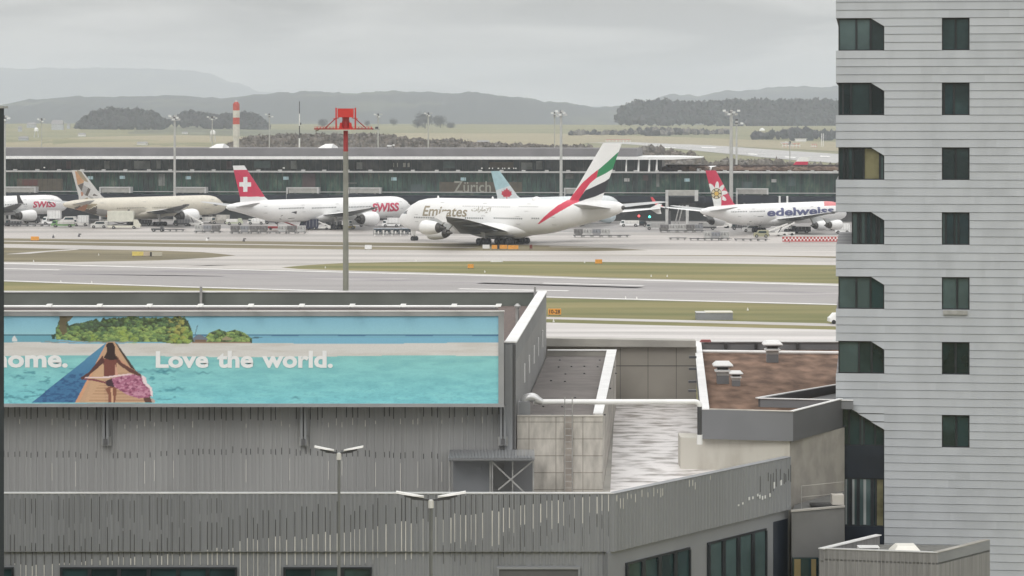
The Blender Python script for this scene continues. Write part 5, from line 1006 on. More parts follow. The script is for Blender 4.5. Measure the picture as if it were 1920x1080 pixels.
t = thing('airfield_building', 'low white building left of the short far mast', 'building', P(1472, 270, gd(1472, 270, 2700))); m = MB(); m.box(-4.4, 4.4, 0, 6, -6, 1.8, cap_white); m.build('wall', t); m = MB(); m.box(-4.8, 4.8, -.4, 6.4, 1.8, 2.1, offwhite); m.build('roof', t)
def lattice(px0, px1, py0, py1, D, lab, n):
    D = gd(px0, py0, D); a = P(px0, py0, D); t = thing('approach_antenna', lab, 'antenna array', a); w = (px1-px0)*D/F; h = (py0-py1)*D/F; m = MB()
    for i in range(n+1): m.box(w*i/n-.15, w*i/n+.15, -.2, .2, -4, h, red if i % 2 else cap_white)
    m.box(-.2, w+.2, -.3, .3, h-.3, h, red); m.box(-.2, w+.2, -.3, .3, h*.4, h*.55, cap_white); m.build('frame', t)
lattice(1136, 1182, 267, 261.5, 2600, 'low red antenna row above the striped tail', 14); lattice(1467, 1500, 277, 269, 2500, 'faint red and white antenna row before the far wood', 10); lattice(1521, 1531, 278, 270, 2400, 'red and white striped box array next to the lattice mast', 5)
t = thing('lattice_mast', 'white lattice mast standing before the wood beside the tower', 'mast', P(1542, 276, gd(1542, 276, 2400))); m = MB()
for s in (-1, 1): m.tube((s*1.2, 0, -3), (s*1.0, 0, 14.5), .25, .25, cap_white, 6)
for k in range(8): m.beam((-1.1, 0, k*1.8), (1.1, 0, k*1.8+1.7), .25, .25, cap_white)
m.build('frame', t)
for px, py, lab in ((1035, 265, 'pair of white marker lamps left of the tall mast, left one'), (1049, 265, 'pair of white marker lamps left of the tall mast, right one')): pass
# ---------------------------------------------------------------- signs and markers on the airfield
def sign(px0, px1, py0, py1, m_, lab, txt=None, tm_=None, name='taxiway_sign', cat='sign', th=.3):
    D = F*H/(py1-HOR); w = (px1-px0)*D/F; h = (py1-py0)*D/F; t = thing(name, lab, cat, (XK((px0+px1)/2, D), D, .02), 0, 'signs on the airfield')
    m = MB(); m.box(-w/2, w/2, -th/2, th/2, h*.16, h, m_); m.build('board', t)
    m = MB()
    for s in (-.8, .8): m.box(s*w/2-.06, s*w/2+.06, -.06, .06, 0, h*.16, dark)
    m.build('leg', t)
    if txt: text_mb(txt, lambda u, v: (-w*.42+w*.84*u, -th/2-.02, h*(.3+.56*v)), tm_ or black, .02).build('lettering', t)
    return t
sign(58, 73, 443.5, 452, orange, 'orange sign on the apron edge at the far left'); sign(248, 269, 472, 481, yellow, 'pale yellow sign at the left end of the sign row'); sign(269.5, 281, 472.5, 481, mat('faded_pink_sign', (.55, .46, .36), .5), 'faded pinkish sign in the middle of the row'); sign(285, 304, 473.5, 481.5, mat('faded_cream_sign', (.50, .47, .38), .5), 'faded cream sign at the right end of the row')
sign(281.5, 284.5, 473, 481.5, black, 'narrow black sign between the pink and the cream sign'); sign(877, 888, 495.5, 504, orange, 'small orange sign on the green island right of the red mast'); sign(1116, 1129, 486.5, 495.5, orange, 'small orange sign on the green island below the striped tail plane')
sign(1028, 1052, 579, 592, orange, 'orange sign with black figures next to the sloping capping', '10-28'); sign(922, 932, 459.5, 468, orange, 'left orange sign under the wheels of the big airliner'); sign(937, 951, 459.5, 468, orange, 'middle orange sign under the wheels of the big airliner'); sign(952.5, 972, 460, 468.5, orange, 'right and longest orange sign under the wheels of the big airliner'); sign(932.5, 936.5, 460, 468, black, 'narrow black sign between orange signs under the wheels'); sign(993, 998, 459, 467.5, mat('dark_red_box', (.16, .04, .03), .6), 'dark red marker right of the orange signs')
sign(905, 918, 459, 467.5, cap_white, 'white box marker left of the orange signs'); sign(684, 697, 459.5, 468.5, cap_white, 'white box marker just right of the red mast pole'); sign(920, 943, 488.5, 492, cap_white, 'flat white marker on the edge of the green island')
sign(1467, 1597, 443.5, 455, mat('deep_red_paint', (.42, .05, .05), .5), 'long red and white chequered barrier under the floral tailed airliner', name='chequered_barrier', cat='barrier', th=1.0)
cbm = bpy.data.objects[-1] if 0 else None
bar = [o for o in bpy.data.objects if o.name.startswith('chequered_barrier')][0]; D = bar.location.y; w = 130*D/F; h = 11.5*D/F; m = MB()
ncb = 40
for i in range(ncb):
    for j in range(2):
        if (i+j) % 2 == 0: m.box(-w/2+w*i/ncb, -w/2+w*(i+.92)/ncb, -.52, -.501, h*(.34+.28*j), h*(.6+.28*j), cap_white)
m.box(-w/2, w/2, -.53, .5, h*1.0+.001, h*1.12, offwhite); m.build('chequer', bar)
t = thing('equipment_cabin', 'low grey cabin with a pale roof on the grass near the runway', 'cabin', G(1341, 600)); D = t.location.y; m = MB(); m.box(-35*D/F, 33*D/F, 0, 3, 0, 13*D/F, mat('cabin_grey', (.24, .25, .26), .6, var=.05)); m.build('wall', t)
m = MB(); m.box(-18*D/F, 33.5*D/F, -.1, 3.1, 13*D/F+.001, 15*D/F, mat('cabin_roof', (.60, .58, .50), .6)); m.box(-35.5*D/F, -18.01*D/F, -.1, 3.1, 13*D/F+.001, 14*D/F, cap_grey); m.build('roof', t)
t = thing('parked_van', 'white van cut off by the tower edge on the grass', 'van', G(1568, 607), R(8)); m = MB(); m.loft([[(x, -.9, z0), (x, .9, z0), (x, .8, z1), (x, -.8, z1)] for x, z0, z1 in ((-1.1, .35, .9), (-.9, .3, 1.0), (-.4, .3, 1.55), (1.6, .3, 1.6), (1.75, .35, 1.4))], cap_white); m.build('body', t)
m = MB(); [m.tube((x, -.95, .32), (x, -.7, .32), .3, .3, black, 12) for x in (-.6, 1.1)]; m.build('wheel', t)
for px, py, lab in ((100, 446, 'small dark marker post with a white lamp on the apron at the left'), (148, 444, 'lone thin dark marker post right of it'), (388, 451.5, 'small white triangular marker at the grass edge'), (457, 453, 'small dark marker before the long baggage train')):
    t = thing('edge_marker', lab, 'marker', G(px, py), 0, 'markers at the apron edge'); m = MB(); m.lathe((0, 0, 0), (0, 0, 1), [(0, .35), (.2, .3), (.7, .1), (.9, .05)], dark if px != 388 else cap_white, 8); m.build('cone', t); m = MB(); m.box(.1, .6, -.1, .1, .55, .8, offwhite if px < 120 else dark); m.build('lamp', t)
for i, (px, py) in enumerate(((185, 479), (610, 503), (909, 511), (1221, 519), (1251, 519), (114, 530), (172, 531), (1173, 560), (1194, 561), (1038, 604), (1402, 582), (780, 490), (1096, 493), (63, 491))):
    t = tag(MB().lathe((0, 0, 0), (0, 0, 1), [(0, .14), (.1, .13), (.25, .07), (.38, .06), (.42, .02)], offwhite, 8).build('edge_light'), 'small pale runway edge light standing in the grass', 'edge light', 'runway edge lights'); t.location = G(px, py)
for px, py, lab in ((1213, 640, 'tiny red box on the ledge left of the brown roof'),):
    t = thing('red_box', 'small red box on the rim behind the brown roof corner', 'box', P(1322, 638, 150.5)); m = MB(); m.hexa([(-.3, -.1, -.1), (.35, -.1, -.1), (.35, .2, -.1), (-.3, .2, -.1)], [(-.2, -.1, .03), (.3, -.1, .03), (.3, .2, .03), (-.2, .2, .03)], mat('dull_red_box', (.35, .12, .12), .7)); m.build('shell', t)
# ---------------------------------------------------------------- airliners
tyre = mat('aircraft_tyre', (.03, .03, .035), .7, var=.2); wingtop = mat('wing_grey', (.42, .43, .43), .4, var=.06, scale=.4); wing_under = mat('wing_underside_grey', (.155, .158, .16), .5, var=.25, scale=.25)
exh = mat('exhaust_metal', (.07, .066, .062), .45, .5, var=.3, scale=2); cabwin = mat('cabin_window_dark', (.06, .065, .07), .3); fanm = mat('fan_dark', (.03, .03, .035), .5)
NOSE = [(0, -.26, -.30, .03), (.08, -.1, -.45, .2), (.25, .06, -.6, .36), (.5, .22, -.72, .48), (.8, .42, -.8, .6), (1.1, .62, -.87, .7), (1.6, .84, -.94, .84), (2.2, .95, -.98, .94), (3.0, 1, -1, 1), (4.2, 1, -1, 1)]
TAIL = [(0, .60, .36, .10), (.3, .70, .22, .22), (1.2, .84, .05, .40), (2.4, .93, -.22, .58), (3.6, .98, -.5, .76), (5, 1, -.82, .92), (6.4, 1, -.97, .99), (7.4, 1, -1, 1)]
EKT = [(0, .70, .56, .06), (.1, .82, .44, .15), (.35, .93, .30, .26), (1.0, .985, .08, .38), (2.2, 1, -.20, .56), (3.6, 1, -.5, .76), (5, 1, -.82, .92), (6.4, 1, -.97, .99), (7.4, 1, -1, 1)]
mat('door_outline', (.30, .30, .30), .5)
class Plane:
    tail = TAIL
    def __init__(s, name, label, Lf, rw, rh, zc, xm, X, Y, ang, group=None, pitch=0.0, nx=160, na=44, tailk=1.0, cat='airliner'):
        s.L, s.rw, s.rh, s.zc, s.xm, s.tk = Lf, rw, rh, zc, xm, tailk
        s.root = thing(name, label, cat, (X, Y, .03), ang, group); s.root.rotation_euler = (0, pitch, ang)
        s.M = Matrix.Translation((X, Y, .03)) @ Matrix.Rotation(ang, 4, 'Z') @ Matrix.Rotation(pitch, 4, 'Y')
        c = (s.M @ Vector((0, 1, 0, 0))).xyz; s.near = -1 if c.y > 0 else 1; s.nx, s.na = nx, na
    def sec(s, xn):
        r = s.rh
        def it(t, u, j):
            for a, b in zip(t, t[1:]):
                if u <= b[0]: f = (u-a[0])/(b[0]-a[0]); return a[j]+(b[j]-a[j])*f
            return t[-1][j]
        u = max(0, xn)/r; v = max(0, (s.L-xn))/(r*s.tk)
        TL = s.tail; top = min(it(NOSE, u, 1), it(TL, v, 1)); bot = max(it(NOSE, u, 2), it(TL, v, 2)); w = min(it(NOSE, u, 3), it(TL, v, 3))
        return w*s.rw, s.zc+bot*s.rh, s.zc+top*s.rh
    def loc(s, xn, y, z): return Vector((s.xm-xn, y, z))
    def side(s, xn, z, off=0.0, sg=None):
        w, b, t = s.sec(xn); c = (b+t)/2; h = max(.01, (t-b)/2); q = max(-.98, min(.98, (z-c)/h)); y = w*math.sqrt(1-q*q)
        n = Vector((0, y/max(w, .01)**2, (z-c)/h**2)); n = n.normalized() if n.length else Vector((0, 1, 0)); p = s.loc(xn, y+n.y*off, z+n.z*off); p.y *= (sg or s.near); return p
    def px(s, p): return proj(s.M @ Vector(p))
    def xn_at(s, px, z):
        a, b = 0.5, s.L-.5
        fa = s.px(s.side(a, z))[0]-px
        for _ in range(30):
            c = (a+b)/2; fc = s.px(s.side(c, z))[0]-px
            if (fc > 0) == (fa > 0): a, fa = c, fc
            else: b = c
        return (a+b)/2
    def z_at(s, px, py):
        z = s.zc
        for _ in range(6):
            xn = s.xn_at(px, z); q = s.px(s.side(xn, z))[1]; z -= (py-q)*s.root.location.y/F
            w, b, t = s.sec(xn); z = max(b+.1, min(t-.1, z))
        return z
    def fuselage(s, base, fm=None):
        xs = sorted(set([min(s.L, max(0, s.L*i/s.nx)) for i in range(s.nx+1)]+[a[0]*s.rh*k for a in NOSE for k in (1,)]+[.04*s.rh, .16*s.rh, .36*s.rh, .65*s.rh]+[s.L-a[0]*s.rh*s.tk for a in s.tail])); rings = []
        for x in xs:
            w, b, t = s.sec(x); c = (b+t)/2; h = (t-b)/2
            rings.append([s.loc(x, w*math.cos(2*math.pi*k/s.na), c+h*math.sin(2*math.pi*k/s.na)) for k in range(s.na)])
        m = MB(); f = None
        if fm:
            def f(c):
                q = Vector(c); q.y = abs(q.y)*s.near; return fm(*s.px(q))
        m.loft(rings, base, f); return m.build('fuselage', s.root, smooth=True)
    def surf(s, name, secs, m_, n=1, fm=None, parent=None):
        """secs: (y, xn leading edge, chord, z, thickness); plain aerofoil section"""
        prof_ = [(0, 0), (.03, .45), (.12, .85), (.35, 1), (.7, .55), (1, .04), (.7, -.35), (.35, -.8), (.12, -.7), (.03, -.4)]
        rings = [[s.loc(xl+c*u, y, z+v*th/2) for u, v in prof_] for y, xl, c, z, th in secs]; m = MB(); m.loft(rings, m_, fm); return m.build(name, parent or s.root, smooth=True)
    def wing(s, sg, secs, top=None, under=None, lefm=True):
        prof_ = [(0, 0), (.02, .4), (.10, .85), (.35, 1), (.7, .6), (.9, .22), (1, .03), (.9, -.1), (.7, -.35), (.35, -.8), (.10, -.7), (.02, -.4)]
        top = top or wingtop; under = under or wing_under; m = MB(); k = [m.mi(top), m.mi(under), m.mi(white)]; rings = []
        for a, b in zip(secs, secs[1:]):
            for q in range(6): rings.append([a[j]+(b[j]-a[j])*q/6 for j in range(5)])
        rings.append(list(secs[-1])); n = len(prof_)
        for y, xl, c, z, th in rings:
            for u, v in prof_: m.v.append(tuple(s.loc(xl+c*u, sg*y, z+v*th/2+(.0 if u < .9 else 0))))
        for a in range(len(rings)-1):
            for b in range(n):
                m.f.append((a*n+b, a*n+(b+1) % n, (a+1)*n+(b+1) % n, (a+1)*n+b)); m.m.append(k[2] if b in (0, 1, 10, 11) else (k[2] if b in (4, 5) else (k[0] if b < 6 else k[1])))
        m.f.append(tuple(range(n-1, -1, -1))); m.f.append(tuple((len(rings)-1)*n+b for b in range(n))); m.m += [k[0], k[0]]
        w = m.build('wing', s.root, smooth=True)
        # flap track fairings
        for f_ in (.22, .4, .58, .75):
            i = f_*(len(rings)-1); r = rings[int(i)]; p = s.loc(r[1]+r[2]*.75, sg*r[0], r[3]-r[4]*.45); mm = MB(); mm.lathe(p+Vector((r[2]*.28, 0, 0)), (-1, 0, 0), [(0, .05), (r[2]*.15, .32*s.rw/3), (r[2]*.4, .34*s.rw/3), (r[2]*.62, .05)], under, 8); mm.build('flap_fairing', w)
        return w
    def engine(s, sg, y, xn, z, r, ln, cowl, zw, sooty=None):
        c = s.loc(xn, sg*y, z); m = MB(); e = MB(); e.lathe(c, (-1, 0, 0), [(.25*r, .72*r), (.05*r, .84*r), (0, .9*r), (.08*r, .97*r), (.5*r, 1.05*r), (ln*.45, 1.04*r), (ln*.8, .92*r), (ln, .80*r), (ln-.02, .74*r), (ln*.85, .6*r)], cowl, 28)
        o = e.build('engine', s.root, smooth=True); f = MB(); f.lathe(c, (-1, 0, 0), [(.26*r, .72*r), (.27*r, .25*r), (.05*r, .02)], fanm, 20); f.build('fan', o)
        x_ = MB(); x_.lathe(c, (-1, 0, 0), [(ln*.8, .76*r), (ln*1.04, .70*r), (ln*1.2, .52*r), (ln*1.21, .36*r), (ln*1.5, .06*r)], sooty or exh, 20); x_.build('exhaust', o, smooth=True)
        p = MB(); p.hexa([c+Vector((-ln*.15, -.2, r*.9)), c+Vector((-ln*.15, .2, r*.9)), c+Vector((-ln*1.25, .2, r*.45)), c+Vector((-ln*1.25, -.2, r*.45))], [c+Vector((-ln*.6, -.2, zw-z)), c+Vector((-ln*.6, .2, zw-z)), c+Vector((-ln*1.6, .2, zw-z)), c+Vector((-ln*1.6, -.2, zw-z))], wingtop); p.build('pylon', o)
    def gear(s, xn, y, z, rad, rows, wid, name='main_gear'):
        g = MB(); g.tube(s.loc(xn, y, rad), s.loc(xn, y, z), .22, .3, steel, 10); g.box(s.xm-xn-.08, s.xm-xn+.08, y-.9*wid, y+.9*wid, rad-.12, rad+.12, dark)
        if rows > 1: g.box(s.xm-xn-(rows-1)*rad*1.15, s.xm-xn+(rows-1)*rad*1.15, y-.15, y+.15, rad-.15, rad+.15, dark)
        g.hexa([s.loc(xn-.5, y+.1, z*.5), s.loc(xn+.5, y+.1, z*.5), s.loc(xn+.5, y+.18, z*.5), s.loc(xn-.5, y+.18, z*.5)], [s.loc(xn-.7, y+.5, z), s.loc(xn+.7, y+.5, z), s.loc(xn+.7, y+.6, z), s.loc(xn-.7, y+.6, z)], offwhite)
        o = g.build(name, s.root)
        for i in range(rows):
            for sd in (-1, 1):
                w = MB(); cx = (i-(rows-1)/2)*rad*2.3; c = s.loc(xn, y+sd*wid, rad)+Vector((cx, 0, 0)); w.tube(c-Vector((0, .28, 0)), c+Vector((0, .28, 0)), rad, rad, tyre, 18); w.tube(c-Vector((0, .3, 0)), c+Vector((0, .3, 0)), rad*.36, rad*.36, panel_dk, 10); w.build('wheel', o)
    def fin(s, secs, base, fm=None, n=56, mcount=56):
        """secs: (z, xn leading edge, chord, thickness)"""
        rings = []
        zs = [secs[0][0]+(secs[-1][0]-secs[0][0])*i/n for i in range(n+1)]
        for z in zs:
            for a, b in zip(secs, secs[1:]):
                if z <= b[0]+1e-6: f = (z-a[0])/(b[0]-a[0]); xl, c, th = (a[j]+(b[j]-a[j])*f for j in (1, 2, 3)); break
            us = [i/mcount for i in range(mcount+1)]; r = []
            for u in us: r.append(s.loc(xl+c*u, th/2*math.sin(math.pi*min(1, max(0.02, u))**.6)**.8+.01, z))
            for u in us[::-1]: r.append(s.loc(xl+c*u, -th/2*math.sin(math.pi*min(1, max(0.02, u))**.6)**.8-.01, z))
            rings.append(r)
        f = None
        if fm:
            def f(c): return fm(*s.px(Vector((c[0], 0, c[2]))))
        m = MB(); m.loft(rings, base, f); return m.build('tail_fin', s.root, smooth=True)
    def text(s, txt, px0, px1, pyb, pyt, m_, bold=.015, shear=0.0, name='lettering', both=False):
        zb = s.z_at((px0+px1)/2, pyb); ztp = s.z_at((px0+px1)/2, pyt); xa, xb = s.xn_at(px0, (zb+ztp)/2), s.xn_at(px1, (zb+ztp)/2)
        return text_mb(txt, lambda u, v: s.side(xa+(xb-xa)*u, zb+(ztp-zb)*v, .035), m_, bold, 6, shear).build(name, s.root)
    def windows(s, rows, m_=None):
        m = MB()
        for px0, px1, py, hgt, pitch_ in rows:
            z = s.z_at((px0+px1)/2, py); xa, xb = sorted((s.xn_at(px0, z), s.xn_at(px1, z))); x = xa
            while x < xb:
                for sg in (-1, 1): m.poly([s.side(x, z-hgt/2, .03, sg), s.side(x+pitch_*.48, z-hgt/2, .03, sg), s.side(x+pitch_*.48, z+hgt/2, .03, sg), s.side(x, z+hgt/2, .03, sg)], m_ or cabwin)
                x += pitch_
        m.build('cabin_window', s.root)
    def doors(s, xns, zc, h=1.9, w=1.1, m_=None):
        m_ = m_ or MATS['door_outline']
        for x in xns:
            for sg in (-1, 1):
                m = MB()
                for x0, x1, z0, z1 in ((x, x+.09, zc, zc+h), (x+w, x+w+.09, zc, zc+h), (x+.09, x+w, zc, zc+.09), (x+.09, x+w, zc+h-.09, zc+h)): m.poly([s.side(x0, z0, .03, sg), s.side(x1, z0, .03, sg), s.side(x1, z1, .03, sg), s.side(x0, z1, .03, sg)], m_)
                m.build('cabin_door', s.root)
    def patch(s, name, pts, m_, off=.04):
        p = []
        for x, y in pts: z = s.z_at(x, y); p.append(s.side(s.xn_at(x, z), z, off))
        m = MB(); m.poly(p, m_); return m.build(name, s.root)
    def cockpit(s, a=.62, b=1.15, z0=.28, z1=.5):
        m = MB()
        for sg in (-1, 1):
            for i in range(3):
                u0 = a+(b-a)*i/3; u1 = a+(b-a)*(i+.85)/3; m.poly([s.side(u0*s.rh, s.zc+z0*s.rh-.05+.03*i, .03, sg), s.side(u1*s.rh, s.zc+z0*s.rh, .03, sg), s.side(u1*s.rh, s.zc+min(z1, z0+.1+.06*i)*s.rh, .03, sg), s.side(u0*s.rh, s.zc+(z0+.06+.05*i)*s.rh, .03, sg)], glass_dk)
        m.build('cockpit_window', s.root)
    def fairing(s, xn, ln, w, h, z, m_):
        m = MB(); m.lathe((0, 0, 0), (-1, 0, 0), [(-ln/2+ln*i/16, math.sin(math.pi*min(1, max(.004, i/16)))**.55) for i in range(17)], m_, 28)
        m.v = [(v[0]+s.xm-xn, v[1]*w, z+v[2]*h) for v in m.v]; m.build('belly_fairing', s.root, smooth=True)
Z1 = lambda pts, ox, oy, k=6.0: [(ox+x/k, oy+y/k) for x, y in pts]
# --- the big white double decker with the striped tail
jw = mat('airliner_white', (.80, .80, .795), .3, var=.025, scale=.2); gold = mat('gold_grey_lettering', (.29, .25, .18), .4); lgold = mat('pale_arabic_lettering', (.36, .335, .28), .4)
ek_red = mat('tail_red', (.60, .03, .075), .35, var=.03); ek_gr = mat('tail_green', (.02, .22, .085), .35, var=.03); ek_bl = mat('tail_black', (.022, .022, .03), .35, var=.1)
A = R(180-41.5)
ek = Plane('double_deck_airliner', 'huge white double decked airliner taxiing, with red green and black tail', 71.7, 3.57, 4.35, 6.45, 34.6, -1.9, 651, A, pitch=R(.35), nx=400, na=120, tailk=1.0)
ek.tail = EKT
green_p = Z1([(860, 470), (960, 380), (1060, 285), (1120, 240), (1160, 195), (1200, 200), (1150, 330), (1110, 375), (1000, 470), (935, 512), (840, 560), (850, 510)], 980, 240)
red_p = Z1([(860, 466), (840, 560), (770, 620), (720, 690), (690, 740), (630, 830), (560, 860), (400, 950), (180, 1084), (165, 1084), (240, 1000), (320, 930), (400, 868), (540, 790), (560, 760), (680, 618), (780, 530)], 980, 240)
black_p = Z1([(690, 740), (720, 700), (830, 650), (930, 600), (1000, 550), (1080, 475), (1080, 560), (1010, 670), (950, 712), (820, 772), (620, 834)], 980, 240)
def ekm(x, y):
    if y > 436 or x < 1000: return None
    if inpoly(x, y, red_p): return ek_red
    if inpoly(x, y, green_p): return ek_gr
    if inpoly(x, y, black_p): return ek_bl
ek.fuselage(jw, ekm)
ek.fin([(9.9, 53.2, 13.2, .9), (10.9, 55.5, 9.6, .85), (24.1, 65.6, 5.6, .35)], jw, ekm, 130, 110)
ekw = [(0, 19.5, 20, 3.0, 2.4), (3.6, 22, 17, 3.1, 2.1), (14.2, 30.0, 10.3, 5.3, 1.3), (26, 38.6, 7.0, 6.8, .8), (38.8, 48.0, 3.9, 7.8, .35)]
for sg in (-1, 1):
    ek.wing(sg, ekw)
    ek.surf('wingtip_fence', [], white) if 0 else None
    m = MB(); p = lambda x, z: ek.loc(x, sg*38.85, z); 
    for o_ in (0,): m.hexa([p(48.0, 7.7)+Vector((0, -.06, 0)), p(51.6, 7.7)+Vector((0, -.06, 0)), p(51.6, 7.7)+Vector((0, .06, 0)), p(48.0, 7.7)+Vector((0, .06, 0))], [p(51.0, 9.0)+Vector((0, -.04, 0)), p(52.2, 9.0)+Vector((0, -.04, 0)), p(52.2, 9.0)+Vector((0, .04, 0)), p(51.0, 9.0)+Vector((0, .04, 0))], white); m.hexa([p(50.8, 6.5)+Vector((0, -.04, 0)), p(52.0, 6.5)+Vector((0, -.04, 0)), p(52.0, 6.5)+Vector((0, .04, 0)), p(50.8, 6.5)+Vector((0, .04, 0))], [p(48.2, 7.69)+Vector((0, -.06, 0)), p(51.6, 7.69)+Vector((0, -.06, 0)), p(51.6, 7.69)+Vector((0, .06, 0)), p(48.2, 7.69)+Vector((0, .06, 0))], white)
    m.build('wingtip_fence', ek.root)
    ek.engine(sg, 14.9, 24.2, 2.95, 1.62, 4.9, jw, 5.2); ek.engine(sg, 25.7, 32.2, 4.65, 1.62, 4.9, jw, 6.8)
    ek.surf('tailplane', [(sg*0.5, 58.5, 10, 9.0, .9), (sg*2.2, 60.2, 8.6, 9.1, .8), (sg*15.1, 69.2, 3.8, 10.2, .3)], wingtop)
ek.fairing(33.5, 25, 4.3, 2.6, 3.6, jw)
ek.gear(4.9, 0, 3, .62, 1, .5, 'nose_gear')
for sg in (-1, 1): ek.gear(33.6, sg*6.2, 3.5, .78, 2, .68); ek.gear(37.2, sg*2.65, 3.2, .78, 3, .68)
ek.cockpit(.55, 1.05, .08, .3)
ek.windows([(777, 816, 408, .34, .62), (872, 906, 409, .34, .62), (926, 980, 409.5, .34, .62), (997, 1010, 409.5, .34, .62)])
ek.windows([(868, 957, 387.5, .26, .62), (973, 1009, 387.5, .26, .62)], mat('faint_window', (.45, .45, .45), .4))
ek.doors((8, 17.5, 30.5, 41.5, 52), 4.9); ek.doors((16, 30, 44), 8.0, 1.8)
ek.text('Emirates', 793, 876, 406, 386.5, gold, .018, .12)
try: ek.text('\ufe95\ufe8d\ufead\ufe8e\ufee3\ufef9\ufe8d'[:7], 884, 920, 399.5, 388.5, lgold, .03)
except Exception: pass
for xn in (13, 31, 45): m = MB(); p = ek.loc(xn, 0, ek.zc+ek.rh); m.lathe(p, (0, 0, 1), [(-.1, .3), (.3, .25), (.6, .05)] if xn != 45 else [(-.2, 1.3), (.3, 1.1), (.6, .5), (.7, .1)], jw, 10); m.build('aerial', ek.root)
m = MB(); e_ = ek.L; w_, b_, t_2 = ek.sec(e_-.1); m.lathe(ek.loc(e_-.3, 0, (b_+t_2)/2), (-1, 0, 0), [(0, .55), (.25, .5), (.5, .3), (.51, .02)], exh, 12); m.build('tail_exhaust', ek.root)
# --- generic wide body
def twin(name, label, Lf, r, zc, xm, X, Y, ang, base, finm, fus=None, span=30, fk=1.0, eng=((9.9, -11, 1.75, 5.2),), cowl=None, tip=None, ztop=17.5, stab=None, gears=3, group='airliners parked at the terminal', winglet=None, finbase=None, finsecs=None):
    p = Plane(name, label, Lf, r, r, zc, xm, X, Y, ang, group, nx=150, na=40)
    p.fuselage(base, fus)
    zf = zc+r*.9; fh_ = ztop-zf
    p.fin(finsecs or [(zf-.3, Lf-16.2, 10.6, .7), (zf+.9, Lf-14.0, 8.4, .65), (ztop, Lf-6.6, 3.6, .25)], finbase or base, finm, 110, 90)
    W_ = [(0, xm-11.5, 14.5, zc-1.4, 1.9), (r, xm-9.5, 12.3, zc-1.35, 1.6), (span*.33, xm-4.2, 7.6, zc-.6, .9), (span*.93, xm+9.8, 2.9, zc+1.3, .3), (span, xm+12.2, 1.2, zc+1.6, .12)]
    for sg in (-1, 1):
        w = p.wing(sg, W_)
        for ey, ex, er, el in eng: p.engine(sg, ey, xm+ex, er+.75+.0*ey+(ey-9)*.06, er, el, cowl or base, zc-.7)
        p.surf('tailplane', [(sg*.4, Lf-9.6, 7.2, zc+r*.5, .6), (sg*1.5, Lf-8.6, 6.2, zc+r*.52, .55), (sg*10.2, Lf-2.2, 2.3, zc+r*.52+1.1, .2)], stab or wingtop)
        if winglet: p.surf('winglet', [(sg*span*.99, xm+10.9, 2.2, zc+1.55, .14), (sg*(span+.7), xm+12.6, 1.6, zc+2.6, .1), (sg*(span+1.1), xm+13.8, 1.0, zc+4.1, .08)], winglet)
        p.gear(xm, sg*5.3, zc-1.2, .62, gears if gears else 2, .6)
    p.fairing(xm-1, 19, r*1.12, r*.55, zc-r*.62, base); p.gear(5.6, 0, zc-r, .5, 1, .4, 'nose_gear'); p.cockpit()
    return p
def ang_for(c): return math.acos(c)
# --- white airliner, crimson tail with the white cross
cross_m = mat('white_cross_paint', (.80, .80, .80), .35); swr = mat('red_titles', (.55, .05, .11), .4)
def swiss_fin(x, y):
    if not (318.6 < y < 368.8): return jw
    if 455.3 < x < 462.8 and 332 < y < 359.7: return cross_m
    if 448.3 < x < 469.5 and 341.7 < y < 350: return cross_m
    return crimson
sw7 = twin('airliner', 'white airliner with crimson tail bearing a white cross, left of the red mast', 73.9, 3.1, 5.35, 37.0, -52.0, 744, ang_for(.632), jw, swiss_fin, span=31.5, eng=((9.9, -10.5, 1.95, 5.6),), ztop=18.4, finsecs=[(7.9, 57.5, 11.4, .7), (9.1, 59.5, 9.4, .65), (17.8, 67.4, 4.3, .25)])
sw7.doors((7, 17, 33.5, 47, 61), 5.0); sw7.text('SWISS', 698, 748.5, 397, 380.5, swr, .04, .12); sw7.windows([(522, 570, 390.5, .34, .62), (584, 630, 389.5, .34, .62), (644, 696, 388, .34, .62)])
sw7.patch('cargo_door', Z1([(1800, 660), (1840, 585), (1900, 575), (1895, 600), (1870, 655)], 240, 300), dark); sw7.patch('hatch', Z1([(1700, 665), (1722, 625), (1742, 620), (1722, 668)], 240, 300), dark)
sw7.patch('front_cargo_door', [(723, 406), (727, 396), (740, 395), (737, 407)], dark)
# --- cream airliner with the patterned tail
cream = mat('cream_livery', (.62, .58, .49), .35, var=.03); et_o = mat('tail_tan', (.50, .28, .14), .4); et_b = mat('tail_dark_brown', (.10, .085, .07), .4); et_w = mat('tail_pale_grey', (.58, .57, .55), .4); et_g = mat('tail_grey', (.34, .33, .32), .4); et_r = mat('tail_rust', (.42, .20, .12), .4); et_y = mat('tail_khaki', (.30, .25, .16), .4)
ET = [(et_o, [(840, 125), (870, 280), (932, 256), (942, 238), (900, 190), (862, 130)]), (et_y, [(862, 112), (912, 132), (992, 252), (945, 238), (900, 190), (862, 130)]), (et_b, [(985, 310), (1012, 330), (980, 405), (952, 398)]), (et_b, [(1048, 378), (1095, 402), (1030, 402)]), (et_r, [(925, 455), (1055, 470), (1045, 492), (935, 515)]), (et_r, [(905, 350), (935, 370), (930, 400), (912, 410)]),
      (et_g, [(930, 280), (985, 310), (950, 400), (915, 350)]), (et_g, [(975, 400), (1040, 420), (1050, 470), (1010, 430)]), (et_g, [(1050, 430), (1120, 430), (1150, 470), (1060, 475)]), (et_b, [(872, 282), (935, 256), (930, 330), (912, 350)]), (et_y, [(920, 455), (975, 420), (1000, 462), (925, 456)])]
ETP = [(m_, Z1(p_, 0, 300)) for m_, p_ in ET]
def eti_fin(x, y):
    for m_, p_ in ETP:
        if inpoly(x, y, p_): return m_
    return et_w
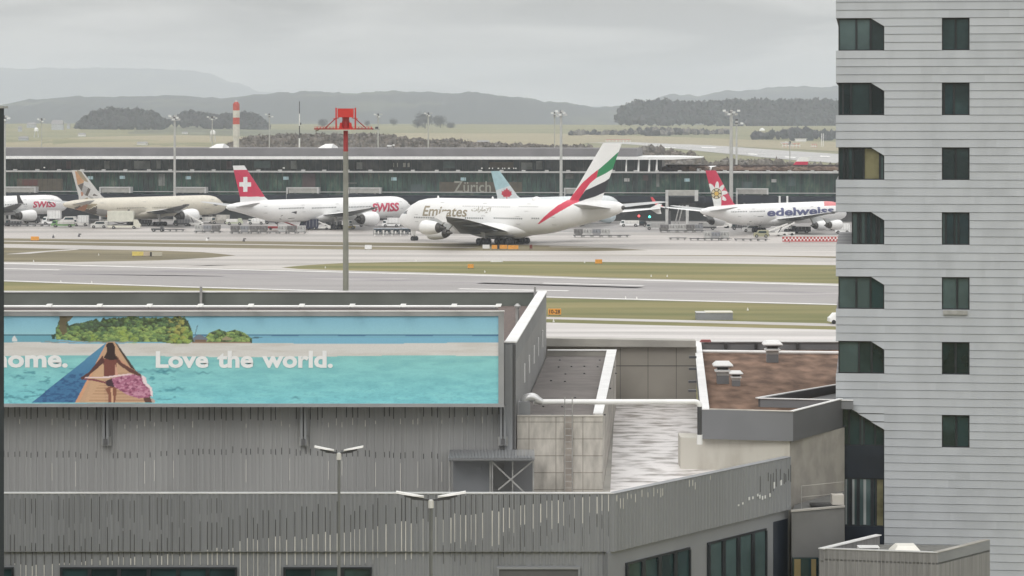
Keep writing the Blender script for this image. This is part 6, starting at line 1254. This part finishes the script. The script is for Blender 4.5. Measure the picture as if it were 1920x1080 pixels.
ETF = [(et_r, [(840, 560), (940, 510), (990, 500), (960, 570), (900, 590)]), (et_b, [(830, 540), (900, 515), (1000, 560), (1090, 520), (1090, 600), (1000, 660), (900, 590)]), (et_g, [(1085, 540), (1215, 560), (1190, 640), (1085, 620)]), (et_r, [(1215, 560), (1320, 605), (1240, 650), (1190, 640)]), (et_b, [(1400, 600), (1430, 565), (1500, 565), (1470, 615)]), (et_y, [(960, 510), (1060, 490), (1100, 500), (990, 560)])]
ETFP = [(m_, Z1(p_, 0, 300)) for m_, p_ in ETF]
def eti_fus(x, y):
    for m_, p_ in ETFP:
        if inpoly(x, y, p_): return m_
eti = twin('airliner', 'cream airliner with a brown and grey patterned tail at the left', 62.8, 2.9, 5.3, 31.4, -103.8, 770, ang_for(.625), cream, eti_fin, eti_fus, span=29.5, eng=((9.9, -9.5, 1.95, 5.6),), cowl=jw, ztop=16.1)
eti.doors((7, 19, 34, 50), 5.0); eti.windows([(219, 270, 390, .34, .62), (286, 352, 388.5, .34, .62)], mat('brown_window', (.25, .22, .17), .4)); eti.patch('cargo_door', [(380, 404), (384, 391), (396, 390), (392, 404)], et_b)
# --- airliner cut off by the left border
sw3 = twin('airliner', 'white airliner with red titles cut off by the left border', 63.7, 2.82, 5.1, 32.0, -152.5, 783, ang_for(.61), jw, lambda x, y: crimson, span=29, eng=((9.4, -10.5, 1.6, 5.4),), ztop=16.8, winglet=dark)
sw3.doors((7, 18, 45), 4.8); sw3.text('SWISS', 62, 105, 389, 377, swr, .04, .12); sw3.windows([(8, 50, 383.5, .34, .62)])
# --- pale blue tail with the leaf
ac_b = mat('pale_blue_livery', (.38, .56, .60), .35); ac_r = mat('leaf_red', (.50, .02, .05), .4); ac_w = mat('pale_grey_livery', (.62, .66, .67), .35)
leaf = Z1([(1252, 312), (1268, 340), (1285, 330), (1283, 352), (1308, 352), (1302, 375), (1312, 385), (1290, 405), (1280, 418), (1258, 412), (1258, 436), (1246, 436), (1248, 412), (1222, 418), (1212, 400), (1192, 382), (1202, 372), (1196, 350), (1222, 352), (1220, 330), (1238, 340)], 740, 300)
def ac_fin(x, y):
    if inpoly(x, y, leaf): return ac_r
    return ac_b if (y-347) < -(x-935)*.35+8 else ac_w
ac = twin('airliner', 'airliner hidden behind the big one, with a pale blue tail and red maple leaf', 60.0, 2.9, 5.3, 30, 12.0, 770, ang_for(.66), ac_w, ac_fin, span=28, eng=((9.9, -13.5, 1.9, 5.4),), cowl=mat('blue_white_cowl', (.56, .66, .70), .35), ztop=15.8)
# --- floral tail
ed_p = (mat('petal_white', (.78, .78, .76), .4), mat('flower_yellow', (.70, .45, .09), .4), mat('flower_ring', (.12, .09, .05), .5), mat('flower_cream', (.66, .58, .40), .4))
def ed_fin(x, y):
    cx, cy = 1342.5, 363.0; dx, dy = x-cx, (y-cy)*.92; r = math.hypot(dx, dy); a = math.atan2(dy, dx)
    if r < 3.6: return ed_p[1]
    if r < 4.6: return ed_p[2]
    if r < 9.3:
        k = (a/(math.pi/3)) % 1
        return ed_p[3] if .16 < k < .84 and r < 8.4 else ed_p[2]
    if y > 368 and x < 1353-(y-368)*.1 : return ed_p[0] if x < 1351 else crimson
    q_ = 10+11*abs(math.cos(a*4.5+.5))**1.3
    if r < q_: return ed_p[0]
    if x < 1337 and y > 354: return ed_p[0]
    return crimson
def ed_fus(x, y):
    if x > 1545 and y < 386 and x < 1575: return mat('pale_red_nose_patch', (.62, .16, .17), .4)
ed = twin('airliner', 'white airliner with blue lettering and a red flower tail beside the tower', 63.7, 2.82, 5.1, 32.0, 69.6, 717, ang_for(.67), jw, ed_fin, ed_fus, span=29.3, eng=((9.4, -9.8, 1.25, 4.6), (19.2, -2.2, 1.25, 4.6)), ztop=16.8, winglet=red, finsecs=[(7.3, 48.3, 10.0, .7), (8.3, 50.2, 8.2, .65), (16.9, 57.6, 4.2, .25)])
edt = mat('dark_blue_titles', (.075, .085, .19), .4)
ed.doors((18, 44, 50), 4.8); ed.windows([(1372, 1400, 397, .3, .62), (1406, 1434, 396.5, .3, .62)]); ed.text('edelweiss', 1438, 1563, 403.5, 388.5, edt, .035, .08)
ed.patch('cargo_door', Z1([(680, 720), (722, 635), (790, 630), (765, 700), (745, 722)], 1300, 300), dark); ed.patch('hatch', Z1([(600, 722), (632, 690), (655, 688), (632, 722)], 1300, 300), dark)
# --- tail showing above the low terminal roof
ib = twin('airliner', 'distant airliner whose red and white tail tip shows over the low terminal roof', 60, 2.8, 5, 31, XK(1480, 965), 965, R(180), jw, lambda x, y: crimson if y > 303 else jw, span=28, ztop=17.2)
ib.root.location.x = XK(1508, 965)-(60-31-5)*1.0; 
# ---------------------------------------------------------------- vehicles and ground equipment
def vehicle(kind, px, py, lw, hh, ww, body, lab, rz=0.0, box=None, cab=.28, glassm=None, grp=None, name=None):
    """kind: van / truck / tug / car, built along local x"""
    x, y, _ = G(px, py); t = thing(name or kind, lab, kind.replace('_', ' '), (x, y, .02), rz, grp); b = .35
    m = MB(); n = lw/2
    if kind in ('van', 'car'):
        pr_ = [(-n, .3, .8), (-n*.96, .25, hh*.62), (-n*.62, .25, hh*.68), (-n*.38, .25, hh*.97), (n*.75, .25, hh), (n*.97, .28, hh*.62 if kind == 'car' else hh*.95), (n, .35, hh*.5)]
    else: pr_ = [(-n, .45, hh*.45), (-n*.9, .4, hh*.62), (-n*.8, .4, hh), (-n+lw*cab, .4, hh), (-n+lw*cab+.02, .4, .9), (n, .4, .9)]
    m.loft([[(a, -ww/2, z0), (a, ww/2, z0), (a, ww/2*.93, z1), (a, -ww/2*.93, z1)] for a, z0, z1 in pr_], body); m.build('body', t)
    m = MB(); gl = glass_dk
    if kind in ('van', 'car'):
        m.hexa([(-n*.45, -ww/2-.01, hh*.62), (n*.7, -ww/2-.01, hh*.62), (n*.7, -ww/2*.94, hh*.62), (-n*.45, -ww/2*.94, hh*.62)], [(-n*.3, -ww/2*.965, hh*.88), (n*.65, -ww/2*.965, hh*.88), (n*.65, -ww/2*.93, hh*.88), (-n*.3, -ww/2*.93, hh*.88)], gl)
        m.hexa([(-n*.64, -ww*.42, hh*.69), (-n*.64, ww*.42, hh*.69), (-n*.5, ww*.4, hh*.7), (-n*.5, -ww*.4, hh*.7)], [(-n*.42, -ww*.4, hh*.94), (-n*.42, ww*.4, hh*.94), (-n*.38, ww*.4, hh*.94), (-n*.38, -ww*.4, hh*.94)], gl)
    else: m.box(-n*.85, -n+lw*cab*.8, -ww/2*.96-.02, -ww/2*.93, hh*.6, hh*.88, gl)
    m.build('window', t)
    for a in (-n*.62, n*.62):
        for s in (-1, 1): w = MB(); w.tube((a, s*ww*.36, .42), (a, s*ww*.5, .42), .42, .42, black, 14); w.tube((a, s*ww*.505, .42), (a, s*ww*.51, .42), .2, .2, steel, 8); w.build('wheel', t)
    if box:
        z0, z1, mm = box; m = MB(); m.box(-n+lw*cab+.1, n, -ww/2, ww/2, z0, z1, mm)
        for k in range(4): xx = -n+lw*cab+.1+(n*2-lw*cab-.1)*(k+.5)/4; m.box(xx-.04, xx+.04, -ww/2-.02, -ww/2, z0, z1, cap_grey)
        m.build('cargo_box', t)
        if z0 > 1.3:
            m = MB(); m.beam((-n*.3, -ww*.4, .9), (n*.8, -ww*.4, z0), .12, .2, dark); m.beam((n*.8, -ww*.4, .9), (-n*.3, -ww*.4, z0), .12, .2, dark); m.build('scissor_lift', t)
    return t
vehicle('truck', 97, 421, 5.4, 2.2, 2.4, cap_white, 'white box lift truck under the left nose engine', 0, (1.7, 4.0, cap_white)); vehicle('van', 128, 421, 4.8, 2.3, 1.9, offwhite, 'pale van right of the white box truck', 0, name='service_van')
vehicle('truck', 118, 426, 6.5, 1.9, 2.2, mat('safety_green', (.18, .34, .14), .5), 'low green and white loader in front of the pale van', 0, (.9, 1.6, offwhite)); vehicle('truck', 152, 424, 4.2, 2.0, 2.2, offwhite, 'white tank truck left of the patterned tail engine', 0, (1.0, 3.0, cap_white))
vehicle('van', 186, 428, 4.6, 2.0, 1.8, offwhite, 'small white van below the patterned tail', 0); vehicle('truck', 233, 429, 9.0, 2.5, 2.5, mat('catering_cream', (.60, .59, .50), .5), 'big cream catering truck with a raised box', R(180), (2.0, 4.9, mat('catering_box', (.60, .60, .52), .5, var=.05)), cab=.2)
vehicle('tug', 296, 434.5, 3.4, 1.5, 1.7, dark, 'dark baggage tug pulling empty flat dollies', R(180), name='baggage_tug'); vehicle('truck', 388, 419, 4.6, 1.9, 2, offwhite, 'small white truck right of the cream airliner engine', 0, (.9, 1.9, offwhite))
vehicle('truck', 413, 420, 5.2, 2.0, 2.2, mat('brown_grey_paint', (.33, .31, .28), .6), 'truck with brownish boxes under the cream nose', 0, (1.0, 2.6, mat('pallet_load', (.42, .40, .36), .8, var=.2))); vehicle('truck', 440, 422, 4.8, 1.9, 2.0, mat('lime_grey', (.45, .48, .36), .5), 'pale green truck left of the crimson tail', R(180), (.9, 1.7, offwhite))
vehicle('truck', 480, 421, 5.0, 1.6, 2.0, offwhite, 'white low loader under the crimson tail', 0, (.9, 1.8, cap_white)); vehicle('truck', 733, 426, 5.0, 2.0, 2.2, cap_white, 'white loader under the red lettered nose', 0, (1.2, 2.6, cap_white))
vehicle('car', 1409, 435, 5.0, 1.8, 1.9, cap_white, 'white car under the floral tailed fuselage', 0); vehicle('van', 1427, 445.5, 3.8, 1.9, 1.7, mat('olive_paint', (.32, .31, .2), .5), 'olive service van in front of the white car', 0); vehicle('car', 1430, 446, 3.4, 1.4, 1.7, cap_white, 'low white car beside the olive van', 0) if 0 else None
vehicle('truck', 1579, 438, 3.8, 2.2, 2.2, cap_white, 'white truck under the outer engine beside the tower', 0, (1.0, 2.6, cap_white)); vehicle('truck', 1180, 425, 5.4, 1.8, 2.2, cap_white, 'white service truck behind the big tail cone', 0, (.9, 1.7, offwhite)); vehicle('car', 1201, 425, 3.6, 1.6, 1.8, mat('black_car_paint', (.03, .03, .035), .3), 'dark car under the far wing right of the big tail', 0)
dkb = mat('dark_blue_paint', (.03, .035, .07), .5); ylp = mat('dull_yellow_paint', (.42, .34, .10), .5)
vehicle('truck', 579, 431, 5.2, 2.6, 2.3, dkb, 'dark blue high truck at the belly of the crosstailed airliner', 0, (.9, 2.9, dkb)); vehicle('tug', 655, 430, 3.4, 1.5, 1.8, ylp, 'dull yellow tug right of the red mast pole', 0, name='pushback_tug')
vehicle('truck', 340, 424, 4.6, 1.7, 2.2, dark, 'dark ground power truck under the cream wing', 0, (.9, 1.9, panel_grey)); vehicle('truck', 270, 423, 4.4, 1.8, 2.1, dark, 'dark flat loader right of the catering truck', 0, (.9, 1.6, dark)); vehicle('car', 167, 421.5, 4.0, 1.6, 1.8, mat('black_car_paint', (.03, .03, .035), .3), 'black car behind the white tank truck', 0)
vehicle('truck', 1325, 431, 5.2, 1.8, 2.2, dark, 'dark loader left of the floral tail cone', 0, (.9, 1.9, steel)); vehicle('truck', 1500, 437, 5.5, 1.9, 2.3, dark, 'dark long tug under the wing of the floral tailed airliner', 0, (.9, 1.7, dark)); vehicle('truck', 1385, 431, 4.0, 1.6, 2.0, dark, 'small dark truck under the floral tailed fuselage, left of the white car', 0, (.9, 1.6, dark))
vehicle('truck', 510, 420, 4.4, 1.7, 2.0, dark, 'dark truck behind the white low loader', 0, (.9, 1.9, steel)); vehicle('truck', 625, 426, 4.6, 1.8, 2.0, dark, 'dark truck behind the left wheels near the red mast', 0, (.9, 1.7, dark)); vehicle('truck', 668, 425, 4.6, 1.8, 2.0, steel, 'grey truck behind the right wheels near the red mast', 0, (.9, 1.9, steel))
vehicle('van', 60, 419, 4.6, 2.0, 1.9, dark, 'dark van under the left airliner nose', 0, name='service_van'); vehicle('truck', 25, 424, 4.6, 1.7, 2.0, dark, 'dark flat truck at the far left under the wing', 0, (.9, 1.4, dark)); vehicle('truck', 1228, 431, 5.2, 1.7, 2.2, steel, 'grey truck left of the containers by the tall bridge frame', 0, (.9, 1.9, steel))
for px, py, c_, lab in ((1198, 405, (1, .08, .08), 'red'), (1218, 406.5, (.1, 1, .75), 'green')):
    t = thing('signal_lamp', 'lit %s signal lamp under the far wing tip' % lab, 'lamp', P(px, py, 800)); m = MB(); m.lathe((0, 0, -.35), (0, 0, 1), [(0, .05), (.15, .3), (.35, .38), (.55, .3), (.7, .05)], mat('lit_%s_lamp' % lab, c_, .4, emit=c_+(2.2,)), 10); m.build('lens', t); m = MB(); m.tube((0, .2, -P(px, py, 800)[2]), (0, .2, -.3), .08, .08, dark, 6); m.build('post', t)
def stairs(px, py, ln, hgt, lab, rz=0, m_=None):
    x, y, _ = G(px, py); t = thing('belt_loader', lab, 'belt loader', (x, y, .02), rz); m = MB(); m.beam((-ln/2, 0, .9), (ln/2, 0, hgt), 1.0, .3, m_ or offwhite); m.build('belt', t); m = MB(); m.box(-ln/2, ln/2, -.9, .9, .4, .95, m_ or offwhite); m.beam((ln*.1, 0, .9), (ln*.25, 0, hgt*.75), .3, .2, dark); m.build('chassis', t)
    for a in (-ln*.35, ln*.35): w = MB(); w.tube((a, -1, .35), (a, 1, .35), .35, .35, black, 12); w.build('wheel', t)
for a in ((596, 431, 7.0, 3.6, 'belt loader leaning at the belly of the crosstailed airliner', R(180)), (735, 424, 5, 3.2, 'belt loader beside the red lettered nose', R(180)), (1455, 443, 6, 3.2, 'belt loader before the wheels of the floral tailed airliner', 0), (1472, 442, 5, 3.4, 'steeper belt loader right of the first one near the wheels', 0), (366, 424, 4.5, 3.2, 'belt loader below the cream airliner engine', R(180)), (1345, 428, 8, 3.6, 'long pale ramp under the floral tail', R(200)), (528, 431, 8.5, 4.0, 'red belt loader at the belly right of the crimson tail', R(180))): stairs(*a, **({'m_': dkr} if a[0] == 528 else {}))
# wheel dollies and containers: one of each, then copies
def make_dolly():
    t = thing('dolly', 'flat dark dolly', 'dolly'); m = MB(); m.box(-1.3, 1.3, -.85, .85, .42, .58, dark); m.beam((1.3, 0, .45), (1.9, 0, .4), .08, .08, dark); m.build('platform', t)
    for a in (-.9, .9):
        for s in (-1, 1): w = MB(); w.tube((a, s*.6, .22), (a, s*.8, .22), .22, .22, steel if s < 0 else black, 10); w.build('wheel', t)
    return t
def make_cont(mm, side):
    t = thing('container', 'grey air cargo container', 'container'); m = MB(); m.hexa([(-.8, -.75, 0), (.8, -.75, 0), (.8, .75, 0), (-.8, .75, 0)], [(-1.15, -.75, .5), (1.15, -.75, .5), (1.15, .75, .5), (-1.15, .75, .5)], mm); m.box(-1.15, 1.15, -.75, .75, .5, 1.55, mm); m.build('shell', t)
    m = MB(); m.box(-1.0, 1.0, -.78, -.75, .62, 1.44, side); m.box(-.06, .06, -.79, -.78, .62, 1.44, dark); m.build('door', t); return t
def make_cart():
    t = thing('baggage_cart', 'covered baggage cart', 'baggage cart'); m = MB(); m.box(-1.5, 1.5, -.8, .8, .4, .6, dark); m.box(-1.5, -1.42, -.8, .8, .6, 1.8, steel); m.box(1.42, 1.5, -.8, .8, .6, 1.8, steel); m.build('frame', t)
    m = MB(); m.box(-1.45, 1.45, -.78, .78, 1.8, 1.92, mat('blue_grey_tarp', (.22, .27, .32), .7)); m.box(-1.4, 1.4, .7, .76, .6, 1.8, mat('blue_grey_tarp', (.22, .27, .32), .7)); m.build('cover', t)
    m = MB(); 
    for k in range(6): m.box(-1.3+k*.45, -.95+k*.45, -.7, .5, .6, .9+rnd.random()*.8, rnd.choice((dark, steel, panel_grey, offwhite)))
    m.build('load', t)
    for a in (-1.1, 1.1):
        for s in (-1, 1): w = MB(); w.tube((a, s*.6, .25), (a, s*.8, .25), .25, .25, offwhite if s < 0 else black, 10); w.build('wheel', t)
    return t
used = {}
def place(kind, x, y, z, lab, grp, rz=0):
    mk = {'dolly': make_dolly, 'grey': lambda: make_cont(mat('container_grey', (.20, .195, .19), .5, .3, var=.15), mat('container_side_grey', (.15, .145, .145), .6, var=.3, scale=2)), 'white': lambda: make_cont(mat('container_white', (.46, .46, .45), .5, var=.08), mat('container_side_white', (.36, .36, .35), .6, var=.25, scale=2)), 'silver': lambda: make_cont(mat('container_silver', (.32, .32, .33), .4, .4), mat('container_side_silver', (.24, .25, .27), .5, .3, var=.2, scale=2)), 'cart': make_cart}
    if kind not in used: used[kind] = t = mk[kind](); t.location = (x, y, z); t['label'] = lab; t['group'] = grp; t.rotation_euler = (0, 0, rz)
    else: dup(used[kind], (x, y, z), rz, lab, grp)
ORD = ['first', 'second', 'third', 'fourth', 'fifth', 'sixth', 'seventh', 'eighth', 'ninth', 'tenth']
def train(pxa, pxb, py, kinds, where):
    n = len(kinds); xa, xb = G(pxa, py)[0], G(pxb, py)[0]; y = G(pxa, py)[1]
    for i, k in enumerate(kinds):
        x = xa+(xb-xa)*(i+.5)/n; jy = rnd.uniform(-.3, .3); rz = rnd.uniform(-.03, .03)
        if k == 'cart': place('cart', x, y+jy, .02, '%s covered baggage cart from the left in the row %s' % (ORD[i], where), 'baggage carts '+where, rz); continue
        place('dolly', x, y+jy, .02, '%s flat dolly from the left in the train %s' % (ORD[i], where), 'dollies '+where, rz)
        if k != 'dolly': place(k, x, y+jy, .6, '%s container from the left on the dollies %s' % (ORD[i], where), 'containers '+where, rz)
train(306, 342, 434, ['dolly']*3, 'behind the dark tug'); train(366, 413, 437, ['white', 'silver', 'grey'], 'right of the cream engine'); train(432, 574, 438.5, ['grey', 'silver', 'grey', 'grey', 'dolly', 'white', 'grey', 'white'], 'below the crimson tail')
train(703, 768, 442.5, ['cart', 'cart', 'cart', 'cart'], 'left of the big nose gear'); train(1076, 1178, 445, ['grey', 'white', 'silver', 'white', 'dolly', 'dolly'], 'behind the big tail'); train(1238, 1318, 436, ['grey', 'white', 'white', 'grey', 'silver'], 'by the tall bridge frame')
train(1258, 1284, 450, ['dolly', 'dolly'], 'alone on the apron'); train(1296, 1348, 451, ['dolly', 'dolly', 'white', 'silver'], 'under the red floral tail'); train(1349, 1368, 450.5, ['white'], 'next to the floral tail shadow'); train(1380, 1436, 452, ['dolly', 'dolly', 'dolly', 'dolly'], 'in front of the olive van'); train(8, 92, 424.5, ['dolly']*6, 'under the left engine'); train(168, 206, 426, ['grey', 'white'], 'left of the cream catering truck')
# ---------------------------------------------------------------- haze
hz = MB(); hz.box(-7600, 7600, -290, 19000, -40, 420, white); ho = hz.build('haze'); tag(ho, 'thin grey winter haze over the airfield and hills', kind='stuff')
hm = bpy.data.materials.new('haze'); hm.use_nodes = True; t_ = hm.node_tree; t_.nodes.clear(); o_ = t_.nodes.new('ShaderNodeOutputMaterial'); v_ = t_.nodes.new('ShaderNodeVolumePrincipled'); v_.inputs['Color'].default_value = (.82, .875, .95, 1); v_.inputs['Density'].default_value = 1.05e-4; v_.inputs['Anisotropy'].default_value = 0; t_.links.new(v_.outputs[0], o_.inputs['Volume'])
ho.data.materials.clear(); ho.data.materials.append(hm)
